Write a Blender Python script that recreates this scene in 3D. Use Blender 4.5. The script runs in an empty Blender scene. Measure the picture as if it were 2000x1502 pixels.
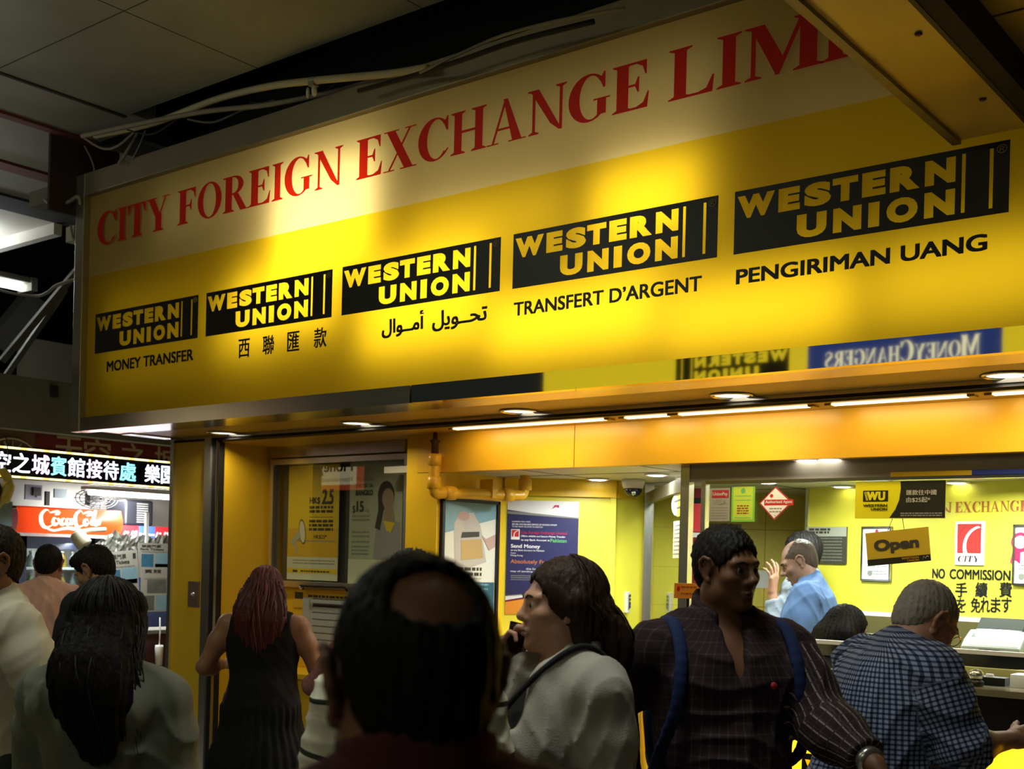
import bpy, bmesh, math, random
import numpy as np
from mathutils import Vector, Matrix
random.seed(7); np.random.seed(7)
SC = bpy.context.scene
COL = SC.collection
# ---------------------------------------------------------------- camera
F_PX, YAW, ROLL, Y0, EYE = 2328.0, math.radians(38.445), math.radians(1.412), 1092.0, 1.65
cd = bpy.data.cameras.new('camera'); cam = bpy.data.objects.new('camera', cd); COL.objects.link(cam)
cd.sensor_fit = 'HORIZONTAL'; cd.sensor_width = 36.0; cd.lens = 36.0 * F_PX / 2000.0
cd.shift_y = (Y0 - 751.0) / 2000.0; cd.clip_start = 0.05; cd.clip_end = 100
cam.matrix_world = Matrix.Translation((0, 0, EYE)) @ Matrix.Rotation(YAW, 4, 'Z') @ Matrix.Rotation(math.pi/2, 4, 'X') @ Matrix.Rotation(ROLL, 4, 'Z')
cd.dof.use_dof = True; cd.dof.focus_distance = 4.6; cd.dof.aperture_fstop = 5.6
SC.camera = cam
# ---------------------------------------------------------------- world, colour management
w = bpy.data.worlds.new('world'); SC.world = w; w.use_nodes = True
w.node_tree.nodes['Background'].inputs[0].default_value = (0.55, 0.62, 0.5, 1)
w.node_tree.nodes['Background'].inputs[1].default_value = 0.03
SC.view_settings.view_transform = 'Standard'; SC.view_settings.look = 'None'
SC.view_settings.exposure = 0.0; SC.view_settings.gamma = 1.0; SC.view_settings.use_curve_mapping = False
# ---------------------------------------------------------------- lights
def area(name, loc, aim, sx, sy, power, color=(1, 1, 1), spread=180):
    l = bpy.data.lights.new(name, 'AREA'); l.shape = 'RECTANGLE'; l.size = sx; l.size_y = sy
    l.energy = power; l.color = color; l.spread = math.radians(spread)
    o = bpy.data.objects.new(name, l); COL.objects.link(o); o.location = loc
    o.rotation_euler = Vector(aim).to_track_quat('-Z', 'Y').to_euler()
    return o
WARM = (1.0, 0.86, 0.62); COOL = (0.93, 0.97, 1.0)
YS = 4.25                                   # plane of the big sign face
# lamps inside the big light box, behind its translucent face
YB = YS + 0.16
for (x, z, sx, sz, p) in (
        (-4.72, 3.42, 0.75, 0.55, 6.6), (-5.0, 3.02, 0.80, 0.36, 3.2), (-4.0, 2.90, 0.8, 0.46, 4.6), (-3.1, 2.72, 0.9, 0.26, 3.6),
        (-2.72, 3.17, 0.50, 0.30, 2.2), (-2.2, 2.66, 0.8, 0.24, 2.4), (-1.35, 2.68, 0.7, 0.24, 1.3), (-3.6, 3.2, 0.9, 0.3, 1.2),
        (-5.35, 2.95, 0.5, 0.4, .9), (-6.2, 2.95, 1.0, 0.6, .5), (-3.2, 3.6, 1.6, 0.3, .4), (-5.7, 3.65, 1.0, 0.3, .2), (-1.6, 3.3, 1.0, 0.5, .15)):
    area('lightbox_tube', (x, YB, z), (0, -1, 0), sx, sz, p*.80, (1.0, 0.95, 0.78))
# recessed cans in the canopy soffit
for x in (-6.255, -5.032, -3.829, -2.598, -1.395):
    area('soffit_can_lamp', (x, 4.85, 2.405), (0, 0, -1), 0.11, 0.11, 3.2, WARM, 150)
# slim tubes in the trough by the fascia
for x0, x1 in ((-4.42, -3.40), (-3.28, -3.03), (-2.97, -2.30), (-2.19, -1.60), (-1.5, -0.6)):
    area('trough_tube_lamp', ((x0 + x1) / 2, 5.03, 2.362), (0, 0.5, -1), x1 - x0, 0.03, 2.4 * (x1 - x0), (1.0, 0.78, 0.4), 170)
# ceiling lights inside the shop
for (x, y, p) in ((-4.0, 5.78, 11), (-3.55, 6.1, 12), (-3.5, 5.65, 8), (-2.75, 5.75, 8), (-2.95, 6.6, 18), (-2.0, 6.5, 18), (-2.1, 5.75, 5), (-1.3, 5.95, 13)):
    area('shop_ceiling_lamp', (x, y, 2.15), (0, 0, -1), 0.12, 0.12, p, COOL, 165)
# neighbouring kiosk and the far passage
area('kiosk_tube_lamp', (-8.86, 5.95, 2.09), (-0.25, 0, -1), 0.05, 0.85, 55, COOL, 170)
area('kiosk_fill_lamp', (-8.0, 5.2, 2.10), (0.25, 0, -1), 0.2, 0.8, 20, COOL, 165)  # added fill without a fixture, lights the people at the kiosk
area('passage_tube_lamp', (-10.1, 4.75, 4.1), (0.1, 0, 1), 0.1, 1.2, 26, COOL, 180)
area('passage_tube_down_lamp', (-10.3, 5.3, 4.02), (0.5, 0, -1), 0.1, 1.2, 10, COOL, 180)
# unseen fill lamps added around and behind the camera, plus uplights without fixtures
area('added_fill_lamp', (-0.9, -1.6, 3.3), (-0.1, 0.6, -1), 0.5, 2.2, 27, (0.95, 1.0, 0.82), 180)
area('added_fill_lamp', (-1.7, 2.1, 3.95), (0, 0, -1), 0.4, 0.9, 13, (0.97, 1.0, 0.88), 100)
area('added_fill_lamp', (-3.9, 2.0, 3.95), (0, 0, -1), 0.4, 0.9, 6.5, (0.97, 1.0, 0.88), 100)
area('added_fill_lamp', (-5.2, 0.6, 4.15), (0, 0.1, -1), 0.5, 1.2, 30, (0.95, 1.0, 0.82), 180)
area('added_uplight_lamp', (-6.1, 1.4, 3.2), (0.0, 0, 1), 0.3, 1.5, 17, (0.95, 1.0, 0.85), 170)  # added uplight, no fixture, brightens the slab
area('added_uplight_lamp', (-7.9, 3.2, 3.5), (0, 0, 1), 0.3, 1.2, 4.5, (1.0, 0.95, 0.88), 170)  # added uplight, no fixture, brightens the left ceiling strips
# ---------------------------------------------------------------- unprojection of measured photo points onto real planes
CY, SY, CR, SR = math.cos(YAW), math.sin(YAW), math.cos(ROLL), math.sin(ROLL)
def ray(px, py):
    x, y = px - 1000, py - Y0
    r, z = (x*CR + y*SR) / F_PX, -(-x*SR + y*CR) / F_PX
    return np.array([r*CY - SY, r*SY + CY, z])
def at(px, py, X=None, Y=None, Z=None, d=None):
    D = ray(px, py)
    t = d if d is not None else X/D[0] if X is not None else Y/D[1] if Y is not None else (Z - EYE)/D[2]
    return D*t + np.array([0, 0, EYE])
class Frame:
    """a plane: origin O, U to the right, V up, N out towards the viewer"""
    def __init__(s, O, U, N):
        s.O = np.array(O, float); s.U = np.array(U, float)/np.linalg.norm(U); s.N = np.array(N, float)/np.linalg.norm(N); s.V = np.cross(s.N, s.U)
    def p(s, x, y, z=0): return s.O + s.U*x + s.V*y + s.N*z
    def uv(s, px, py):
        D = ray(px, py); C = np.array([0, 0, EYE]); t = np.dot(s.O - C, s.N)/np.dot(D, s.N); P = C + D*t - s.O
        return float(P @ s.U), float(P @ s.V)
def wall_frame(O, ang):          # ang = direction of U in the floor plane (degrees)
    a = math.radians(ang); U = (math.cos(a), math.sin(a), 0); return Frame(O, U, (math.sin(a), -math.cos(a), 0))
# ---------------------------------------------------------------- materials
def srgb(h):
    if not isinstance(h, str): return tuple(h)
    c = [int(h[i:i+2], 16)/255 for i in (0, 2, 4)]
    return tuple(((v + .055)/1.055)**2.4 if v > .04045 else v/12.92 for v in c)
MATS = {}
def mat(name, col, rough=0.5, metal=0.0, emit=0.0, noise=0.0, nscale=8.0, bump=0.0, bscale=60.0, spec=0.5, transl=0.0, stretch=(1, 1, 1), aniso=0):
    if name in MATS: return MATS[name]
    m = bpy.data.materials.new(name); m.use_nodes = True; N = m.node_tree.nodes; L = m.node_tree.links
    b = N['Principled BSDF']; out = N['Material Output']; c = srgb(col)
    b.inputs['Base Color'].default_value = (*c, 1); b.inputs['Roughness'].default_value = rough; b.inputs['Metallic'].default_value = metal
    b.inputs['Specular IOR Level'].default_value = spec
    if emit:
        b.inputs['Emission Color'].default_value = (*c, 1); b.inputs['Emission Strength'].default_value = emit
    tc = N.new('ShaderNodeTexCoord'); mp = N.new('ShaderNodeMapping'); mp.inputs['Scale'].default_value = stretch
    L.new(tc.outputs['Object'], mp.inputs['Vector'])
    csock = None
    if noise:
        t = N.new('ShaderNodeTexNoise'); t.inputs['Scale'].default_value = nscale; t.inputs['Detail'].default_value = 6
        L.new(mp.outputs[0], t.inputs['Vector'])
        mx = N.new('ShaderNodeMix'); mx.data_type = 'RGBA'
        mx.inputs[6].default_value = (*[v*(1 - noise) for v in c], 1); mx.inputs[7].default_value = (*[min(1, v*(1 + noise)) for v in c], 1)
        L.new(t.outputs['Fac'], mx.inputs[0]); L.new(mx.outputs[2], b.inputs['Base Color']); csock = mx.outputs[2]
    if bump:
        t2 = N.new('ShaderNodeTexNoise'); t2.inputs['Scale'].default_value = bscale; t2.inputs['Detail'].default_value = 4
        L.new(mp.outputs[0], t2.inputs['Vector']); bp = N.new('ShaderNodeBump'); bp.inputs['Strength'].default_value = bump; bp.inputs['Distance'].default_value = 0.01
        L.new(t2.outputs['Fac'], bp.inputs['Height']); L.new(bp.outputs[0], b.inputs['Normal'])
    if transl:
        tr = N.new('ShaderNodeBsdfTranslucent'); tr.inputs[0].default_value = (*c, 1)
        if csock: L.new(csock, tr.inputs[0])
        ms = N.new('ShaderNodeMixShader'); ms.inputs[0].default_value = transl
        L.new(b.outputs[0], ms.inputs[1]); L.new(tr.outputs[0], ms.inputs[2]); L.new(ms.outputs[0], out.inputs[0])
    MATS[name] = m; return m
def glass_mat(name, tint, refl=0.08, rough=0.0):
    if name in MATS: return MATS[name]
    m = bpy.data.materials.new(name); m.use_nodes = True; N = m.node_tree.nodes; L = m.node_tree.links; N.remove(N['Principled BSDF'])
    t = N.new('ShaderNodeBsdfTransparent'); t.inputs[0].default_value = (*tint, 1)
    g = N.new('ShaderNodeBsdfGlossy'); g.inputs['Roughness'].default_value = rough
    fr = N.new('ShaderNodeFresnel'); fr.inputs[0].default_value = 1.5
    ad = N.new('ShaderNodeMath'); ad.operation = 'ADD'; ad.inputs[1].default_value = refl; ad.use_clamp = True
    ge = N.new('ShaderNodeNewGeometry'); sb = N.new('ShaderNodeMath'); sb.operation = 'SUBTRACT'; sb.inputs[0].default_value = 1.0; mu = N.new('ShaderNodeMath'); mu.operation = 'MULTIPLY'
    ms = N.new('ShaderNodeMixShader'); L.new(fr.outputs[0], ad.inputs[0]); L.new(ad.outputs[0], mu.inputs[0]); L.new(ge.outputs['Backfacing'], sb.inputs[1]); L.new(sb.outputs[0], mu.inputs[1]); L.new(mu.outputs[0], ms.inputs[0])
    L.new(t.outputs[0], ms.inputs[1]); L.new(g.outputs[0], ms.inputs[2]); L.new(ms.outputs[0], N['Material Output'].inputs[0])
    MATS[name] = m; return m
STEEL = mat('brushed_steel', (0.55, 0.53, 0.5), 0.22, 1.0, noise=0.12, nscale=6)
MIRROR = mat('mirror_steel', (0.62, 0.6, 0.56), 0.03, 1.0)
CHROME = mat('chrome', (0.7, 0.7, 0.67), 0.24, 0.92)
BLACK = mat('black_vinyl', '0b0a08', 0.45); WHITE = mat('white_print', 'f2f0ea', 0.5); DARK = mat('dark_metal', '17140f', 0.6, 0.2)
RED = mat('red_vinyl', (.80, .028, .012), 0.45, transl=0.55)
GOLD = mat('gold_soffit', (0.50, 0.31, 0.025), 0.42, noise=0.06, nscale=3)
YEL = mat('yellow_panel', (0.80, 0.50, 0.015), 0.35, noise=0.04, nscale=2)
LEMON = mat('lemon_panel', (0.80, 0.72, 0.065), 0.35, noise=0.03, nscale=2)
FASC = mat('amber_fascia', (0.78, 0.43, 0.02), 0.35, noise=0.04, nscale=2)
GREY = mat('grey_print', '8b8a80', 0.6); INK = mat('ink_print', '3a372e', 0.6)
# ---------------------------------------------------------------- object plumbing
def link(o, parent=None):
    COL.objects.link(o)
    if parent is not None: o.parent = parent
    return o
def tag(o, label=None, cat=None, group=None, kind=None):
    for k, v in (('label', label), ('category', cat), ('group', group), ('kind', kind)):
        if v: o[k] = v
    return o
def thing(name, label, cat, loc=(0, 0, 0), rz=0.0, group=None):
    o = bpy.data.objects.new(name, None); COL.objects.link(o); o.location = loc; o.rotation_euler = (0, 0, rz)
    o.empty_display_size = 0.1
    return tag(o, label, cat, group)
def dup(root, loc=None, rz=None, label=None):
    r = root.copy(); COL.objects.link(r)
    if loc is not None: r.location = loc
    if rz is not None: r.rotation_euler = (0, 0, rz)
    if label: r['label'] = label
    for ch in list(root.children):
        c = ch.copy(); COL.objects.link(c); c.parent = r
        for g in list(ch.children):
            d = g.copy(); COL.objects.link(d); d.parent = c
    return r
_TXT = {}
def text2d(s, bold=0.0):
    k = (s, bold)
    if k not in _TXT:
        cu = bpy.data.curves.new('lettering', 'FONT'); cu.body = s; cu.offset = bold; cu.resolution_u = 4
        o = bpy.data.objects.new('lettering', cu); COL.objects.link(o)
        bpy.context.view_layer.update()
        me = o.to_mesh()
        V = np.array([v.co[:2] for v in me.vertices]); P = [tuple(p.vertices) for p in me.polygons]
        o.to_mesh_clear(); bpy.data.objects.remove(o); bpy.data.curves.remove(cu)
        _TXT[k] = (V, P)
    return _TXT[k]
# hand-drawn serif capitals: lists of polygons on a cap height of 1
def _ring(cx, cy, rx, ry, ix, iy, a0, a1, dx=0.0, n=26):
    o = []
    for i in range(n):
        q = []
        for a, s in ((a0 + (a1-a0)*i/n, 0), (a0 + (a1-a0)*(i+1)/n, 0), (a0 + (a1-a0)*(i+1)/n, 1), (a0 + (a1-a0)*i/n, 1)):
            a = math.radians(a)
            q.append((cx + rx*math.cos(a), cy + ry*math.sin(a)) if s == 0 else (cx + dx + ix*math.cos(a), cy + iy*math.sin(a)))
        o.append(q)
    return o
def _r(x0, y0, x1, y1): return [(x0, y0), (x1, y0), (x1, y1), (x0, y1)]
def _diag(x0, y0, x1, y1, wd): return [(x0, y0), (x0 + wd, y0), (x1 + wd, y1), (x1, y1)]
def _stem(x, wd=0.165, b=1, t=1, h=1.0):
    o = [_r(x, 0, x + wd, h)]
    if b: o.append([(x - .075, 0), (x + wd + .075, 0), (x + wd + .075, .025), (x + wd, .07), (x, .07), (x - .075, .025)])
    if t: o.append([(x - .075, h), (x - .075, h - .025), (x, h - .07), (x + wd, h - .07), (x + wd + .075, h - .025), (x + wd + .075, h)])
    return o
def serif(ch):
    T, t = .205, .058
    if ch == 'I': return _stem(.085), .335
    if ch == 'T': return _stem(.255, T, 1, 0) + [_r(.03, .945, .645, 1), [(.03, 1), (.03, .70), (.055, .70), (.15, .95)], [(.645, 1), (.645, .70), (.62, .70), (.525, .95)]], .675
    if ch == 'L': return _stem(.085) + [_r(.085, 0, .6, .05), [(.62, .33), (.60, 0), (.40, .045), (.52, .10), (.595, .33)]], .64
    if ch in 'EF':
        o = _stem(.085, T, 1, 1) + [_r(.085, .95, .6, 1), [(.6, 1), (.6, .70), (.575, .70), (.53, .88), (.42, .955)], _r(.2, .49, .45, .54), [(.45, .36), (.475, .36), (.475, .68), (.45, .68), (.40, .53), (.40, .50)]]
        if ch == 'E': o += [_r(.085, 0, .62, .05), [(.645, .33), (.62, 0), (.42, .045), (.55, .12), (.62, .33)]]
        return o, (.68 if ch == 'E' else .64)
    if ch == 'H': return _stem(.085) + _stem(.53) + [_r(.2, .48, .6, .54)], .78
    if ch == 'N': return _stem(.12, t, 1, 0) + _stem(.64, t, 0, 1) + [[(.02, 1), (.24, 1), (.69, .0), (.64, 0), (.02 + .45, .0 + .18), (.10, .94), (.02, .975)]], .78
    if ch == 'M': return _stem(.11, t, 1, 0) + _stem(.70, T) + [[(.02, 1), (.27, 1), (.50, .33), (.42, 0), (.12, .93), (.02, .975)], [(.40, .0), (.46, 0), (.76, 1), (.70, 1)]], .95
    if ch == 'A': return [_diag(.10, 0, .36, 1, .05), [(.33, 1), (.42, 1), (.72, 0), (.53, 0)], _r(.19, .30, .60, .35), _r(.0, 0, .25, .03), _r(.45, 0, .80, .03)], .80
    if ch == 'X': return [[(.06, 1), (.26, 1), (.70, 0), (.50, 0)], _diag(.10, 0, .60, 1, .05), _r(-.0, .97, .36, 1), _r(.5, .97, .76, 1), _r(0, 0, .26, .03), _r(.40, 0, .78, .03)], .78
    if ch == 'Y': return _stem(.30, T, 1, 0, .5) + [[(.05, 1), (.25, 1), (.465, .48), (.30, .42)], [(.61, 1), (.66, 1), (.465, .45), (.41, .45)], _r(-.02, .97, .35, 1), _r(.52, .97, .76, 1)], .76
    if ch == 'C': return _ring(.40, .5, .37, .52, .21, .47, 42, 318, .045) + [[(.67, 1.0), (.70, 1.0), (.70, .66), (.665, .66), (.60, .84)], [(.66, .13), (.72, .22), (.70, .24), (.62, .16)]], .75
    if ch == 'G': return _ring(.40, .5, .37, .52, .21, .47, 42, 322, .045) + [[(.67, 1.0), (.70, 1.0), (.70, .66), (.665, .66), (.60, .84)], _r(.56, .10, .72, .44), _r(.49, .415, .79, .45)], .82
    if ch == 'O': return _ring(.41, .5, .38, .52, .20, .475, 0, 360), .82
    if ch == 'D': return _stem(.085, T, 0, 0) + _ring(.30, .5, .42, .5, .27, .45, -90, 90) + [_r(.01, 0, .31, .045), _r(.01, .955, .31, 1)], .78
    if ch == 'R': return _stem(.085, T, 1, 0) + _ring(.33, .735, .30, .265, .145, .215, -90, 90) + [_r(.01, .955, .34, 1), _r(.2, .47, .34, .52), [(.31, .49), (.48, .49), (.74, 0), (.55, 0)], _r(.55, 0, .80, .03)], .78
    if ch == 'S':
        P = [(.53, .74), (.50, .90), (.32, 1.0), (.14, .90), (.12, .72), (.30, .56), (.46, .42), (.50, .24), (.42, .06), (.27, 0), (.10, .10), (.06, .28)]
        W = [.03, .05, .05, .12, .16, .17, .17, .16, .12, .05, .05, .03]
        q = np.array(P); o = []; tg = np.gradient(q, axis=0); nn = np.stack([-tg[:, 1], tg[:, 0]], 1); nn /= np.linalg.norm(nn, axis=1)[:, None]
        Lf = q + nn*np.array(W)[:, None]/2; Rt = q - nn*np.array(W)[:, None]/2
        for i in range(len(P)-1): o.append([tuple(Lf[i]), tuple(Rt[i]), tuple(Rt[i+1]), tuple(Lf[i+1])])
        return o, .62
    return [], .32
_SER = {}
def serif2d(s, track=0.0):
    """a word in serif capitals as one flat sheet per letter, strokes merged"""
    from mathutils.geometry import delaunay_2d_cdt, tessellate_polygon
    if (s, track) in _SER: return _SER[(s, track)]
    V, P, x = [], [], 0.0
    for ch in s:
        sc = 1.0
        if ch.islower(): ch = ch.upper(); sc = 0.78
        polys, adv = serif(ch); VV, EE, TT = [], [], []
        for q in polys:
            n = len(VV); k = len(q); VV += [Vector(p) for p in q]; EE += [(n + i, n + (i+1) % k) for i in range(k)]
            for t in tessellate_polygon([[Vector((*p, 0)) for p in q]]): TT.append([q[i] for i in t])
        if VV:
            ov, oe, of, _, _, _ = delaunay_2d_cdt(VV, EE, [], 0, 1e-6); T = np.array(TT); n = len(V)
            V += [(x + p.x*sc, p.y*sc) for p in ov]
            for q in of:
                c = np.mean([ov[i][:] for i in q], 0)
                d = lambda p, r: (r[:, 0] - p[:, 0])*(c[1] - p[:, 1]) - (r[:, 1] - p[:, 1])*(c[0] - p[:, 0])
                d0, d1, d2 = d(T[:, 0], T[:, 1]), d(T[:, 1], T[:, 2]), d(T[:, 2], T[:, 0])
                if (((d0 >= -1e-9) & (d1 >= -1e-9) & (d2 >= -1e-9)) | ((d0 <= 1e-9) & (d1 <= 1e-9) & (d2 <= 1e-9))).any(): P.append(tuple(n + i for i in q))
        x += adv*sc + track
    _SER[(s, track)] = (np.array(V), P); return _SER[(s, track)]
class MB:
    """collects shapes, then links them as ONE mesh object"""
    def __init__(s): s.v = []; s.f = []; s.m = []; s.mats = []; s.smooth = []
    def mi(s, m):
        if m not in s.mats: s.mats.append(m)
        return s.mats.index(m)
    def add(s, V, Fc, m, smooth=False):
        b = len(s.v); s.v += [tuple(map(float, q)) for q in V]; k = s.mi(m)
        for q in Fc: s.f.append(tuple(b + i for i in q)); s.m.append(k); s.smooth.append(smooth)
        return s
    def box(s, a, b, m, bev=0.0):
        (x0, y0, z0), (x1, y1, z1) = [tuple(min(p, q) for p, q in zip(a, b)), tuple(max(p, q) for p, q in zip(a, b))]
        V = [(x, y, z) for x in (x0, x1) for y in (y0, y1) for z in (z0, z1)]
        return s.add(V, [(0, 1, 3, 2), (4, 6, 7, 5), (0, 4, 5, 1), (2, 3, 7, 6), (0, 2, 6, 4), (1, 5, 7, 3)], m)
    def fbox(s, fr, x0, y0, x1, y1, z0, z1, m):
        V = [fr.p(x, y, z) for x in (x0, x1) for y in (y0, y1) for z in (z0, z1)]
        return s.add(V, [(0, 1, 3, 2), (4, 6, 7, 5), (0, 4, 5, 1), (2, 3, 7, 6), (0, 2, 6, 4), (1, 5, 7, 3)], m)
    def rect(s, fr, x0, y0, x1, y1, z, m): return s.add([fr.p(x0, y0, z), fr.p(x1, y0, z), fr.p(x1, y1, z), fr.p(x0, y1, z)], [(0, 1, 2, 3)], m)
    def poly(s, fr, pts, z, m): return s.add([fr.p(x, y, z) for x, y in pts], [tuple(range(len(pts)))], m)
    def prism(s, fr, pts, z0, z1, m, smooth=False):
        n = len(pts); V = [fr.p(x, y, z0) for x, y in pts] + [fr.p(x, y, z1) for x, y in pts]
        return s.add(V, [tuple(range(n))[::-1], tuple(range(n, 2*n))] + [(i, (i+1) % n, n + (i+1) % n, n + i) for i in range(n)], m, smooth)
    def text(s, fr, t, x0, y0, x1, y1, z, m, bold=0.0, ser=False, track=0.0, shear=0.0):
        """lettering fitted to a box; heavier weights are the same letters laid over themselves a hair apart"""
        V, P = serif2d(t, track) if ser else text2d(t)
        if len(V) == 0: return s
        V = V.copy(); V[:, 0] += V[:, 1]*shear
        lo, hi = V.min(0), V.max(0)
        k = bold*(y1 - y0)*1.6 if not ser else 0
        Q = (V - lo)/(hi - lo)
        for i, (dx, dy) in enumerate(((0, 0), (1, 1), (-1, 1), (1, -1), (-1, -1), (.5, 0), (-.5, 0)) if k else ((0, 0),)):
            ax, bx, ay, by = x0 + k, x1 - k, y0 + k*.6, y1 - k*.6
            s.add([fr.p(ax + (bx-ax)*a + dx*k, ay + (by-ay)*b + dy*k*.6, z + i*.00012) for a, b in Q], P, m)
        return s
    def cutout(s, fr, x0, y0, x1, y1, z, m, letters, rects=()):
        """a sheet with letter shaped openings"""
        from mathutils.geometry import delaunay_2d_cdt
        VV, EE, TT = [], [], []
        def outline(Q, P):
            n = len(VV); VV.extend(Vector((float(q[0]), float(q[1]))) for q in Q); cnt = {}
            for f in P:
                for i in range(len(f)):
                    e = (f[i], f[(i+1) % len(f)]); cnt[tuple(sorted(e))] = cnt.get(tuple(sorted(e)), 0) + 1
                for i in range(1, len(f) - 1): TT.append((Q[f[0]], Q[f[i]], Q[f[i+1]]))
            EE.extend((n + a, n + b) for (a, b), c in cnt.items() if c == 1)
        for (ch, a0, b0, a1, b1, bold) in letters:
            V, P = text2d(ch, bold); lo, hi = V.min(0), V.max(0); Q = (V - lo)/(hi - lo)
            outline(np.array((a0, b0)) + Q*np.array((a1 - a0, b1 - b0)), P)
        for (a0, b0, a1, b1) in rects: outline(np.array(((a0, b0), (a1, b0), (a1, b1), (a0, b1))), [(0, 1, 2, 3)])
        n = len(VV); VV += [Vector(q) for q in ((x0, y0), (x1, y0), (x1, y1), (x0, y1))]; EE += [(n, n+1), (n+1, n+2), (n+2, n+3), (n+3, n)]
        ov, oe, of, _, _, _ = delaunay_2d_cdt(VV, EE, [], 0, 1e-7)
        T = np.array(TT); keep = []
        for q in of:
            c = np.mean([ov[i][:] for i in q], 0)
            d = lambda p, r: (r[:, 0] - p[:, 0])*(c[1] - p[:, 1]) - (r[:, 1] - p[:, 1])*(c[0] - p[:, 0])
            d0, d1, d2 = d(T[:, 0], T[:, 1]), d(T[:, 1], T[:, 2]), d(T[:, 2], T[:, 0])
            if not (((d0 >= 0) & (d1 >= 0) & (d2 >= 0)) | ((d0 <= 0) & (d1 <= 0) & (d2 <= 0))).any(): keep.append(tuple(q))
        return s.add([fr.p(v.x, v.y, z) for v in ov], keep, m)
    def tube(s, pts, r, m, seg=8, smooth=True, caps=True):
        P = [np.array(p, float) for p in pts]; n = len(P); rs = r if hasattr(r, '__len__') else [r]*n
        up = None; V = []; Fc = []
        for i in range(n):
            t = P[min(i+1, n-1)] - P[max(i-1, 0)]; t = t/(np.linalg.norm(t) + 1e-9)
            if up is None: up = np.cross(t, (0, 0, 1) if abs(t[2]) < .9 else (1, 0, 0))
            up = up - t*(up @ t); up /= np.linalg.norm(up) + 1e-9; bn = np.cross(t, up)
            for k in range(seg):
                a = 2*math.pi*k/seg; V.append(P[i] + rs[i]*(math.cos(a)*up + math.sin(a)*bn))
        for i in range(n-1):
            for k in range(seg): Fc.append((i*seg + k, i*seg + (k+1) % seg, (i+1)*seg + (k+1) % seg, (i+1)*seg + k))
        if caps: Fc += [tuple(range(seg))[::-1], tuple(range((n-1)*seg, n*seg))]
        return s.add(V, Fc, m, smooth)
    def lathe(s, c, prof, m, axis=(0, 0, 1), seg=20, smooth=True):
        ax = np.array(axis, float); ax /= np.linalg.norm(ax); u = np.cross(ax, (1, 0, 0) if abs(ax[0]) < .9 else (0, 1, 0)); u /= np.linalg.norm(u); v = np.cross(ax, u)
        V = []; Fc = []; n = len(prof)
        for r, h in prof:
            for k in range(seg):
                a = 2*math.pi*k/seg; V.append(np.array(c) + ax*h + r*(math.cos(a)*u + math.sin(a)*v))
        for i in range(n-1):
            for k in range(seg): Fc.append((i*seg + k, i*seg + (k+1) % seg, (i+1)*seg + (k+1) % seg, (i+1)*seg + k))
        Fc += [tuple(range(seg))[::-1], tuple(range((n-1)*seg, n*seg))]
        return s.add(V, Fc, m, smooth)
    def ellipsoid(s, c, r, m, seg=16, rings=10):
        V = []; Fc = []
        for i in range(rings + 1):
            a = math.pi*i/rings
            for k in range(seg):
                b = 2*math.pi*k/seg; V.append((c[0] + r[0]*math.sin(a)*math.cos(b), c[1] + r[1]*math.sin(a)*math.sin(b), c[2] - r[2]*math.cos(a)))
        for i in range(rings):
            for k in range(seg): Fc.append((i*seg + k, i*seg + (k+1) % seg, (i+1)*seg + (k+1) % seg, (i+1)*seg + k))
        return s.add(V, Fc, m, True)
    def build(s, name, parent=None, origin=None, bevel=0.0):
        me = bpy.data.meshes.new(name)
        V = s.v
        if parent is not None and origin is None:
            mw = parent_world(parent).inverted(); V = [tuple(mw @ Vector(q)) for q in V]
        elif origin is not None:
            V = [tuple(np.array(q) - np.array(origin)) for q in V]
        me.from_pydata(V, [], s.f); me.validate(clean_customdata=False)
        for m in s.mats: me.materials.append(m)
        if len(me.polygons) == len(s.f):
            me.polygons.foreach_set('material_index', s.m); me.polygons.foreach_set('use_smooth', s.smooth)
        me.update()
        o = bpy.data.objects.new(name, me); link(o, parent)
        if origin is not None and parent is None: o.location = origin
        if bevel:
            b = o.modifiers.new('edge', 'BEVEL'); b.width = bevel; b.segments = 2; b.limit_method = 'ANGLE'
        return o
def parent_world(o):
    M = Matrix.Translation(o.location) @ o.rotation_euler.to_matrix().to_4x4()
    return (parent_world(o.parent) @ M) if o.parent else M
def struct(name, mb): return tag(mb.build(name), kind='structure')
def bez(pts, n=8):
    """smooth polyline through points (Catmull-Rom)"""
    P = [np.array(p, float) for p in pts]; o = []
    for i in range(len(P)-1):
        p0, p1, p2, p3 = P[max(i-1, 0)], P[i], P[i+1], P[min(i+2, len(P)-1)]
        for k in range(n):
            t = k/n; o.append(0.5*((2*p1) + (-p0+p2)*t + (2*p0-5*p1+4*p2-p3)*t*t + (-p0+3*p1-3*p2+p3)*t**3))
    o.append(P[-1]); return o
# ================================================================ the setting
CONC = mat('grey_slab', (0.165, 0.18, 0.155), 0.8, noise=0.35, nscale=1.6, bump=0.2, bscale=20)
PANELC = mat('passage_panel', (0.20, 0.19, 0.155), 0.7, noise=0.2, nscale=2)
BROWN = mat('brown_strip', (0.10, 0.022, 0.016), 0.7)
OLIVE = mat('olive_plaster', (0.14, 0.135, 0.10), 0.8, noise=0.15, nscale=3)
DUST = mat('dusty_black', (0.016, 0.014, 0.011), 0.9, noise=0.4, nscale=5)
TILE = mat('floor_tile', (0.16, 0.15, 0.13), 0.35, noise=0.2, nscale=4)
FRY = Frame((0, YS, 0), (1, 0, 0), (0, -1, 0))          # the plane of the big sign
m = MB(); m.box((-15, -4, -0.1), (3, 10, 0), TILE)
for i in range(-24, 6): m.box((i*.6, -4, -0.05), (i*.6 + .008, 10, 0.0005), OLIVE)
struct('floor', m)
m = MB(); m.box((-6.30, -4, 4.25), (-1.42, 4.12, 4.45), CONC); m.box((-6.325, -4, 4.24), (-6.30, 4.12, 4.45), DUST)
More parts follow.
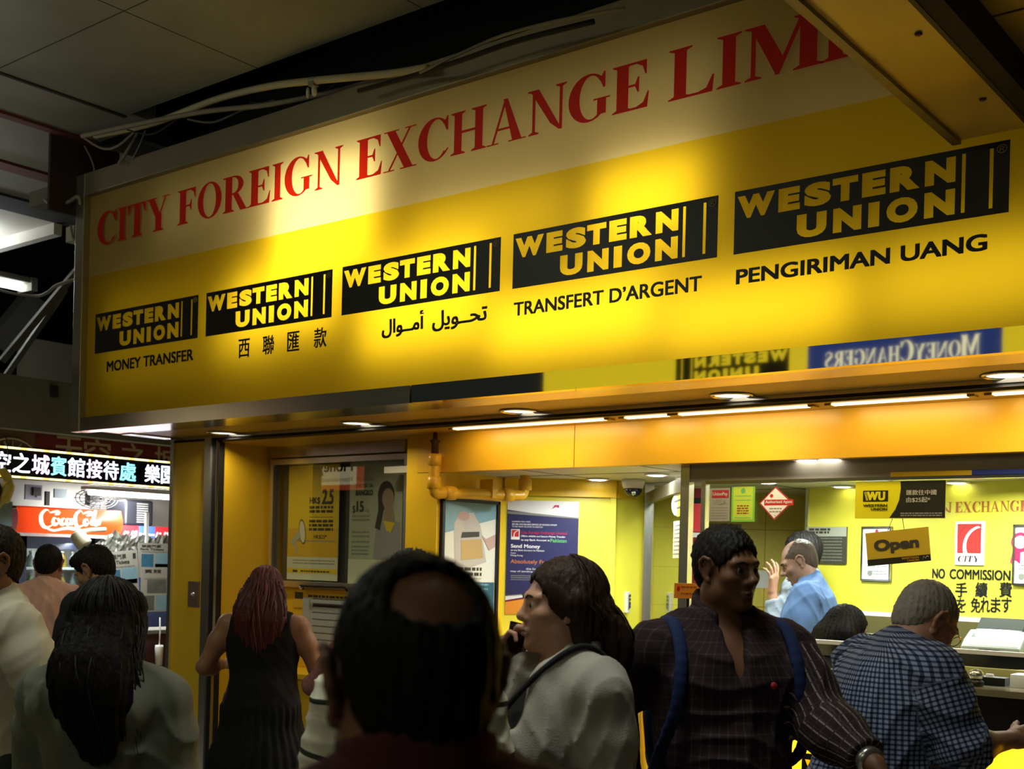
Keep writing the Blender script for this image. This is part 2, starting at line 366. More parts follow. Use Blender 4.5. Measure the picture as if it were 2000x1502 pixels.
for x in (-2.7, -3.9, -5.1): m.box((x, -4, 4.249), (x + .006, 4.12, 4.26), DUST)
for y in (0.9, 2.1, 3.3): m.box((-6.3, y, 4.249), (-1.42, y + .006, 4.26), DUST)
struct('ceiling', m)
# lower ceiling board right of the beam
m = MB(); m.box((-1.09, -4, 3.26), (3, 4.6, 3.40), mat('ochre_board', (0.26, 0.20, 0.06), 0.55, noise=0.15, nscale=2))
for y in (1.2, 2.4, 3.55): m.box((-1.09, y, 3.258), (3, y + .008, 3.27), DUST)
struct('ceiling_right', m)
m = MB()
bmL = mat('beam_cladding', (0.62, 0.45, 0.12), 0.25, noise=0.12, nscale=3)
m.box((-1.41, -4, 3.16), (-1.15, 4.235, 3.9), bmL); m.box((-1.425, -4, 3.145), (-1.395, 4.235, 3.2), mat('beam_edge_trim', (0.2, 0.17, 0.1), 0.5, 0.4, noise=.3, nscale=30))
m.box((-1.15, -4, 3.15), (-1.09, 4.235, 3.9), DUST); m.box((-1.165, -4, 3.148), (-1.15, 4.235, 3.2), DARK)
for y in (3.32, 3.9): m.lathe((-1.22, y, 3.157), [(.012, 0), (.008, -.004)], BROWN, seg=8)
struct('beam', m)
# far passage ceiling, in strips
m = MB()
for x0, x1, mm in ((-6.90, -6.30, PANELC), (-6.97, -6.90, BROWN), (-7.77, -6.97, PANELC), (-7.93, -7.77, BROWN), (-8.5, -7.93, PANELC), (-8.85, -8.5, DUST)):
    m.box((x0, -4, 4.25 + (0.02 if mm is PANELC else 0)), (x1, 4.32 if x1 > -6.95 else 5.9, 4.4), mm)
struct('ceiling_left', m)
m = MB(); P = mat('white_ceiling_board', (0.6, 0.58, 0.5), 0.7)
m.box((-10.45, -1, 4.25), (-8.85, 5.15, 4.3), P); m.box((-10.45, 5.15, 4.16), (-8.85, 5.22, 4.3), P); m.box((-10.55, -1, 4.1), (-10.45, 5.22, 4.3), OLIVE)
struct('ceiling_far', m)
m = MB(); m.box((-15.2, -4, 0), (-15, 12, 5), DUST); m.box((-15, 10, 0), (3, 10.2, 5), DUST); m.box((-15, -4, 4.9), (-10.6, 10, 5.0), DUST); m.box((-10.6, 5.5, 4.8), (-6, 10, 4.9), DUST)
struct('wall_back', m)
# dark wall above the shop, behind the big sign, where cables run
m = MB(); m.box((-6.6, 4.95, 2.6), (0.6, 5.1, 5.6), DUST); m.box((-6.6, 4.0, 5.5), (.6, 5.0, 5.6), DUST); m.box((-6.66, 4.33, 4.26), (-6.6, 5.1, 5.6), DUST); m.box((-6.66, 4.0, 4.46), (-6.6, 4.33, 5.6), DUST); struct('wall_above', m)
# olive bulkhead over the neighbouring kiosk
m = MB(); m.box((-8.9, 2.5, 2.53), (-8.45, 8.5, 2.93), OLIVE); struct('trim_1', m)
# ---- far-left ceiling clutter
def single(name, label, cat, mb, group=None, origin=None):
    return tag(mb.build(name, origin=origin), label, cat, group)
B = mat('brown_board', (0.028, 0.014, 0.009), 0.8, noise=.3, nscale=4)
m = MB(); m.box((-7.01, 4.03, 3.78), (-6.987, 4.52, 4.40), B); single('hanging_board', 'dark brown board hanging under the ceiling at the sign end', 'board', m)
t = thing('tube_light', 'lit fluorescent tube fixture under the white ceiling board at upper left', 'light', (-10.3, 5.2, 4.05))
m = MB(); m.box((-10.4, 4.2, 4.05), (-10.2, 5.75, 4.1), OLIVE); m.box((-10.42, 5.72, 3.98), (-10.18, 5.78, 4.1), OLIVE); m.build('fixture_body', t)
m = MB(); m.tube([(-10.3, 4.25, 4.015), (-10.3, 5.70, 4.015)], .034, mat('tube_glow', (0.95, 0.97, 1.0), emit=14), 10); m.build('tube', t)
m = MB(); m.tube([(-10.6, 3.0, 4.12), (-10.6, 4.35, 4.12)], .01, DUST)
# slanting struts and ledges in the dark void
PIPE = mat('dusty_pipe', (0.20, 0.185, 0.14), 0.7, noise=.25, nscale=8)
def strut(p0, p1, wd, mm, label, nm='strut'):
    a, b = at(*p0[:2], d=p0[2]), at(*p1[:2], d=p1[2]); q = MB(); q.tube([a, b], wd, mm, 4, smooth=False); single(nm, label, nm, q)
G1 = mat('strut_grey', (0.09, 0.085, 0.07), 0.7, noise=.2, nscale=5)
strut((162, 515, 9.6), (4, 705, 9.6), .035, G1, 'long slanting grey strut running down from the sign side')
strut((128, 565, 10.2), (6, 742, 10.2), .03, G1, 'thin lower slanting strut crossing the dark void')
strut((70, 575, 12.2), (-10, 672, 12.2), .13, G1, 'wide slanting duct in the dark void at the left edge', 'duct')
m = MB(); m.box((-12, 6.6, 3.42), (-11.8, 9.5, 3.85), mat('ledge_pale', (.34, .32, .24), .7)); m.box((-12, 6.2, 2.95), (-11.7, 9.5, 3.08), mat('ledge_grey', (.2, .19, .15), .7)); m.box((-12, 5.2, 3.2), (-11.75, 9.5, 3.26), G1)
single('wall_ledge', 'dim grey ledges on the far wall behind the struts', 'ledge', m)
def cable(name, label, pts, r, mm=None, group=None, n=8):
    q = MB(); q.tube(bez([at(*p[:2], d=p[2]) for p in pts], n), r, mm or PIPE, 6); return single(name, label, 'cable' if 'cable' in name else 'pipe', q, group)
cable('cable', 'pale cable sagging across the dark void left of the sign', [(-20, 560, 9.2), (20, 572, 9.0), (70, 578, 8.8), (92, 572, 8.6), (112, 557, 8.4), (160, 542, 8.0)], .012)
cable('conduit_pipe', 'long cream conduit pipe above the big sign', [(185, 265, 7.2), (300, 240, 7.0), (420, 195, 6.75), (520, 170, 6.4), (610, 158, 6.15), (760, 144, 5.85), (835, 132, 5.65)], .019, mat('cream_pipe', (0.42, 0.38, 0.24), .6))
cable('conduit_pipe', 'dim lower conduit pipe running over the sign top', [(160, 266, 7.15), (270, 242, 6.95), (400, 218, 6.7), (520, 205, 6.45), (640, 182, 6.3), (760, 150, 6.0)], .014)
cable('cable', 'black cable drooping behind the left end of the sign', [(165, 270, 7.5), (200, 290, 7.4), (230, 285, 7.3), (265, 255, 7.2)], .008)
cable('cable', 'thin cable hanging beside the dark brown board', [(165, 285, 7.6), (178, 310, 7.6), (184, 335, 7.6), (172, 352, 7.6)], .006)
cable('cable', 'grey cable slanting up behind the sign corner', [(232, 320, 7.3), (252, 290, 7.3), (268, 262, 7.3)], .011)
cable('cable', 'thin wire slanting beside the thicker grey cable', [(258, 312, 7.25), (272, 285, 7.25), (284, 255, 7.25)], .005)
cable('cable', 'cable bundle curling over the sign top near the ceiling', [(700, 178, 5.9), (800, 150, 5.7), (900, 118, 5.4), (1010, 80, 5.2), (1160, 42, 5.0)], .012, DUST)
cable('cable', 'wire running along the ceiling edge above the middle of the sign', [(820, 142, 5.6), (900, 104, 5.4), (985, 68, 5.2), (1100, 38, 5.0), (1220, 16, 4.85)], .007)
cable('cable', 'loose cables coiled by the left sign corner', [(88, 390, 7.8), (100, 398, 7.7), (130, 396, 7.6), (152, 384, 7.5), (158, 400, 7.5)], .012)
cable('cable', 'bunch of wires hanging beside the sign frame', [(138, 440, 7.9), (142, 462, 7.9), (150, 480, 7.9), (146, 495, 7.9)], .009)
rc = random.Random(12)
for k in range(9):
    x0_ = 250 + 130*k + rc.uniform(-30, 30); y0_ = 252 - .20*(x0_ - 250); dd = 7.0 - .0018*(x0_ - 250)
    cable('cable', 'thin dark cable tangled in the void above the sign', [(x0_, y0_ + rc.uniform(-12, 8), dd), (x0_ + 50, y0_ + rc.uniform(0, 26) - 8, dd - .05), (x0_ + 110, y0_ - 20 + rc.uniform(-10, 16), dd - .15), (x0_ + 170, y0_ - 34 + rc.uniform(-8, 8), dd - .25)], rc.uniform(.004, .008), G1 if k % 2 else DUST, 'thin cables above the sign')
m = MB(); c = at(150, 460, d=8.0); m.box(c - .05, c + .05, mat('white_box', (.45, .45, .4), .6)); single('junction_box', 'small pale junction box by the sign frame', 'box', m)
m = MB(); c = at(103, 392, d=8.0); m.box(c + (-.12, -.1, -.05), c + (.14, .1, .05), G1); single('metal_bracket', 'dusty metal bracket at the sign corner', 'bracket', m)
m = MB(); c = at(612, 165, d=6.15); m.box(c + (-.02, -.02, -.01), c + (.02, .02, .03), PIPE); m.ellipsoid(c + (.02, -.01, -.04), (.015, .015, .03), mat('white_clip', (.55, .53, .42), .5), 8, 6); m.ellipsoid(c + (-.03, -.01, -.04), (.009, .01, .03), MATS['white_clip'], 8, 6)
single('pipe_clip', 'white clip hanging from the cream conduit pipe', 'clip', m)
m = MB(); c = at(105, 764, X=-8.44); m.box(c + (0, -.03, -.045), c + (.012, .03, .045), DUST); single('wall_plate', 'small black plate on the olive bulkhead', 'plate', m)
# ================================================================ the big sign
CREAM = mat('cream_acrylic', (0.80, 0.62, 0.23), 0.4, transl=0.74, noise=0.04, nscale=2)
YACR = mat('yellow_acrylic', (0.82, 0.53, 0.012), 0.4, transl=0.74, noise=0.04, nscale=2)
sign = thing('shop_sign', 'huge yellow backlit shop sign with red capitals and five black logos', 'sign', (-3.3, YS, 2.40))
X0, X1 = -6.98, 0.35
m = MB(); IN = mat('lightbox_inside', (0.34, 0.31, 0.24), 0.8)
m.box((X0, YS + .30, 2.42), (X1, YS + .32, 4.02), IN); m.box((X0, YS + .01, 4.0), (X1, YS + .32, 4.04), IN); m.box((X0, YS + .01, 2.40), (X1, YS + .08, 2.425), STEEL)
m.box((X0, YS + .01, 2.42), (X0 + .02, YS + .32, 4.02), IN); m.box((X1 - .02, YS + .01, 2.42), (X1, YS + .32, 4.02), IN); m.box((X0, YS + .08, 2.43), (X1, YS + .3, 2.44), IN)
m.build('box_body', sign)
m = MB(); m.rect(FRY, X0, 2.45, X1, 3.385, -.012, YACR); m.build('face_panel', sign)
m = MB(); m.rect(FRY, X0, 3.385, X1, 3.93, -.012, CREAM); m.build('header_panel', sign)['label'] = 'cream upper panel'
FR = mat('sign_frame_grey', (0.30, 0.265, 0.19), 0.42, 0.7, noise=.15, nscale=5)
m = MB(); m.box((X0 - .01, YS - .03, 3.90), (X1, YS + .02, 4.04), FR); m.build('top_rail', sign, bevel=.004)
m = MB(); m.box((X0 - .01, YS - .035, 2.395), (X0 + .085, YS + .02, 4.035), mat('side_rail_steel', (.5, .48, .42), .3, .9, noise=.15, nscale=5)); m.build('side_rail', sign, bevel=.004)
m = MB(); m.box((X0 - .008, YS - .03, 2.397), (-4.01, YS + .02, 2.483), STEEL); m.box((-4.0, YS - .03, 2.397), (X1, YS + .02, 2.483), MIRROR); m.build('bottom_rail', sign)
for s_, a, b in (('CITY', -6.79, -6.035), ('FOREIGN', -5.955, -4.552), ('EXCHANGE', -4.452, -2.70), ('LIMITED', -2.605, -1.09)):
    m = MB(); m.text(FRY, s_, a, 3.562, b, 3.772, .002, RED, ser=True); m.build('lettering', sign)['label'] = 'red serif word ' + s_
KEY = mat('logo_yellow', (0.82, 0.53, 0.012), 0.4, transl=0.62)
def logo(q, fr, x0, z0, x1, z1, z, bg=BLACK, ink=KEY, bars=True, reg=True):
    """the two-line block logo: two heavy words and two upright bars"""
    W, Hh = x1 - x0, z1 - z0; X = lambda u: x0 + W*u; Z = lambda v: z0 + Hh*v
    L1 = [('W', .012, .165), ('E', .180, .265), ('S', .282, .385), ('T', .390, .485), ('E', .500, .585), ('R', .600, .705), ('N', .722, .825)]
    L2 = [('U', .255, .37), ('N', .395, .50), ('I', .525, .565), ('O', .59, .70), ('N', .722, .825)]
    LT = [(c, X(a), Z(.55), X(b), Z(.91), .072) for c, a, b in L1] + [(c, X(a), Z(.09), X(b), Z(.455), .072) for c, a, b in L2]
    q.cutout(fr, x0, z0, x1, z1, z, bg, LT, [(X(a), Z(.09), X(a + .012), Z(.92)) for a in (.846, .936)] if bars else [])
    if ink is not None: q.rect(fr, x0 + .002, z0 + .002, x1 - .002, z1 - .002, z - .002, ink)
    if reg and Hh > .15: q.text(fr, '®', X(.958), Z(.83), X(.992), Z(.95), z + .0025, mat('olive_mark', (.32, .27, .08), .5))
for i in range(5):
    a = -6.787 + 1.1255*i; m = MB(); logo(m, FRY, a, 2.884, a + 1.052, 3.134, .001, ink=None); m.build('logo_panel', sign)
def capt(s, x0, z0, x1, z1, bold=.0):
    q = MB(); q.text(FRY, s, x0, z0, x1, z1, .002, BLACK, bold=bold); return q
capt('MONEY TRANSFER', -6.648, 2.757, -5.768, 2.825, .03).build('caption', sign)
q = MB()
for c, x in zip('西聯匯款', (466, 513, 561, 613)):
    xx = at(x, 690, Y=YS)[0]; q.text(FRY, c, xx, 2.733, xx + .098, 2.838, .002, BLACK, bold=.012)
q.build('caption', sign)
q = MB(); q.text(FRY, '\uFEDE\uFEF3\uFEEE\u0640\u0640\uFEA4\uFE97', -3.9, 2.735, -3.555, 2.835, .002, BLACK, .02); q.text(FRY, '\uFEDD\uFE8D\uFEEE\u0640\u0640\uFEE3\uFE83', -4.24, 2.735, -3.955, 2.85, .002, BLACK, .02); q.build('caption', sign)
capt("TRANSFERT D’ARGENT", -3.398, 2.757, -2.425, 2.82, .024).build('caption', sign)
capt('PENGIRIMAN UANG', -2.271, 2.762, -1.301, 2.822, .034).build('caption', sign)
# ---- canopy soffit, groove, trough
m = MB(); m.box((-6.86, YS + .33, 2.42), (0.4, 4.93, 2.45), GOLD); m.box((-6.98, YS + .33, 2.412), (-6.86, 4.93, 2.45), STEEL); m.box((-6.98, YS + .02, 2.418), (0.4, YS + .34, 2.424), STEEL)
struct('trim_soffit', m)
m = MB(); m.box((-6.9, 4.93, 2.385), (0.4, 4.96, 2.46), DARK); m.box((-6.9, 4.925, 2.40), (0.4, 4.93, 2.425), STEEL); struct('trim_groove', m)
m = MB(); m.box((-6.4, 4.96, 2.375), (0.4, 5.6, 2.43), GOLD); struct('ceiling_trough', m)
for k, x in enumerate((-6.255, -5.032, -3.829, -2.598, -1.395)):
    t = thing('downlight', ('round downlight in the canopy by the left pillar', 'round downlight in the canopy above the booth window', 'round downlight in the canopy, middle of the row', 'round downlight in the canopy second from the right end', 'round downlight in the canopy at the right edge')[k], 'light', (x, 4.85, 2.42), group='round downlights in the canopy soffit')
    m = MB(); m.lathe((x, 4.85, 2.42), [(.098, 0), (.105, -.006), (.09, -.010), (.082, -.004), (.082, .0)], CHROME, seg=28); m.build('trim_ring', t)
    m = MB(); m.lathe((x, 4.85, 2.418), [(.082, 0), (.06, -.002)], mat('can_glow', (1.0, .93, .74), emit=(1.6)), seg=28); m.build('lamp_face', t)
for k, (x0, x1) in enumerate(((-4.42, -3.40), (-3.28, -3.03), (-2.97, -2.30), (-2.19, -1.60), (-1.5, -0.6))):
    t = thing('tube_light', ('long warm tube light nearest the yellow pipe', 'short warm tube light between two longer ones', 'warm tube light over the posters', 'warm tube light over the glass front', 'warm tube light running out of the right edge')[k], 'light', ((x0+x1)/2, 5.03, 2.37), group='warm tubes above the fascia')
    m = MB(); m.box((x0, 5.01, 2.368), (x1, 5.05, 2.376), mat('trough_glow', (1.0, .78, .36), emit=4.5)); m.build('tube', t)
    m = MB(); m.box((x0 - .03, 5.0, 2.366), (x0, 5.06, 2.377), GOLD); m.box((x1, 5.0, 2.366), (x1 + .03, 5.06, 2.377), GOLD); m.build('end_cap', t)
m = MB(); m.box((-4.86, 5.195, 2.15), (-3.72, 5.26, 2.40), FASC); m.box((-3.715, 5.195, 2.15), (-0.6, 5.26, 2.40), FASC); m.box((-0.595, 5.195, 2.15), (0.5, 5.26, 2.40), FASC); m.box((-4.855, 5.2, 2.155), (0.5, 5.25, 2.37), DARK); struct('wall_fascia', m)
# ---- pillar at the left end
m = MB(); m.box((-6.88, 4.935, 0), (-6.53, 5.35, 2.42), mat('pillar_yellow', (0.86, 0.58, 0.03), .35, noise=.05, nscale=2)); struct('pillar', m)
m = MB(); m.box((-6.905, 4.915, 0), (-6.868, 4.95, 2.42), CHROME); struct('trim_2', m)
m = MB(); m.box((-6.53, 4.915, 0), (-6.465, 4.97, 2.41), CHROME); struct('trim_3', m)
m = MB(); m.box((-6.465, 4.93, 0), (-6.425, 5.0, 2.41), DARK); m.box((-6.425, 4.93, 0), (-6.418, 4.95, 2.41), STEEL); struct('trim_4', m)
t = thing('switch_plate', 'metal key switch plate on the yellow pillar', 'switch', (-6.72, 4.93, 1.25))
f = Frame((0, 4.934, 0), (1, 0, 0), (0, -1, 0)); a, b = f.uv(368, 1185), f.uv(391, 1136)
m = MB(); m.fbox(f, a[0], a[1], b[0], b[1], 0, .008, mat('pinkish_steel', (.42, .33, .3), .35, .8, noise=.2, nscale=40)); m.build('plate', t, bevel=.002)
m = MB(); c = f.p((a[0]+b[0])/2, a[1] + (b[1]-a[1])*.5, .008); m.lathe(c, [(.016, 0), (.016, .006), (.01, .012), (.004, .02)], CHROME, (0, -1, 0), 12); m.build('key_lock', t)
# ================================================================ booth with window, left of the pipe
BOOTH = mat('booth_yellow', (0.70, 0.43, 0.015), .38, noise=.05, nscale=2)
m = MB(); m.box((-6.62, 4.99, 0), (-6.43, 5.6, 2.38), BOOTH); struct('wall_booth_left', m)
WY = 5.40; FW = Frame((0, WY, 0), (1, 0, 0), (0, -1, 0)); wx0, wz1 = FW.uv(541, 905); wx1, wz0 = FW.uv(796, 900)[0], FW.uv(650, 1138)[1]; wz1 = FW.uv(650, 904)[1]
m = MB(); m.box((-6.43, WY, 0), (wx0 - .03, 5.75, 2.4), BOOTH); m.box((wx1 + .03, WY, 0), (-4.93, 5.75, 2.4), BOOTH); m.box((wx0 - .03, WY, wz1 + .03), (wx1 + .03, 5.75, 2.4), BOOTH); m.box((wx0 - .03, WY, 0), (wx1 + .03, 5.75, wz0 - .03), BOOTH)
m.box((wx0 - .03, 5.74, wz0 - .03), (wx1 + .03, 5.76, wz1 + .03), DUST)
struct('wall_booth', m)
win = MB()
win.box((wx0 - .03, WY - .03, wz0 - .03), (wx0, WY + .03, wz1 + .03), CHROME); win.box((wx1, WY - .03, wz0 - .03), (wx1 + .03, WY + .03, wz1 + .03), CHROME)
win.box((wx0 - .03, WY - .035, wz1), (wx1 + .03, WY + .03, wz1 + .035), CHROME); win.box((wx0 - .03, WY - .045, wz0 - .04), (wx1 + .03, WY + .03, wz0), CHROME)
win.box((wx0 - .03, WY - .06, wz1 + .045), (wx1 + .03, WY, 2.375), STEEL)
W1 = struct('window_1', win)
m = MB(); m.box((wx0, WY - .006, wz0), (wx1, WY - .001, wz1), glass_mat('booth_glass', (.95, .97, .93), .05)); m.build('pane', W1)
m = MB(); a = FW.uv(603, 1150); b = FW.uv(690, 1141); m.tube([FW.p(a[0], a[1], .05), FW.p(a[0], a[1] + .02, .075), FW.p(b[0], a[1] + .025, .075), FW.p(b[0], a[1], .05)], .008, DARK); m.ellipsoid(FW.p(a[0], a[1] + .01, .07), (.015, .015, .015), CHROME, 10, 6); m.build('handle', W1)
# posters behind the booth glass
def poster_frame(px, py, Y): f = Frame((0, Y, 0), (1, 0, 0), (0, -1, 0)); return f
PY = Frame((0, 5.435, 0), (1, 0, 0), (0, -1, 0))
def PX(f, l): return [f.uv(*q) for q in l]
Y1, Y2, PW, PK = mat('poster_yellow', (.72, .52, .03), .5), mat('poster_gold', (.66, .40, .03), .5), mat('poster_paper', (.62, .62, .48), .55), mat('poster_ink', (.05, .045, .03), .6)
def bars(q, f, rows, z, mm, x0, x1, h):
    """lines of print too small to read: broken grey strokes"""
    rnd = random.Random(int(abs(x0*977 + len(rows)*31)))
    for y in rows:
        x = x0
        while x < x1 - .004:
            L_ = rnd.uniform(.6, 2.2)*h*1.6; e = min(x + L_, x1); q.rect(f, x, y, e, y + h, z, mm); x = e + h*.5
fa = PY; (ax0, az0), (ax1, az1) = PX(fa, [(560, 1131), (664, 906)])
m = MB(); m.fbox(fa, ax0, az0, ax1, az1, -.004, 0, PW); m.rect(fa, ax0, az0 + .14*(az1-az0)*1.0, ax1, az1, .001, Y1)
W_, H_ = ax1 - ax0, az1 - az0; XA = lambda u: ax0 + W_*u; ZA = lambda v: az0 + H_*v
m.rect(fa, ax0, ZA(.2), ax1, ZA(.45), .0012, Y2); m.rect(fa, ax0, ZA(.06), ax1, ZA(.10), .0012, Y1)
m.rect(fa, ax0, ZA(.10), ax1, ZA(.2), .0016, PW)
m.text(fa, 'HK$', XA(.43), ZA(.655), XA(.64), ZA(.72), .002, PK, bold=.03); m.text(fa, '2.5', XA(.67), ZA(.655), XA(.90), ZA(.79), .002, PK, bold=.03, shear=.1)
m.text(fa, 'HK$25*', XA(.53), ZA(.355), XA(.78), ZA(.395), .002, PK, bold=.01)
bars(m, fa, [ZA(v) for v in (.62, .585, .50, .465, .43)], .002, PK, XA(.43), XA(.90), .018); m.rect(fa, XA(.43), ZA(.545), XA(.90), ZA(.549), .002, PK)
bars(m, fa, [ZA(.335), ZA(.165), ZA(.14)], .002, GREY, XA(.12), XA(.95), .008); m.rect(fa, XA(.12), ZA(.065), XA(.22), ZA(.085), .002, PK); bars(m, fa, [ZA(.07)], .0024, PK, XA(.28), XA(.85), .010)
hr = []
for k in range(20):
    g = 2*math.pi*k/20; hr.append((XA(.30) + .045*math.cos(g)*.75 - .012*math.sin(g), ZA(.42) + .085*math.sin(g)))
m.poly(fa, hr, .0022, PK); m.poly(fa, [((x - XA(.30))*.82 + XA(.30), (y - ZA(.42))*.88 + ZA(.42)) for x, y in hr], .0028, PW)
m.poly(fa, [(XA(.24), ZA(.44)), (XA(.28), ZA(.38)), (XA(.12), ZA(.30)), (XA(.06), ZA(.33))], .0034, mat('horn_grey', (.42, .40, .32), .5)); m.poly(fa, [(XA(.14), ZA(.315)), (XA(.18), ZA(.325)), (XA(.22), ZA(.22)), (XA(.19), ZA(.22))], .003, MATS['horn_grey'])
single('poster', 'yellow fee poster with a megaphone behind the booth glass', 'poster', m)
(bx0, bz0), (bx1, bz1) = PX(fa, [(679, 1139), (788, 899)])
m = MB(); W_, H_ = bx1 - bx0, bz1 - bz0; XA = lambda u: bx0 + W_*u; ZA = lambda v: bz0 + H_*v
PB_ = mat('poster_greygreen', (.40, .43, .33), .5); m.fbox(fa, bx0, bz0, bx1, bz1, -.004, 0, PB_); m.rect(fa, bx0, ZA(.0), bx1, ZA(.2), .001, PW)
m.text(fa, 'IPADALA NA', XA(.12), ZA(.845), XA(.45), ZA(.875), .002, GREY, bold=.01); m.text(fa, 'DIRETSO SA', XA(.12), ZA(.79), XA(.45), ZA(.82), .002, INK, bold=.02); m.text(fa, 'BANGKO', XA(.12), ZA(.725), XA(.45), ZA(.77), .002, PK, bold=.04)
m.text(fa, '$', XA(.06), ZA(.575), XA(.12), ZA(.645), .002, PK); m.text(fa, '15', XA(.14), ZA(.59), XA(.28), ZA(.68), .002, PK, bold=.03); m.text(fa, 'FEE', XA(.31), ZA(.59), XA(.38), ZA(.615), .002, GREY)
bars(m, fa, [ZA(v) for v in (.55, .52, .42, .385, .34, .30, .27, .24)], .002, GREY, XA(.06), XA(.40), .010)
SK, HR, TP = mat('print_skin', (.34, .24, .18), .6), mat('print_hair', (.05, .035, .03), .6), mat('print_grey_top', (.30, .29, .31), .6)
def blob(q, f, cx, cy, rx, ry, z, mm, rot=0, n=22): q.poly(f, [(cx + rx*math.cos(a)*math.cos(rot) - ry*math.sin(a)*math.sin(rot), cy + rx*math.cos(a)*math.sin(rot) + ry*math.sin(a)*math.cos(rot)) for a in [2*math.pi*i/n for i in range(n)]], z, mm)
m.poly(fa, [(XA(x), ZA(y)) for x, y in ((.52, .20), (.56, .36), (.62, .50), (.80, .52), (.97, .50), (.985, .2))], .0015, TP)
blob(m, fa, XA(.70), ZA(.72), W_*.155, H_*.12, .002, HR); m.poly(fa, [(XA(x), ZA(y)) for x, y in ((.55, .74), (.56, .60), (.50, .46), (.60, .44), (.66, .60), (.66, .74))], .0022, HR)
m.poly(fa, [(XA(x), ZA(y)) for x, y in ((.68, .66), (.66, .52), (.88, .5), (.82, .64))], .0026, SK); blob(m, fa, XA(.74), ZA(.695), W_*.11, H_*.085, .003, SK, .1)
m.poly(fa, [(XA(x), ZA(y)) for x, y in ((.54, .5), (.50, .34), (.48, .22), (.57, .20), (.62, .34), (.64, .48))], .0018, TP); m.poly(fa, [(XA(x), ZA(y)) for x, y in ((.66, .52), (.72, .44), (.80, .42), (.88, .5))], .0034, Y1)
single('poster', 'grey green poster of a long-haired woman behind the booth glass', 'poster', m)
m = MB(); m.rect(Frame((0, 5.47, 0), (1, 0, 0), (0, -1, 0)), wx0, wz0, wx1, wz1, 0, mat('booth_back_dark', (.06, .055, .045), .7)); struct('trim_5', m)
# papers and ledge under the booth window
t = thing('booth_ledge', 'yellow writing ledge under the booth window', 'ledge', (-5.7, 5.4, .86))
m = MB(); m.box((-6.42, 5.10, .85), (-4.96, 5.398, .89), YEL); m.build('top', t, bevel=.006); m = MB(); m.box((-6.42, 5.12, .02), (-4.96, 5.39, .848), BOOTH); m.build('front_panel', t)
f5 = Frame((0, 5.395, 0), (1, 0, 0), (0, -1, 0)); (x0, z0), (x1, z1) = PX(f5, [(590, 1262), (690, 1172)])
m = MB(); m.fbox(f5, x0, z0, x1, z1, 0, .003, mat('form_blue_grey', (.36, .40, .40), .6)); bars(m, f5, [z0 + .05 + .045*i for i in range(7)], .004, INK, x0 + .10, x1 - .05, .006); m.rect(f5, x0 + .1, z1 - .06, x1 - .06, z1 - .035, .004, PK); single('form_sheet', 'blue grey form sheet taped under the booth window', 'paper', m)
(x0, z0), (x1, z1) = PX(f5, [(572, 1186), (690, 1156)]); m = MB(); m.fbox(f5, x0, z0, x1, z1, -.001, .001, Y2); m.rect(f5, x0 + .02, z0 + .06, x0 + .1, z1 - .02, .002, PK); bars(m, f5, [z1 - .05], .002, INK, x0 + .15, x1 - .04, .016); single('sticker', 'gold strip sticker above the form sheet', 'sticker', m)
# ================================================================ yellow pipe, posters on the side walls
m = MB(); m.box((-4.95, 5.2, 0), (-4.70, 5.83, 2.38), YEL); struct('wall_pier', m)
PA = np.array((-4.70, 5.83)); RB = np.array((CY, SY)); PB2 = PA + RB*.70; PC = at(1264, 1000, d=7.78)[:2]
def wallbox(q, a, b, th, z0, z1, mm):
    a, b = np.array(a), np.array(b); d = (b - a)/np.linalg.norm(b - a); n = np.array((-d[1], d[0]))*th
    V = [(*a, z0), (*b, z0), (*(b+n), z0), (*(a+n), z0), (*a, z1), (*b, z1), (*(b+n), z1), (*(a+n), z1)]
    return q.add(V, [(3, 2, 1, 0), (4, 5, 6, 7), (0, 1, 5, 4), (1, 2, 6, 5), (2, 3, 7, 6), (3, 0, 4, 7)], mm)
m = MB(); wallbox(m, PA, PB2, .1, 0, 2.16, LEMON); wallbox(m, PB2, PC, .1, 0, 2.16, LEMON); struct('wall_poster', m)
FB = Frame((*PA, 0), (*RB, 0), (SY, -CY, 0)); dC = (PC - PB2)/np.linalg.norm(PC - PB2); FC = Frame((*PB2, 0), (*dC, 0), (dC[1], -dC[0], 0))
m = MB(); m.fbox(FB, 0, 2.05, .70, 2.16, 0, .03, YEL); m.fbox(FC, 0, 2.05, .2, 2.16, 0, .02, YEL); m.fbox(FB, .665, 0, .70, 2.05, 0, .018, LEMON); struct('trim_6', m)
FA = Frame((-4.70, 0, 0), (0, 1, 0), (1, 0, 0))
PIPEY = mat('pipe_yellow', (0.80, 0.44, 0.02), .32, noise=.06, nscale=9, bump=.1)
t = thing('yellow_pipe', 'yellow painted drain pipe with elbows beside the framed poster', 'pipe', (-4.70, 5.13, 2.2))
pp = [at(849, y, Y=5.14) for y in (868, 890)] ; A0 = at(849, 895, Y=5.14); A1 = at(847, 962, Y=5.14); A2 = at(1025, 968, X=-4.60) if False else at(1022, 968, d=7.25); A3 = at(1026, 940, d=7.25)
m = MB(); m.tube(bez([A0, A0*.5 + A1*.5, A1 + (0, 0, .03), A1*.97 + A2*.03 + (0, 0, -.005), A1*.85 + A2*.15, A1*.5 + A2*.5, A1*.1 + A2*.9, A2 + (0, 0, .02), A3 + (0, 0, .06)], 6), .032, PIPEY, 14); m.build('pipe_run', t)
for c, ax in ((A0 + (0, 0, -.01), (0, 0, 1)), (A1 + (0, 0, .055), (0, 0, 1)), (A1*.82 + A2*.18, A2 - A1), (A1*.18 + A2*.82, A2 - A1), (A3 + (0, 0, -.02), (0, 0, 1))):
    m = MB(); m.lathe(c, [(.033, -.035), (.041, -.03), (.041, .03), (.033, .035)], PIPEY, ax, 16); m.build('collar', t)
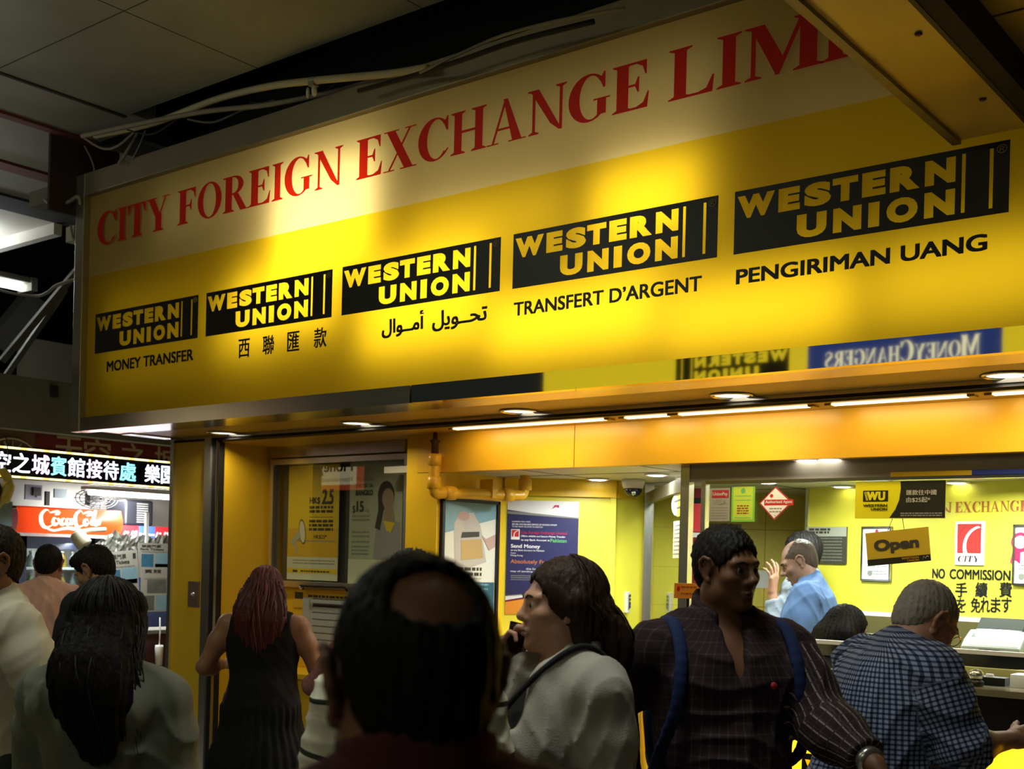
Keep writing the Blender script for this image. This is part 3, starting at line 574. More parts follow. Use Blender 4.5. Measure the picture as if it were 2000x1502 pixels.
m = MB(); m.lathe(A0 + (0, 0, .02), [(.022, 0), (.022, .07), (.03, .075), (.03, .085), (.015, .09), (.004, .20)], mat('rusty_valve', (.10, .05, .03), .6, .3), seg=12); m.build('valve', t)
m = MB(); c = A1*.45 + A2*.55; m.box(c + (-.05, .02, -.02), c + (.05, .07, .09), PIPEY); m.build('bracket', t)
# framed poster on the pier
(x0, z0), (x1, z1) = FA.uv(854, 1210), FA.uv(972, 976); z1 = 2.005; z0 = 1.22
t = thing('framed_poster', 'black framed poster of a card reader on the yellow pier', 'poster', (-4.70, (x0+x1)/2, z0))
m = MB()
for a in ((x0, z0, x1, z0 + .02), (x0, z1 - .02, x1, z1), (x0, z0, x0 + .022, z1), (x1 - .022, z0, x1, z1)): m.fbox(FA, *a, 0, .025, BLACK)
m.build('frame', t)
W_, H_ = x1 - x0, z1 - z0; XA = lambda u: x0 + W_*u; ZA = lambda v: z0 + H_*v
SKY, PAPER = mat('print_sky', (.20, .36, .42), .5), mat('print_paper', (.72, .70, .58), .5)
m = MB(); m.fbox(FA, x0, z0, x1, z1, 0, .008, PAPER); m.poly(FA, [(XA(.05), ZA(.98)), (XA(.05), ZA(.73)), (XA(.95), ZA(.86)), (XA(.95), ZA(.98))], .009, SKY); m.rect(FA, XA(.05), ZA(.02), XA(.95), ZA(.36), .009, mat('print_teal', (.025, .10, .14), .5))
dev = mat('print_device', (.50, .45, .38), .5)
m.poly(FA, [(XA(a), ZA(b)) for a, b in ((.25, .50), (.22, .80), (.30, .88), (.55, .90), (.68, .80), (.80, .52), (.50, .47))], .0095, dev)
m.poly(FA, [(XA(a), ZA(b)) for a, b in ((.34, .70), (.36, .745), (.66, .755), (.66, .715))], .0105, INK); m.poly(FA, [(XA(a), ZA(b)) for a, b in ((.36, .53), (.34, .68), (.70, .70), (.74, .55))], .0105, mat('print_card', (.50, .33, .12), .5))
m.poly(FA, [(XA(a), ZA(b)) for a, b in ((.70, .73), (.78, .70), (.95, .74), (.95, .64), (.84, .61))], .011, mat('print_hand', (.50, .33, .26), .5)); blob(m, FA, XA(.38), ZA(.87), W_*.10, H_*.035, .0105, MATS['print_hand'])
bars(m, FA, [ZA(.45), ZA(.41)], .0095, INK, XA(.06), XA(.72), .02); bars(m, FA, [ZA(.385)], .0095, GREY, XA(.06), XA(.72), .005); bars(m, FA, [ZA(.335), ZA(.30)], .0100, SKY, XA(.3), XA(.85), .010)
m.build('print', t)
# navy money-transfer poster on the frontal wall
(x0, z0), (x1, z1) = FB.uv(986, 1199), FB.uv(1131, 980); W_, H_ = x1 - x0, z1 - z0; XA = lambda u: x0 + W_*u; ZA = lambda v: z0 + H_*v
NAVY, ORG, WSE, MAG, GRN = mat('print_navy', (.035, .035, .11), .35, noise=.25, nscale=3), mat('print_orange', (.80, .30, .03), .45), mat('print_white', (.85, .85, .82), .45), mat('print_magenta', (.45, .02, .10), .5), mat('print_green', (.12, .45, .14), .5)
m = MB(); m.fbox(FB, x0, z0, x1, z1, .001, .004, WSE)
m.poly(FB, [(XA(0), ZA(.16)), (XA(1), ZA(.20)), (XA(1), ZA(.86)), (XA(.7), ZA(.865)), (XA(.35), ZA(.89)), (XA(0), ZA(.915))], .0046, NAVY); m.poly(FB, [(XA(0), ZA(0)), (XA(1), ZA(0)), (XA(1), ZA(.20)), (XA(.6), ZA(.17)), (XA(.25), ZA(.135)), (XA(0), ZA(.105))], .005, ORG)
m.poly(FB, [(XA(0), ZA(.105)), (XA(.25), ZA(.135)), (XA(.6), ZA(.17)), (XA(.6), ZA(.185)), (XA(.25), ZA(.15)), (XA(0), ZA(.12))], .0054, mat('print_maroon', (.18, .01, .03), .5))
m.poly(FB, [(XA(0), ZA(.155)), (XA(.3), ZA(.175)), (XA(.6), ZA(.20)), (XA(.6), ZA(.205)), (XA(.3), ZA(.182)), (XA(0), ZA(.162))], .0056, GREY)
m.poly(FB, [(XA(0), ZA(.88)), (XA(.3), ZA(.872)), (XA(1), ZA(.85)), (XA(1), ZA(.86)), (XA(.35), ZA(.89)), (XA(0), ZA(.905))], .005, GREY)
def city_mark(q, f, a0, b0, a1, b1, z, word=True):
    """white tile with a red square and a sweeping white C"""
    w_, h_ = a1 - a0, b1 - b0; X = lambda u: a0 + w_*u; Z = lambda v: b0 + h_*v; RD = mat('print_red', (.55, .03, .025), .45)
    q.rect(f, a0, b0, a1, b1, z, WSE); q.rect(f, X(.09), Z(.27), X(.90), Z(.94), z + .0012, RD)
    n = 16; cc = []
    for i in range(n + 1): g = math.radians(100 + 105*i/n); cc.append((X(.90 + .62*math.cos(g)), Z(.40 + .50*math.sin(g))))
    for i in range(n, -1, -1): g = math.radians(100 + 105*i/n); cc.append((X(.98 + .58*math.cos(g)), Z(.44 + .42*math.sin(g))))
    for i in range(n): q.add([f.p(*cc[i], z + .002), f.p(*cc[i+1], z + .002), f.p(*cc[2*n-i], z + .002), f.p(*cc[2*n+1-i], z + .002)], [(0, 1, 2, 3)], WSE)
    q.poly(f, [(X(.09), Z(.94)), (X(.09), Z(.55)), (X(.16), Z(.70)), (X(.30), Z(.86)), (X(.45), Z(.94))], z + .0026, RD)
    if word: q.text(f, 'CITY', X(.12), Z(.07), X(.88), Z(.21), z + .002, mat('print_brown', (.07, .03, .03), .5), ser=True, shear=.12)
city_mark(m, FB, XA(.06), ZA(.655), XA(.18), ZA(.745), .006, False)
m.text(FB, 'LOOKING FOR A FAST,', XA(.07), ZA(.805), XA(.33), ZA(.818), .006, WSE, .01); m.text(FB, 'SECURE AND RELIABLE SERVICE OF SENDING MONEY', XA(.07), ZA(.783), XA(.70), ZA(.796), .006, WSE, .01); m.text(FB, 'TO ANY BANK ACCOUNT IN PAKISTAN', XA(.07), ZA(.762), XA(.50), ZA(.775), .006, WSE)
m.text(FB, 'City Foreign Exchange Limited', XA(.20), ZA(.70), XA(.84), ZA(.73), .006, MAG, .015); m.text(FB, 'Offers reliable and Secure Money Transfer', XA(.20), ZA(.675), XA(.82), ZA(.695), .006, WSE, .015)
m.text(FB, 'to any Bank Account in', XA(.20), ZA(.64), XA(.60), ZA(.663), .006, WSE, .015); m.text(FB, 'Pakistan', XA(.61), ZA(.637), XA(.84), ZA(.67), .006, GRN, .02)
m.text(FB, 'Send Money', XA(.06), ZA(.572), XA(.47), ZA(.615), .006, WSE, .02); m.text(FB, 'to any Bank Account in Pakistan', XA(.06), ZA(.55), XA(.53), ZA(.57), .006, WSE, .01); m.text(FB, 'from', XA(.06), ZA(.53), XA(.13), ZA(.543), .006, WSE, .01); m.text(FB, 'Hong Kong', XA(.06), ZA(.505), XA(.23), ZA(.523), .006, WSE, .01)
m.text(FB, 'Absolutely Free', XA(.06), ZA(.435), XA(.62), ZA(.48), .006, mat('print_coral', (.62, .20, .06), .5), .01); m.text(FB, 'the fastest and safest', XA(.28), ZA(.392), XA(.75), ZA(.41), .006, WSE, .01); m.text(FB, 'way of sending your money', XA(.06), ZA(.365), XA(.65), ZA(.385), .006, WSE, .01)
bars(m, FB, [ZA(v) for v in (.335, .318, .30)], .006, GREY, XA(.07), XA(.55), .005); bars(m, FB, [ZA(v) for v in (.11, .085, .055)], .006, INK, XA(.35), XA(.8), .008)
m.poly(FB, [(XA(.62), ZA(.93)), (XA(.66), ZA(.965)), (XA(.72), ZA(.965)), (XA(.72), ZA(.94)), (XA(.68), ZA(.95))], .006, MAG)
single('poster', 'navy and orange money transfer poster under the pipe end', 'poster', m)
# low lit cabinet below that poster
LBX = mat('lit_amber', (.86, .50, .015), .4, transl=.7)
t = thing('lit_cabinet', 'low glowing amber cabinet below the navy poster', 'cabinet', tuple(FB.p(.4, 0, .1)))
m = MB(); m.fbox(FB, -.02, .3, .80, 1.16, .11, .115, LBX); m.build('lit_front', t); m = MB(); m.fbox(FB, -.02, 1.16, .82, 1.175, .012, .12, YEL); m.fbox(FB, -.02, .02, .82, .3, .012, .12, DARK); m.build('body', t)
area('lit_cabinet_lamp', tuple(FB.p(.4, .75, .06)), (SY, -CY, 0), .7, .7, 9, (1, .88, .6))
# keypad, dome camera
(x0, z0), (x1, z1) = FC.uv(1218, 1197), FC.uv(1256, 1155); x0, x1 = max(x0, .04), min(x1, .155)
t = thing('wall_keypad', 'white alarm keypad on the lemon wall by the glass post', 'keypad', tuple(FC.p(.1, 1.3)))
m = MB(); m.fbox(FC, x0, z0, x1, z1, 0, .025, mat('keypad_white', (.62, .62, .55), .4)); m.build('housing', t, bevel=.004); m = MB(); m.fbox(FC, x0 + .012, z0 + .02, x1 - .012, z1 - .02, .025, .028, mat('keypad_grey', (.22, .24, .27), .4)); m.fbox(FC, x0 + .016, z0 + .04, x0 + .035, z0 + .055, .028, .030, mat('screen_blue', (.05, .10, .5), .3)); m.build('screen', t)
m = MB()
for i in range(3):
    for j in range(4): m.fbox(FC, x0 + (x1-x0)*(.50 + .13*i), z0 + .03 + .024*j, x0 + (x1-x0)*(.59 + .13*i), z0 + .046 + .024*j, .028, .033, INK)
m.build('key_grid', t)
c = at(1237, 937, Z=2.158)
t = thing('dome_camera', 'white dome security camera under the shop ceiling', 'camera', tuple(c))
m = MB(); m.lathe(c, [(.02, .003), (.070, .002), (.073, -.02), (.064, -.045), (.058, -.055)], mat('camera_white', (.65, .64, .58), .35), seg=28); m.build('housing', t)
m = MB(); m.lathe(c, [(.058, -.054), (.055, -.075), (.042, -.095), (.022, -.108), (.004, -.112)], mat('dome_black', (.015, .015, .015), .08), seg=24); m.build('dome', t)
m = MB(); m.lathe(c + (.0, -.0, 0) + np.array((SY*.04, -CY*.04, -.082)), [(.018, 0), (.012, .014), (.004, .016)], CHROME, (SY, -CY, -.3), 12); m.build('lens', t)
# ================================================================ shop ceiling, glass front, counter
SCEIL = mat('shop_ceiling_panel', (.62, .60, .48), .5, noise=.04, nscale=2)
m = MB(); m.box((-5.2, 5.26, 2.16), (0.6, 9.4, 2.2), SCEIL)
for y in (5.75, 6.5, 7.3): m.box((-5.2, y, 2.158), (.6, y + .008, 2.17), INK)
for x in (-4.2, -3.4, -2.6, -1.8, -1.0): m.box((x, 5.27, 2.158), (x + .008, 9.4, 2.17), INK)
struct('ceiling_shop', m)
GY = 5.30; FG = Frame((0, GY, 0), (1, 0, 0), (0, -1, 0))
HEAD = mat('header_bronze', (.38, .34, .25), .35, .2)
t = thing('counter_screen', 'steel framed glass front over the exchange counter', 'glass screen', (-1.4, GY, 1.2))
gx0 = at(1381, 1000, Y=GY)[0]
m = MB(); m.box((gx0 - .14, GY, 2.062), (.5, GY + .06, 2.157), HEAD); m.build('header', t)
m = MB(); m.box((gx0 - .025, GY - .01, 2.05), (.5, GY + .03, 2.066), STEEL); m.box((gx0 - .03, GY - .012, 1.30), (gx0 - .005, GY + .03, 2.066), CHROME); m.build('frame', t)
m = MB(); m.box((gx0 - .01, GY - .01, 1.288), (.5, GY + .03, 1.306), mat('rail_bright', (.85, .85, .8), .3)); m.build('rail', t)
m = MB(); m.box((gx0, GY + .006, 1.306), (.5, GY + .012, 2.052), glass_mat('front_glass', (.93, .96, .92), .015)); m.build('pane', t)
m = MB(); m.box((gx0, GY + .0, 1.235), (.5, GY + .02, 1.288), mat('mirror_band', (.30, .30, .28), .06, .95)); m.build('mirror_band', t)
m = MB(); m.box((gx0 - .145, GY - .02, .0), (gx0 - .095, GY + .03, 2.157), CHROME); m.build('post', t)
m = MB(); m.box((-2.02, GY - .018, 2.064), (-1.66, GY - .002, 2.085), YEL); m.box((-1.66, GY - .018, 2.064), (.4, GY - .002, 2.085), mat('reflected_sign_blue', (.03, .05, .28), .4)); m.build('strip', t)  # a sign's reflection put in as yellow and blue colour
# diagonal glass side
ga, gb = np.array((*PC, 0)) + (.02, -.02, 0), np.array((gx0 - .12, GY + .03, 0)); dg = gb - ga; Lg = np.linalg.norm(dg); dg /= Lg; FD = Frame(ga, dg, (dg[1], -dg[0], 0)) 
t = thing('side_screen', 'slanting glass side panel with chrome post beside the keypad', 'glass screen', tuple(ga))
m = MB(); m.fbox(FD, .0, 0, .05, 2.157, -.03, .03, CHROME); m.build('post', t); m = MB(); m.fbox(FD, .05, 2.03, Lg - .03, 2.10, -.02, .02, mat('rail_olive', (.25, .24, .16), .3, .7)); m.build('top_rail', t)
m = MB(); m.fbox(FD, .05, 1.0, Lg - .03, 2.03, -.004, .004, glass_mat('side_glass', (.86, .90, .80), .02)); m.build('pane', t); m = MB(); m.fbox(FD, .05, .0, Lg - .03, 1.0, -.02, .02, LEMON); m.build('panel', t)
(q0, r0), (q1, r1) = FD.uv(1313, 1010), FD.uv(1338, 955); cx, cz, rx, rz = (q0+q1)/2, (r0+r1)/2, abs(q1-q0)/2, abs(r1-r0)/2
m = MB(); blob(m, FD, cx, cz, rx, rz, .0052, WSE); m.rect(FD, cx, cz - rz*1.1, cx + rx*1.05, cz + rz*1.1, .006, LEMON); m.rect(FD, cx - rx*.6, cz + .01, cx + rx*.7, cz + .02, .007, INK); m.rect(FD, cx - rx*.1, cz - .03, cx + rx*.7, cz - .02, .007, INK); single('sticker', 'round white and yellow sticker on the slanting glass', 'sticker', m)
(q0, r0), (q1, r1) = FD.uv(1316, 1090), FD.uv(1337, 1015); m = MB(); m.fbox(FD, min(q0,q1), r0, max(q0,q1), r1, .005, .006, mat('paper_cream', (.72, .70, .42), .6)); bars(m, FD, [r0 + .02 + .022*i for i in range(int((r1-r0)/.022) - 1)], .007, GREY, min(q0,q1) + .02, max(q0,q1) - .02, .006); single('notice_paper', 'pale notice paper on the slanting glass', 'paper', m)
# counter
t = thing('counter', 'exchange counter with black band and glowing amber front', 'counter', (-1.3, 5.5, 0))
cx0 = -3.02
m = MB(); m.box((cx0, 5.18, 1.122), (.5, 5.60, 1.15), mat('counter_top', (.30, .27, .16), .12, .3)); m.build('worktop', t)
m = MB(); m.box((cx0, 5.20, .945), (.5, 5.24, 1.12), mat('counter_black', (.012, .011, .010), .25)); m.box((cx0, 5.22, 0), (.5, 5.26, .2), BLACK); m.box((cx0, 5.40, 0), (.5, 5.55, 1.12), mat('counter_body', (.6, .5, .3), .6)); m.box((cx0 - .02, 5.2, 0), (cx0, 5.58, 1.13), DARK); m.build('body', t)
m = MB(); m.rect(Frame((0, 5.212, 0), (1, 0, 0), (0, -1, 0)), cx0, .2, .5, .945, 0, LBX); m.build('lit_front', t)
FCo = Frame((0, 5.206, 0), (1, 0, 0), (0, -1, 0)); lx = at(1566, 1470, Y=5.206); m = MB(); logo(m, FCo, lx[0], .46, lx[0] + 1.36, lx[2], 0, reg=False); m.build('logo_panel', t)
for x in (-2.6, -1.9, -1.2, -.5): area('counter_lamp', (x, 5.36, .84), (0, -1, -.15), .55, .12, 6.5, (1, .86, .5))
# little things on the worktop
m = MB(); c = at(1906, 1322, Y=5.30); c[2] = 1.15; m.lathe(c, [(.03, 0), (.034, .006), (.034, .02), (.02, .03)], BLACK, seg=16); m.ellipsoid(c + (0, 0, .048), (.034, .034, .026), CHROME, 14, 8); single('paperweight', 'round shiny paperweight at the counter slot', 'paperweight', m)
m = MB(); c = at(1945, 1325, Y=5.42); m.box((c[0] - .09, 5.38, 1.15), (c[0] + .05, 5.46, 1.185), BLACK); m.box((c[0] - .03, 5.375, 1.185), (c[0] + .0, 5.39, 1.20), WHITE); single('stapler', 'black stapler with white label behind the counter slot', 'stapler', m)
m = MB(); c = at(1985, 1320, Y=5.40); m.box((c[0] - .02, 5.38, 1.15), (c[0] + .10, 5.5, 1.205), WHITE); single('paper_box', 'small white box on the worktop near the right edge', 'box', m)
t = thing('back_desk', 'raised inner desk behind the glass front', 'desk', (-.85, 5.85, 0)); m = MB(); m.box((-1.95, 5.68, 1.165), (.4, 6.1, 1.20), mat('desk_olive', (.42, .38, .12), .4)); m.build('top', t); m = MB(); m.box((-1.93, 5.70, 0), (.38, 6.08, 1.165), MATS['desk_olive']); m.build('body', t)
c = at(1932, 1290, Y=5.72); x = c[0]; PLW = mat('machine_white', (.50, .52, .48), .35)
t = thing('banknote_counter', 'white banknote counting machine behind the glass rail', 'machine', (x, 5.8, 1.20))
f = Frame((x - .135, 5.72, 1.20), (1, 0, 0), (0, -1, 0)); fs = Frame((x - .135, 5.72, 1.20), (0, 1, 0), (1, 0, 0))
m = MB(); m.prism(fs, [(0, 0), (.22, 0), (.22, .14), (.14, .17), (.05, .13), (0, .095)], 0, .27, PLW); m.build('housing', t, bevel=.012)
m = MB(); m.prism(fs, [(.06, .135), (.14, .172), (.21, .225), (.20, .19), (.14, .155)], .03, .24, mat('hopper_smoke', (.10, .11, .10), .2)); m.build('hopper', t)
m = MB(); m.fbox(f, .09, .055, .18, .085, .0, .006, INK); m.fbox(f, .095, .06, .175, .08, .006, .008, mat('lcd_grey', (.35, .38, .33), .3)); m.build('screen', t)
m = MB(); m.fbox(f, .02, .055, .075, .08, 0, .005, GREY); m.fbox(f, .19, .055, .25, .08, 0, .005, GREY); m.build('button_row', t)
# ---- inside the clerks' room
m = MB(); D0, D1 = at(1262, 1000, d=8.5)[:2], at(1580, 1000, d=8.5)[:2]
Y_IN = mat('inner_yellow', (.74, .62, .10), .4, noise=.05, nscale=2)
wallbox(m, D0, D1, .1, 0, 2.16, Y_IN); FI = Frame((*D0, 0), (*RB, 0), (SY, -CY, 0))
for z in (1.35, 1.62, 1.9): m.fbox(FI, 0, z, 1.2, z + .006, 0, .003, GOLD)
for x in (.25, .55, .85): m.fbox(FI, x, 0, x + .006, 2.16, 0, .003, GOLD)
struct('wall_inner_left', m)
B0 = at(1575, 1000, d=7.75)[:2]; FBK = wall_frame((*B0, 0), -13); B1 = FBK.p(3.6, 0)[:2]
m = MB(); wallbox(m, B0, B1, .1, 0, 2.16, LEMON); m.fbox(FBK, 0, 0, .02, 2.16, 0, .012, CHROME); struct('wall_inner_back', m)
(_, zb) = FBK.uv(1850, 1207)
m = MB(); m.fbox(FBK, .0, zb - .012, 3.6, zb + .012, 0, .03, mat('rail_bright', (.85, .85, .8), .3)); struct('trim_7', m)
m = MB(); m.fbox(FBK, -.1, .0, 3.6, zb - .012, 0, .04, mat('brown_dado', (.14, .115, .035), .35, noise=.1, nscale=4)); struct('trim_8', m)
def fuv(f, a, b): (p, q), (r, s) = f.uv(*a), f.uv(*b); return min(p, r), min(q, s), max(p, r), max(q, s)
m = MB(); x0, z0, x1, z1 = fuv(FBK, (1790, 1002), (2003, 983)); zz = FBK.uv(1950, 1000)[1]
for s, a, b in (('FOREIGN', 1690, 1860), ('EXCHANGE', 1866, 2008)):
    m.text(FBK, s, FBK.uv(a, 998)[0], zz, FBK.uv(b, 998)[0], zz + .063, .004, mat('letter_rust', (.40, .12, .03), .4), ser=True)
m.text(FBK, 'LIMITED', FBK.uv(2022, 998)[0], zz, FBK.uv(2120, 998)[0], zz + .063, .004, MATS['letter_rust'], ser=True)
single('wall_lettering', 'rust red serif capitals along the top of the inner yellow wall', 'lettering', m)
m = MB(); z_ = FBK.uv(1900, 1132)[1]
x_ = [FBK.uv(p, 1130)[0] for p in (1821, 1846, 1855, 1974)]; m.text(FBK, 'NO', x_[0], z_, x_[1], z_ + .058, .003, BLACK, .02); m.text(FBK, 'COMMISSION', x_[2], z_, x_[3], z_ + .058, .003, BLACK, .02)
for ch, p in zip('手續費', (1866, 1905, 1952)): a = FBK.uv(p, 1166); m.text(FBK, ch, a[0], a[1], a[0] + .075, a[1] + .085, .003, BLACK, .012)
for ch, p in zip('を免れます', (1868, 1896, 1915, 1935, 1956)): a = FBK.uv(p, 1196); m.text(FBK, ch, a[0], a[1], a[0] + .06, a[1] + .085, .003, BLACK, .008)
single('wall_lettering', 'black no-commission lettering with large characters on the yellow wall', 'lettering', m)
x0, z0, x1, z1 = fuv(FBK, (1866, 1103), (1925, 1018)); m = MB(); m.fbox(FBK, x0, z0, x1, z1, 0, .01, WSE); city_mark(m, FBK, x0, z0, x1, z1, .0105); single('wall_plaque', 'white plaque with red square and CITY on the yellow wall', 'plaque', m)
def cert(px0, py0, px1, py1, label, medal=True):
    a = fuv(FBK, (px0, py1), (px1, py0)); t = thing('certificate', label, 'certificate', tuple(FBK.p((a[0]+a[2])/2, a[1], .01)))
    q = MB()
    for r in ((a[0], a[1], a[2], a[1] + .012), (a[0], a[3] - .012, a[2], a[3]), (a[0], a[1], a[0] + .012, a[3]), (a[2] - .012, a[1], a[2], a[3])): q.fbox(FBK, *r, 0, .018, STEEL)
    q.build('frame', t); q = MB(); q.fbox(FBK, *a, 0, .008, WSE); w_, h_ = a[2]-a[0], a[3]-a[1]
    bars(q, FBK, [a[1] + h_*v for v in (.12, .17, .26, .32)], .009, GREY, a[0] + w_*.2, a[2] - w_*.15, .006); blob(q, FBK, a[0] + w_*.3, a[1] + h_*.14, .018, .018, .0095, GREY); blob(q, FBK, a[0] + w_*.5, a[3] - h_*.1, .012, .016, .0095, MAG)
    q.build('sheet', t)
    if medal:
        q = MB(); c = FBK.uv(px0 + 16, py0 + 35)
        blob(q, FBK, c[0], c[1], .055, .055, .011, MAG); blob(q, FBK, c[0], c[1], .036, .036, .013, WSE); q.poly(FBK, [(c[0] - .04, c[1] - .03), (c[0] - .06, c[1] - .12), (c[0] - .03, c[1] - .10), (c[0], c[1] - .12), (c[0], c[1] - .04)], .010, MAG); q.build('rosette', t)
cert(1683, 1028, 1744, 1134, 'framed white certificate behind the hanging open sign', False)
cert(1979, 1024, 2040, 1143, 'framed certificate with a red rosette at the right edge')
a = fuv(FBK, (1576, 1100), (1656, 1029)); m = MB(); m.fbox(FBK, *a, 0, .012, mat('board_dark', (.06, .058, .04), .4)); w_, h_ = a[2]-a[0], a[3]-a[1]; m.rect(FBK, a[0], a[3] - .26*h_, a[2], a[3], .0125, mat('board_grey', (.42, .42, .34), .5))
bars(m, FBK, [a[3] - h_*.10, a[3] - h_*.18], .0132, INK, a[0] + .02, a[0] + w_*.6, h_*.06); bars(m, FBK, [a[1] + h_*(.08 + .085*i) for i in range(8)], .0132, GREY, a[0] + .03, a[2] - .03, h_*.022); single('notice_board', 'dark framed notice board behind the clerk', 'board', m)
a = fuv(FI, (1476, 1148), (1516, 1115)); m = MB(); m.fbox(FI, *a, 0, .004, WSE); single('paper_sheet', 'white sheet on the inner wall behind the raised hand', 'paper', m)
a = fuv(FI, (1380, 1070), (1448, 1024)); m = MB(); m.fbox(FI, *a, 0, .01, GREY); m.rect(FI, a[0] + .02, a[1] + .02, a[2] - .02, a[3] - .03, .011, MATS['board_dark']); single('notice_board', 'grey notice board on the far inner wall, half behind a man', 'board', m)
# red and white ad seen between the glass panels
f = Frame((gx0 - .11, 5.45, 0), (0, 1, 0), (1, 0, 0)); 
m = MB(); p0, p1 = at(1349, 1135, d=6.35), at(1376, 950, d=6.35); fR = Frame((p0[0], p0[1], 0), (*RB, 0), (SY, -CY, 0)); wq = np.linalg.norm(p1[:2] - p0[:2])
m.fbox(fR, 0, 1.35, wq, 2.05, 0, .01, mat('ad_dark_red', (.20, .012, .015), .4)); m.rect(fR, 0, 1.82, wq, 1.97, .011, mat('ad_red', (.75, .05, .06), .4)); m.rect(fR, 0, 1.79, wq, 1.815, .011, WSE); m.rect(fR, wq*.5, 1.42, wq, 1.72, .011, WSE); m.rect(fR, 0, 1.97, wq, 2.0, .011, BLACK); single('ad_panel', 'red and white advert strip seen between two chrome posts', 'advert', m)
# ceiling lights in the shop
for k, (p, lab, side) in enumerate((((1168, 935), 'round ceiling light above the navy poster', 0), ((1283, 926), 'round ceiling light beside the dome camera', 0), ((1338, 933), 'small round ceiling light above the slanting glass', 0), ((1575, 909), 'upper of two round lights under the amber fascia', 0), ((1617, 917), 'lower of two round lights under the amber fascia', 0), ((1645, 949), 'round light inside the glass left of the logo banner', 0), ((1868, 941), 'round light inside the glass right of the logo banner', 0), ((1500, 941), 'round light at the ceiling edge above the diamond sticker', 0))):
    c = at(*p, Z=2.158)
    if k in (3, 4): c = at(*p, Y=5.285); c = np.array((c[0], 5.285 if k == 3 else 5.28, 2.16))
    t = thing('ceiling_light', lab, 'light', tuple(c), group='round lights in the shop ceiling')
    r = .062 if k not in (2,) else .05
    q = MB(); q.lathe(c, [(r*1.15, .0), (r*1.2, -.006), (r, -.01), (r*.95, -.004)], WHITE, seg=24); q.build('trim_ring', t); q = MB(); q.lathe(c, [(r*.98, -.004), (r*.6, -.012)], mat('ceiling_glow', (1, .98, .93), emit=9), seg=24); q.build('lamp_face', t)
# ---- things hanging on and stuck to the glass front
FS = Frame((0, GY - .012, 0), (1, 0, 0), (0, -1, 0))
a = fuv(FS, (1670, 1013), (1848, 938)); w_, h_ = a[2]-a[0], a[3]-a[1]; X = lambda u: a[0] + w_*u; Z = lambda v: a[1] + h_*v
BY, BB = mat('banner_yellow', (.85, .78, .01), .35), mat('banner_black', (.022, .022, .012), .35)
t = thing('glass_banner', 'yellow and black logo banner along the top of the glass', 'banner', tuple(FS.p((a[0]+a[2])/2, a[1])))
m = MB(); m.fbox(FS, a[0], a[1] + .0, a[2], a[3], -.001, .003, BY)
cv = [(X(.51), Z(1)), (X(.515), Z(.8)), (X(.50), Z(.5)), (X(.46), Z(.25)), (X(.395), Z(.02))]; m.poly(FS, [(X(1), Z(1))] + cv + [(X(1), Z(.02))], .004, BB); m.build('sheet', t)
m = MB(); m.rect(FS, X(.09), Z(.46), X(.375), Z(.76), .004, BB)
m.text(FS, 'W', X(.135), Z(.49), X(.265), Z(.73), .006, BY, .05); m.text(FS, 'U', X(.265), Z(.49), X(.345), Z(.73), .006, BY, .05); m.poly(FS, [(X(.105), Z(.73)), (X(.112), Z(.73)), (X(.138), Z(.49)), (X(.13), Z(.49))], .006, BY); m.poly(FS, [(X(.12), Z(.73)), (X(.127), Z(.73)), (X(.15), Z(.49)), (X(.143), Z(.49))], .006, BY)
m.text(FS, 'WESTERN', X(.095), Z(.32), X(.37), Z(.39), .006, BB, .05); m.text(FS, 'UNION', X(.185), Z(.22), X(.37), Z(.29), .006, BB, .05); m.build('logo', t)
m = MB(); SIL = mat('letter_silver', (.55, .55, .48), .4); m.text(FS, '匯款往中國', X(.58), Z(.62), X(.905), Z(.76), .006, SIL, .01); m.text(FS, '由$25起*', X(.58), Z(.42), X(.84), Z(.57), .006, SIL, .01); bars(m, FS, [Z(.12), Z(.06)], .006, GREY, X(.52), X(.97), .006); m.build('lettering', t)
pA, pB = [FS.uv(*p) for p in ((1693, 1042), (1815, 1029))]; pD, pC_ = [FS.uv(*p) for p in ((1698, 1106), (1821, 1096))]
ux = np.array(pB) - np.array(pA); ang = math.atan2(ux[1], ux[0]); 
FO = Frame(FS.p(pD[0], pD[1], .012), FS.U*math.cos(ang) + FS.V*math.sin(ang), FS.N); wo = np.hypot(*(np.array(pC_) - pD)); ho = np.hypot(*(np.array(pA) - pD))
t = thing('open_sign', 'tilted gold sign reading Open hung on the glass', 'sign', tuple(FO.O))
m = MB(); m.fbox(FO, 0, 0, wo, ho, 0, .006, mat('open_gold', (.62, .42, .02), .4)); m.fbox(FO, 0, 0, wo, ho*.19, .0062, .0066, BB); m.build('board', t)
m = MB(); m.text(FO, 'Open', wo*.13, ho*.33, wo*.84, ho*.76, .008, INK, .035); m.text(FO, 'WESTERN', wo*.55, ho*.10, wo*.82, ho*.165, .008, KEY, .04); m.text(FO, 'UNION', wo*.64, ho*.025, wo*.82, ho*.085, .008, KEY, .04); m.tube([FO.p(wo*.88, ho*.05, .008), FO.p(wo*.9, ho*.14, .008), FO.p(wo*.92, ho*.08, .008), FO.p(wo*.95, ho*.15, .008), FO.p(wo*.97, ho*.12, .008)], .0012, SIL, 4); m.build('lettering', t)
for a_, b_ in (((1744, 1013), (1736, 1038)), ((1764, 1013), (1768, 1035))):
    m = MB(); p, q_ = FS.uv(*a_), FS.uv(*b_); m.tube([FS.p(*p, .006), FS.p(*q_, .014)], .0014, DARK, 5); m.build('hanging_cord', t)
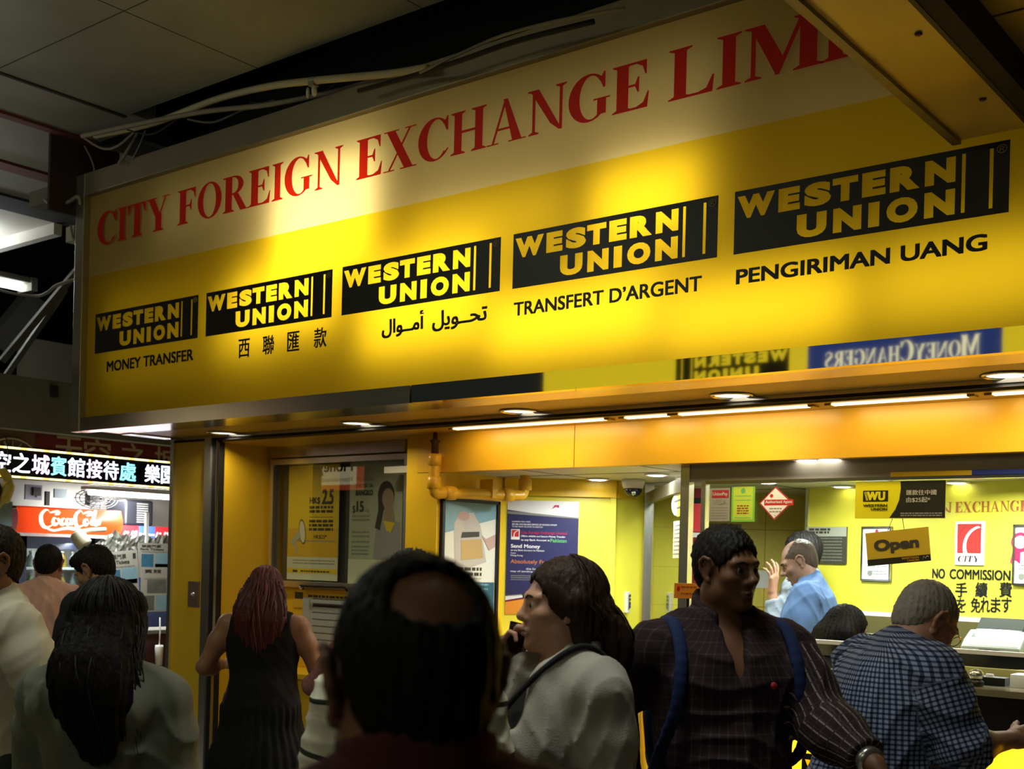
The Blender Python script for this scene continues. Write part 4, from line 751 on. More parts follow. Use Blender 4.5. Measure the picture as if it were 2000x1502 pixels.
a = fuv(FS, (1428, 1019), (1475, 950)); m = MB(); m.fbox(FS, *a, -.001, .001, mat('leaf_green', (.20, .55, .05), .5)); w_, h_ = a[2]-a[0], a[3]-a[1]; m.rect(FS, a[0] + w_*.08, a[1] + h_*.06, a[2] - w_*.08, a[3], .0015, mat('leaf_lime', (.50, .66, .06), .5)); bars(m, FS, [a[1] + h_*v for v in (.22, .29, .36, .43)], .002, mat('stamp_red', (.35, .06, .03), .5), a[0] + w_*.25, a[2] - w_*.25, .007); bars(m, FS, [a[1] + h_*v for v in (.1, .6, .72)], .002, GRN, a[0] + w_*.15, a[2] - w_*.15, .004); blob(m, FS, a[0] + w_*.5, a[3] - h_*.12, .012, .014, .002, GRN); single('glass_notice', 'green edged notice stuck on the glass', 'notice', m)
a = fuv(FS, (1385, 1018), (1426, 953)); w_, h_ = a[2]-a[0], a[3]-a[1]; m = MB(); m.fbox(FS, *a, -.001, .001, mat('notice_grey', (.30, .30, .26), .5)); m.rect(FS, a[0] + w_*.12, a[1] + h_*.70, a[2] - w_*.05, a[3] - h_*.06, .0015, mat('notice_red', (.35, .02, .03), .5)); m.text(FS, 'UnionPay', a[0] + w_*.16, a[1] + h_*.74, a[2] - w_*.1, a[3] - h_*.12, .002, SIL, .01); m.text(FS, 'VISA', a[0] + w_*.15, a[1] + h_*.5, a[2] - w_*.12, a[1] + h_*.66, .002, GREY, .01); bars(m, FS, [a[1] + h_*v for v in (.08, .16, .24, .32, .40)], .002, GREY, a[0] + w_*.1, a[2] - w_*.1, .006); single('glass_notice', 'grey card notice with a red band stuck on the glass', 'notice', m)
pts = [FS.uv(*p) for p in ((1515, 950), (1548, 981), (1512, 1016), (1483, 983))]; cc_ = np.mean(pts, 0); m = MB(); m.prism(FS, pts, -.001, .001, mat('diamond_red', (.45, .03, .03), .5)); m.poly(FS, [tuple(cc_ + (np.array(p) - cc_)*.90) for p in pts], .0015, WSE)
b0, b1 = FS.uv(1493, 984), FS.uv(1550, 977); m.rect(FS, b0[0], b0[1] - .008, b1[0], b1[1] + .004, .002, MATS['print_red'] if 'print_red' in MATS else RED); m.text(FS, 'Authorised Agent', b0[0] + .006, b0[1] - .002, b1[0] - .006, b1[1] + .0, .0026, WSE, .01); blob(m, FS, cc_[0] - .02, cc_[1] + .035, .009, .009, .0022, MATS['print_red']); bars(m, FS, [cc_[1] - .03, cc_[1] - .045], .0022, GREY, cc_[0] - .03, cc_[0] + .035, .006); m.text(FS, '2', cc_[0] - .004, cc_[1] - .075, cc_[0] + .006, cc_[1] - .058, .0022, GREY); single('diamond_sticker', 'red and white diamond sticker on the glass', 'sticker', m)
# orange leaflet holder on a stand by the glass post
c0, c1 = at(1316, 1168, d=5.6), at(1372, 1140, d=5.6); f = Frame((*c0[:2], 0), (*RB, 0), (SY, -CY, 0)); wq = np.linalg.norm(c1[:2] - c0[:2])
t = thing('leaflet_stand', 'orange leaflet holder on a slim stand by the chrome post', 'stand', (*c0[:2], 0))
m = MB(); m.fbox(f, 0, c0[2], wq, c1[2], 0, .02, mat('leaflet_orange', (.80, .28, .02), .45)); bars(m, f, [c0[2] + .02, c1[2] - .02], .021, mat('leaflet_ink', (.35, .08, .01), .5), .03, wq - .03, .006); blob(m, f, .018, c1[2] - .025, .007, .012, .0212, RED); m.build('leaflet', t)
m = MB(); m.fbox(f, wq*.45, .02, wq*.55, c0[2], -.02, 0, DARK); m.build('pole', t); m = MB(); m.fbox(f, -.05, 0, wq + .05, .02, -.12, .12, DARK); m.build('base', t)
m = MB(); p = at(1700, 1232, Y=5.50); m.box((p[0] - .01, 5.47, 1.15), (p[0] + .05, 5.485, 1.34), WHITE); m.box((p[0] - .03, 5.45, 1.15), (p[0] + .06, 5.52, 1.16), WHITE); single('card_stand', 'small white card stand behind the glass rail', 'card', m)
# ================================================================ signs of the shops across the passage (seen mirrored in the steel rail and the booth glass)
def across(Ym, Yo, p):          # point of the opposite plane whose mirror image in plane Ym falls at photo point p
    P = at(*p, Y=2*Ym - Yo); return P[0], P[2]
YO = -2.3; FO2 = Frame((0, YO, 0), (-1, 0, 0), (0, 1, 0))
GLY = lambda n, c, e: mat(n, c, .5, emit=e)
(xa, za), (xb, zb) = across(YS - .03, YO, (1577, 722)), across(YS - .03, YO, (1957, 648))
t = thing('opposite_sign', 'blue money changers sign mirrored in the steel rail of the big sign', 'sign', ((xa+xb)/2, YO, min(za, zb)))
zlo, zhi = 3.52, 4.02
zt = across(YS - .03, YO, (1760, 672))[1]; zl = across(YS - .03, YO, (1760, 718))[1]; 
lo, hi = -max(xa, xb), -min(xa, xb)
m = MB(); m.fbox(FO2, lo, zl - .25, hi, zt + .35, -.1, 0, GLY('across_blue', (.03, .07, .33), .55)); m.build('panel', t)
m = MB(); m.text(FO2, 'MoneyChangers', lo + .18, zl + .05, hi - .18, zt + .03, .004, GLY('across_letter', (.85, .82, .5), 1.3), ser=True); m.rect(FO2, lo + .25, zt + .12, hi - .3, zt + .15, .004, GLY('across_line', (.7, .85, .9), .8)); m.build('lettering', t)
t = thing('opposite_sign', 'yellow sign with a black logo mirrored in the steel rail', 'sign', (xa, YO, 3))
xc = across(YS - .03, YO, (1280, 740))[0]; 
m = MB(); m.fbox(FO2, hi, zl - .3, hi + 3.2, zt + .4, -.1, -.02, GLY('across_yellow', (.80, .62, .02), 1.0)); m.fbox(FO2, lo - 2.2, zl - .3, lo, zt + .4, -.1, -.02, MATS['across_yellow']); m.build('panel', t)
xl, xr = -across(YS - .03, YO, (1540, 710))[0], -across(YS - .03, YO, (1318, 735))[0]; zq = across(YS - .03, YO, (1450, 735))[1]; zq2 = across(YS - .03, YO, (1470, 690))[1]
m = MB(); logo(m, FO2, min(xl, xr), zq - .05, max(xl, xr), zq2 + .05, -.015, bg=mat('across_black', (.03, .03, .02), .5), ink=MATS['across_yellow'], reg=False); m.build('logo_panel', t)
(xa, za), (xb, zb) = across(WY, YO, (611, 958)), across(WY, YO, (691, 900))
t = thing('opposite_sign', 'cream and red sign mirrored in the booth glass', 'sign', ((xa+xb)/2, YO, za))
lo, hi = -max(xa, xb), -min(xa, xb); z0 = min(za, zb); m = MB(); m.fbox(FO2, lo - .15, z0, hi + .9, z0 + 1.0, -.1, -.01, GLY('across_red', (.75, .10, .03), 1.4)); m.fbox(FO2, lo - .07, z0 + .08, hi + .8, z0 + .95, -.01, 0, GLY('across_cream', (.85, .75, .42), 2.0)); m.build('panel', t)
zA, zB = across(WY, YO, (650, 944))[1], across(WY, YO, (650, 930))[1]; zC, zD = across(WY, YO, (650, 925))[1], across(WY, YO, (650, 910))[1]
m = MB(); m.text(FO2, 'MoneyGram', lo + .0, zC - .03, hi + .55, zD + .08, .004, BLACK, .02); m.text(FO2, 'International Money Transfer', lo, zA, hi + .72, zB - .02, .004, INK); m.build('lettering', t)
# ================================================================ neighbouring kiosk at the far left
KX = -8.6; FK = Frame((KX, 0, 0), (0, 1, 0), (1, 0, 0))
m = MB(); m.box((-9.9, 3.5, 0), (-9.75, 8.5, 2.6), mat('kiosk_wall', (.78, .72, .60), .6, noise=.06, nscale=3)); struct('wall_kiosk_back', m)
m = MB(); m.box((-9.8, 8.0, 0), (-8.5, 8.1, 2.53), OLIVE); struct('wall_kiosk_right', m)
m = MB(); m.box((-9.8, 3.4, 2.548), (-8.92, 8.1, 2.6), OLIVE); struct('ceiling_kiosk', m)
y0, y1 = 4.0, 7.2
t = thing('shop_fascia', 'dark red fascia board with pale characters above the LED display', 'sign', (KX, 5.6, 2.39))
m = MB(); a = FK.uv(68, 858)[0]; m.box((KX - .1, y0, 2.30), (KX + .0, a, 2.535), mat('fascia_brown', (.12, .075, .05), .6)); m.box((KX - .1, a, 2.30), (KX + .004, y1, 2.545), mat('fascia_red', (.14, .012, .016), .55)); m.build('board', t)
FK1 = Frame((KX + .0055, 0, 0), (0, 1, 0), (1, 0, 0)); PALE = mat('fascia_letter', (.38, .33, .26), .6)
m = MB()
for ch, p in zip('天空之城', (130, 186, 256, 322)): u = FK1.uv(p, 880)[0]; m.text(FK1, ch, u - .10, 2.32, u + .14, 2.53, .0, PALE, .01)
m.build('lettering', t)
m = MB(); u, v = FK1.uv(22, 905)
for k in range(7): 
    g = math.radians(25 + k*21); m.tube([FK1.p(u, v, .004), FK1.p(u + .12*math.cos(g), v + .13*math.sin(g), .004), FK1.p(u + .20*math.cos(g), v + .17*math.sin(g), .004)], .007, PALE, 5)
m.tube([FK1.p(u + .22*math.cos(math.radians(g)), v + .19*math.sin(math.radians(g)), .004) for g in range(0, 181, 10)], .009, PALE, 5); m.build('emblem', t)
t = thing('led_display', 'long LED ticker with glowing Chinese characters over the kiosk', 'display', (KX + .05, 5.6, 2.16))
m = MB(); m.box((KX + .008, y0, 2.165), (KX + .05, y1, 2.405), mat('led_black', (.006, .006, .014), .3)); m.build('housing', t)
FL = Frame((KX + .052, 0, 0), (0, 1, 0), (1, 0, 0))
cols = {'w': (.85, .92, 1.0), 'c': (.25, .80, .95), 'p': (.95, .70, .95)}
m = MB()
for ch, px0, px1, k in (('空', -14, 21, 'w'), ('之', 24, 59, 'w'), ('城', 62, 97, 'p'), ('賓', 99, 130, 'c'), ('館', 132, 166, 'w'), ('接', 169, 200, 'p'), ('待', 202, 232, 'w'), ('處', 234, 266, 'c'), ('樂', 283, 313, 'w'), ('園', 315, 345, 'w'), ('門', 350, 380, 'c')):
    u0, u1 = FL.uv(px0, 915)[0], FL.uv(px1, 915)[0]; mm = mat('led_' + k, cols[k], emit=2.2); m.text(FL, ch, u0, 2.212, u1, 2.362, .0, mm, .012)
m.build('characters', t)
m = MB(); yy = y0
AM, AR = mat('led_amber', (1.0, .82, .32), emit=3.0), mat('led_red', (1.0, .6, .15), emit=2.0)
k = 0
while yy < y1 - .05:
    for z in (2.388, 2.172): m.box((KX + .05, yy, z), (KX + .06, yy + .040, z + .014), AM if (k % 4) else AR)
    yy += .047; k += 1
m.build('border_lights', t)
# tube light and shelf clutter
t = thing('tube_light', 'bright white tube light above the drinks cooler', 'light', (-8.9, 5.9, 2.12)); m = MB(); m.tube([(-8.9, 5.55, 2.115), (-8.9, 6.36, 2.115)], .018, mat('kiosk_tube_glow', (.95, .97, 1), emit=18), 10); m.build('tube', t); m = MB(); m.box((-8.94, 5.5, 2.14), (-8.86, 6.4, 2.165), WHITE); m.build('fixture_body', t)
FW2 = Frame((-9.45, 0, 0), (0, 1, 0), (1, 0, 0))
RDL = mat('cooler_red', (.90, .075, .015), .35, transl=.72); NV = mat('cooler_navy', (.02, .025, .05), .35)
FF = Frame((-9.0, 0, 0), (0, 1, 0), (1, 0, 0)); fy0, fy1 = FF.uv(31, 1000)[0], FF.uv(236, 1000)[0]
t = thing('drinks_cooler', 'tall drinks cooler with a glowing red script header and glass door', 'cooler', (-9.3, (fy0+fy1)/2, 0))
m = MB(); m.box((-9.6, fy0, .02), (-9.55, fy1, 1.98), NV); m.box((-9.6, fy0, .02), (-9.0, fy0 + .04, 1.76), NV); m.box((-9.6, fy1 - .04, .02), (-9.0, fy1, 1.76), NV); m.box((-9.6, fy0, .02), (-9.0, fy1, .12), NV); m.box((-9.6, fy0, 1.96), (-9.02, fy1, 1.98), NV); m.box((-9.6, fy0, 1.74), (-9.0, fy1, 1.765), WHITE); m.box((-9.548, fy0 + .04, .12), (-9.54, fy1 - .04, 1.74), WHITE); m.build('body', t)
m = MB(); n = 8; V = []; Fc = []
for i in range(n + 1):
    g = i/n; V += [(-9.0 + .035*math.sin(math.pi*g), fy0, 1.765 + .215*g), (-9.0 + .035*math.sin(math.pi*g), fy1, 1.765 + .215*g)]
for i in range(n): Fc.append((2*i, 2*i+1, 2*i+3, 2*i+2))
m.add(V, Fc, RDL, True); m.build('header', t)['label'] = 'glowing red header'
area('cooler_header_lamp', (-9.30, (fy0+fy1)/2 + .02, 1.87), (1, 0, 0), .5, .12, 5.0, (1, .9, .7))
area('cooler_inside_lamp', (-9.12, (fy0+fy1)/2, 1.72), (-.25, 0, -1), .06, .7, 3.5, COOL)
FH = Frame((-8.962, 0, 0), (0, 1, 0), (1, 0, 0))
def script(q, f, x0, z0, x1, z1, z, mm):
    """flowing brush script with two large looped capitals and a trailing swash"""
    S = [[(.16, .80), (.10, .92), (.02, .70), (.03, .35), (.10, .18), (.20, .30)],
         [(.28, .55), (.23, .60), (.21, .42), (.25, .32), (.30, .42), (.28, .56), (.33, .50)],
         [(.40, .60), (.36, .55), (.34, .40), (.38, .33), (.43, .42)],
         [(.49, .58), (.44, .58), (.43, .42), (.46, .34), (.51, .45), (.50, .60), (.51, .38), (.54, .36)],
         [(.54, .48), (.58, .50)],
         [(.70, .82), (.66, .95), (.58, .75), (.58, .42), (.63, .26), (.72, .36)],
         [(.78, .60), (.74, .58), (.73, .42), (.77, .36), (.80, .46), (.78, .58)],
         [(.82, .40), (.88, .85), (.91, .95), (.87, .55), (.86, .38), (.90, .40)],
         [(.96, .58), (.92, .56), (.91, .42), (.95, .38), (.99, .60), (.98, .42), (1.0, .40)],
         [(.10, .18), (.22, .08), (.36, .16), (.50, .20), (.66, .12), (.80, .14), (.92, .24)],
         [(.16, .80), (.26, .86), (.30, .78), (.24, .72)], [(.70, .82), (.80, .90), (.84, .80), (.76, .74)]]
    for s in S:
        pts = bez([(x0 + (x1-x0)*a, z0 + (z1-z0)*b, 0) for a, b in s], 6); L_ = len(pts)
        for i in range(L_ - 1):
            p, r = pts[i][:2], pts[i+1][:2]; d = r - p; d /= np.linalg.norm(d) + 1e-9; g = i/(L_-1); wd = (z1-z0)*(.035 + .05*abs(math.sin(math.pi*g)))
            nn = np.array((-d[1], d[0]))*wd; nn = nn*.6 + np.array((wd*.5, wd*.2))*.8
            q.add([f.p(*(p - nn), z), f.p(*(r - nn), z), f.p(*(r + nn), z), f.p(*(p + nn), z)], [(0, 1, 2, 3)], mm)
m = MB(); script(m, FH, FH.uv(78, 1015)[0], 1.775, FH.uv(196, 1015)[0], 1.975, .0, mat('script_glow', (1, .93, .78), emit=1.5)); m.build('script_logo', t)
m = MB(); d = fy0 + .04
for a in ((fy0 + .01, .12, fy0 + .10, 1.74), (fy1 - .33, .12, fy1 - .24, 1.74), (fy0, 1.64, fy1 - .24, 1.74), (fy0, .12, fy1 - .24, .22)): m.fbox(FF, *a, -.03, .0, NV)
DOOR = m.build('door', t)
m = MB(); m.fbox(FF, fy0 + .1, .22, fy1 - .33, 1.64, -.02, -.016, glass_mat('cooler_glass', (.85, .9, .9), .02)); m.build('door_glass', DOOR)
for z in (.55, .9, 1.22, 1.47):
    m = MB(); m.box((-9.53, fy0 + .05, z), (-9.06, fy1 - .05, z + .02), mat('shelf_white', (.7, .7, .68), .4)); m.build('shelf', t)
rn = random.Random(3); bc = [(.10, .35, .10), (.03, .20, .45), (.45, .28, .03), (.30, .05, .03), (.35, .38, .36)]
names = ('green', 'blue', 'amber', 'red', 'clear')
k = 0
for z, h in ((1.24, .20), (1.49, .13), (.92, .22)):
    for j in range(8):
        y = fy0 + .12 + j*.095; x = -9.14; ci = rn.randrange(5)
        if z == 1.24 and j < 4: ci = (1, 0, 0, 4)[j]
        t2 = thing('drink_bottle', '%s drink bottle on the %s shelf of the cooler' % (names[ci], {1.24: 'middle', 1.49: 'top', .92: 'lower'}[z]), 'bottle', (x, y, z), group='%s bottles on the %s cooler shelf' % (names[ci], {1.24: 'middle', 1.49: 'top', .92: 'lower'}[z]))
        q = MB(); q.lathe((x, y, z), [(.030, 0), (.033, .01), (.033, h*.55), (.026, h*.68), (.012, h*.8), (.012, h*.9)], mat('bottle_' + names[ci], bc[ci], .15), seg=12); q.build('body', t2)
        q = MB(); q.lathe((x, y, z), [(.014, h*.9), (.014, h)], WHITE, seg=10); q.build('cap', t2)
FF3 = Frame((-9.05, 0, 0), (0, 1, 0), (1, 0, 0)); cy0 = FF3.uv(238, 1030)[0]; cy1 = FF3.uv(334, 1030)[0]
t = thing('chest_cooler', 'second cooler with red and blue soft drink panels right of the tall one', 'cooler', (-9.3, (cy0+cy1)/2, 0))
m = MB(); m.box((-9.6, cy0, .02), (-9.06, cy1, 1.86), NV); m.build('body', t); m = MB(); w_ = (cy1-cy0)
for i, c in enumerate(((.45, .02, .025), (.05, .10, .50), (.45, .02, .025))): m.fbox(FF3, cy0 + w_*(.0 + i*.335), 1.68, cy0 + w_*(.33 + i*.335), 1.86, -.005, .004, mat('panel_%d' % (i % 2), c, .35, emit=.25))
script(m, FF3, cy0 + .02, 1.71, cy0 + w_*.31, 1.82, .006, WHITE); script(m, FF3, cy0 + w_*.69, 1.71, cy0 + w_*.98, 1.82, .006, WHITE); m.text(FF3, 'Bonaqua', cy0 + w_*.345, 1.77, cy0 + w_*.655, 1.80, .006, WHITE, .02); m.text(FF3, '飛雪', cy0 + w_*.42, 1.72, cy0 + w_*.58, 1.755, .006, WHITE); m.build('header', t)
# things on top of the coolers
t = thing('old_monitor', 'dark boxy monitor with a vented back on the second cooler', 'monitor', (-9.25, 6.15, 1.86)); x0m = at(244, 1000, X=-9.1)[1]; x1m = at(300, 1000, X=-9.1)[1]
m = MB(); m.box((-9.4, x0m, 1.862), (-9.1, x1m, 2.09), mat('monitor_black', (.012, .012, .016), .4)); m.build('casing', t, bevel=.02); m = MB()
for i in range(9): m.box((-9.1, x0m + .12, 1.89 + .02*i), (-9.095, x1m - .06, 1.90 + .02*i), GREY)
m.build('vent_grille', t)
c = np.array((-9.15, at(188, 985, X=-9.15)[1], 2.078)); t = thing('wire_fan', 'wire caged fan lying on the tall cooler', 'fan', tuple(c)); m = MB()
for r in (.06, .12, .17, .205): m.tube([c + (0.03*math.cos(r*6), r*math.cos(g), r*.42*math.sin(g)) for g in [2*math.pi*i/24 for i in range(25)]], .004, DARK, 5)
for k in range(14):
    g = 2*math.pi*k/14; m.tube([c + (.04, 0, 0), c + (.02, .12*math.cos(g), .05*math.sin(g)), c + (-.02, .205*math.cos(g), .088*math.sin(g))], .003, DARK, 4)
m.build('cage', t); m = MB(); m.box(c + (-.08, -.06, -.055), c + (0, .06, .05), mat('fan_grey', (.25, .22, .2), .5)); m.build('motor', t)
m = MB(); a = FW2.uv(47, 975), FW2.uv(80, 948); m.fbox(FW2, a[0][0], a[0][1], a[1][0], a[1][1], 0, .02, mat('lilac_grey', (.32, .30, .35), .5)); m.fbox(FW2, a[0][0] + .06, a[1][1] - .09, a[1][0] - .02, a[1][1] - .02, .02, .04, INK); m.fbox(FW2, a[0][0] + .10, a[0][1] + .02, a[1][0] - .06, a[0][1] + .07, .02, .025, INK); single('wall_box', 'grey box with a dark bracket on the kiosk back wall', 'box', m)
m = MB(); a = FW2.uv(86, 987), FW2.uv(94, 960); m.fbox(FW2, a[0][0], a[0][1], a[1][0], a[1][1], 0, .03, INK); single('wall_post', 'short dark post on the pale kiosk wall', 'post', m)
m = MB(); a = FW2.uv(104, 972), FW2.uv(128, 956); m.fbox(FW2, a[0][0], a[0][1], a[1][0], a[1][1], 0, .02, mat('teal_grey', (.40, .46, .46), .5)); single('wall_card', 'pale card with a dark stroke on the kiosk wall', 'card', m)
# far-left bits
m = MB(); FQ = Frame((-8.55, 0, 0), (0, 1, 0), (1, 0, 0)); a, b = FQ.uv(-30, 1026), FQ.uv(24, 980); m.fbox(FQ, a[0], a[1], b[0], b[1], 0, .006, mat('blue_sheet', (.22, .32, .38), .4, noise=.4, nscale=9)); single('picture_sheet', 'pale blue picture sheet hanging at the left edge', 'picture', m)
m = MB(); a, b = FQ.uv(-30, 1070), FQ.uv(31, 1005); m.fbox(FQ, a[0], .02, b[0], b[1], -.35, -.05, mat('maroon_cabinet', (.14, .012, .016), .5)); single('maroon_cabinet', 'maroon cabinet behind the pale blue sheet', 'cabinet', m)
m = MB(); c = at(9, 955, X=-8.5); m.tube(bez([c + (0, -.1, .12), c + (0, -.02, .13), c + (0, .03, .05), c + (0, .0, -.06), c + (0, -.05, -.14)], 5), [.018]*5 + [.035]*6 + [.05]*6 + [.02]*4, mat('toy_yellow', (.55, .42, .06), .4), 8); m.tube(bez([c + (.01, -.12, .1), c + (.01, -.06, .0), c + (.01, -.1, -.12)], 5), .03, BLACK, 8); m.tube(bez([c + (0, 0, .16), c + (0, .02, .25), c + (0, .0, .40)], 4), .004, BLACK, 5); single('hanging_toy', 'yellow and black ornament hanging under the LED ticker', 'ornament', m)
t = thing('spot_lamp', 'white cylinder spot lamp tilted below the red header', 'lamp', tuple(at(160, 1050, d=9.0))); c = at(166, 1066, d=9.0); c2 = at(148, 1040, d=9.0); ax = c2 - c; Ln = np.linalg.norm(ax)
m = MB(); m.lathe(c, [(.05, 0), (.062, .01), (.055, Ln*.9), (.04, Ln)], mat('lamp_cream', (.62, .60, .42), .45), ax, 20); m.build('shade', t)
m = MB(); m.tube([c2, c2 + (0, .12, .02), c2 + (0, .25, .03)], .018, MATS['lamp_cream'], 8); m.build('arm', t)
# sheets of tickets hung in front of the coolers
FT = Frame((-8.15, 0, 0), (0, 1, 0), (1, 0, 0))
PLAS = mat('grey_plastic', (.22, .22, .18), .35, noise=.35, nscale=14, bump=.4, bscale=12)
m = MB(); pts = [FT.uv(*p) for p in ((196, 1110), (338, 1110), (338, 1044), (318, 1046), (300, 1050), (286, 1045), (270, 1048), (255, 1042), (240, 1046), (226, 1036), (212, 1046), (200, 1052), (190, 1064))]
top = sorted(pts[2:]); bot = FT.uv(260, 1112)[1]; rb = random.Random(5); xs_ = np.linspace(top[0][0], top[-1][0], 46); zs_ = np.interp(xs_, [p[0] for p in top], [p[1] for p in top])
nz = 10; VV = [FT.p(x, bot + (z + rb.uniform(-.012, .012) - bot)*j/nz, -.02 + rb.uniform(-.014, .014)) for x, z in zip(xs_, zs_) for j in range(nz + 1)]
m.add(VV, [(i*(nz+1) + j, (i+1)*(nz+1) + j, (i+1)*(nz+1) + j + 1, i*(nz+1) + j + 1) for i in range(45) for j in range(nz)], PLAS, False); o = m.build('plastic_bag'); tag(o, 'crumpled grey plastic sheet above the hanging ticket sheets', 'plastic sheet')
SEA, SEA2, PIC = mat('print_sea', (.05, .18, .28), .5, noise=.5, nscale=25), mat('print_skyblue', (.25, .42, .50), .5, noise=.2, nscale=10), mat('print_dim', (.16, .16, .14), .5, noise=.6, nscale=20)
PPR = mat('ticket_paper', (.45, .44, .37), .6, noise=.05, nscale=6)
def sheet(px, label, zoff, title=None, sub=None, tilt=0.0, pics=(), z=0):
    a, b = FT.uv(px[0], px[3]), FT.uv(px[2], px[1]); w_, h_ = b[0]-a[0], b[1]-a[1]
    U = np.array((0, math.cos(tilt), math.sin(tilt))); f = Frame(FT.p(a[0], a[1], zoff), U, (1, 0, 0)); q = MB(); q.fbox(f, 0, 0, w_, h_, 0, .003, PPR)
    if title: q.text(f, title, w_*.1, h_*.87, w_*.66, h_*.95, .004, INK, .01)
    if sub: q.text(f, sub, w_*.06, h_*.79, w_*.75, h_*.85, .004, PK, .03)
    for (u0, v0, u1, v1, mm) in pics: q.rect(f, w_*u0, h_*v0, w_*u1, h_*v1, .004, mm)
    bars(q, f, [h_*.735], .0045, GREY, w_*.1, w_*.9, h_*.02)
    return tag(q.build('ticket_sheet'), label, 'ticket sheet')
sheet((268, 1062, 336, 1128), 'ticket sheet behind, partly covered, at the right of the row', .0, '樂園門票', 'Park Tickets', .0, ((.1, .30, .45, .68, SEA), (.5, .30, .95, .70, SEA2), (.5, .30, .95, .40, SEA)))
sheet((272, 1108, 332, 1195), 'ticket sheet with a room picture below the others', .012, '賓館', None, .0, ((.2, .42, .85, .72, PIC), (.1, .03, .45, .36, PIC), (.5, .03, .95, .36, SEA2)))
sheet((204, 1080, 272, 1200), 'tilted ticket sheet with sea pictures in front of the row', .03, '樂園門票', 'Park Tickets', .09, ((.08, .44, .46, .70, SEA), (.5, .46, .96, .72, SEA2), (.5, .46, .96, .53, SEA), (.86, .86, .95, .95, INK)))
t = thing('ticket_rack', 'dark kiosk counter below the hanging ticket sheets', 'counter', (-8.3, 6.2, 0)); m = MB(); m.box((-8.5, 5.55, 0), (-8.19, 7.1, .98), mat('kiosk_counter', (.07, .018, .018), .5)); m.build('body', t); m = MB(); m.box((-8.52, 5.5, .98), (-8.17, 7.15, 1.01), OLIVE); m.build('top', t)
m = MB(); 
for y in (5.6, 6.9): m.box((-8.185, y, 1.01), (-8.16, y + .025, 1.95), WHITE)
m.build('post', t)
m = MB(); c = at(311, 1260, X=-8.1); m.tube([c + (0, 0, .22), c + (0, .005, .1), c], .006, WHITE, 6); m.lathe(c, [(.03, 0), (.034, -.02), (.026, -.16)], WHITE, seg=12); single('hand_brush', 'small white handled brush hanging under the ticket sheets', 'brush', m)
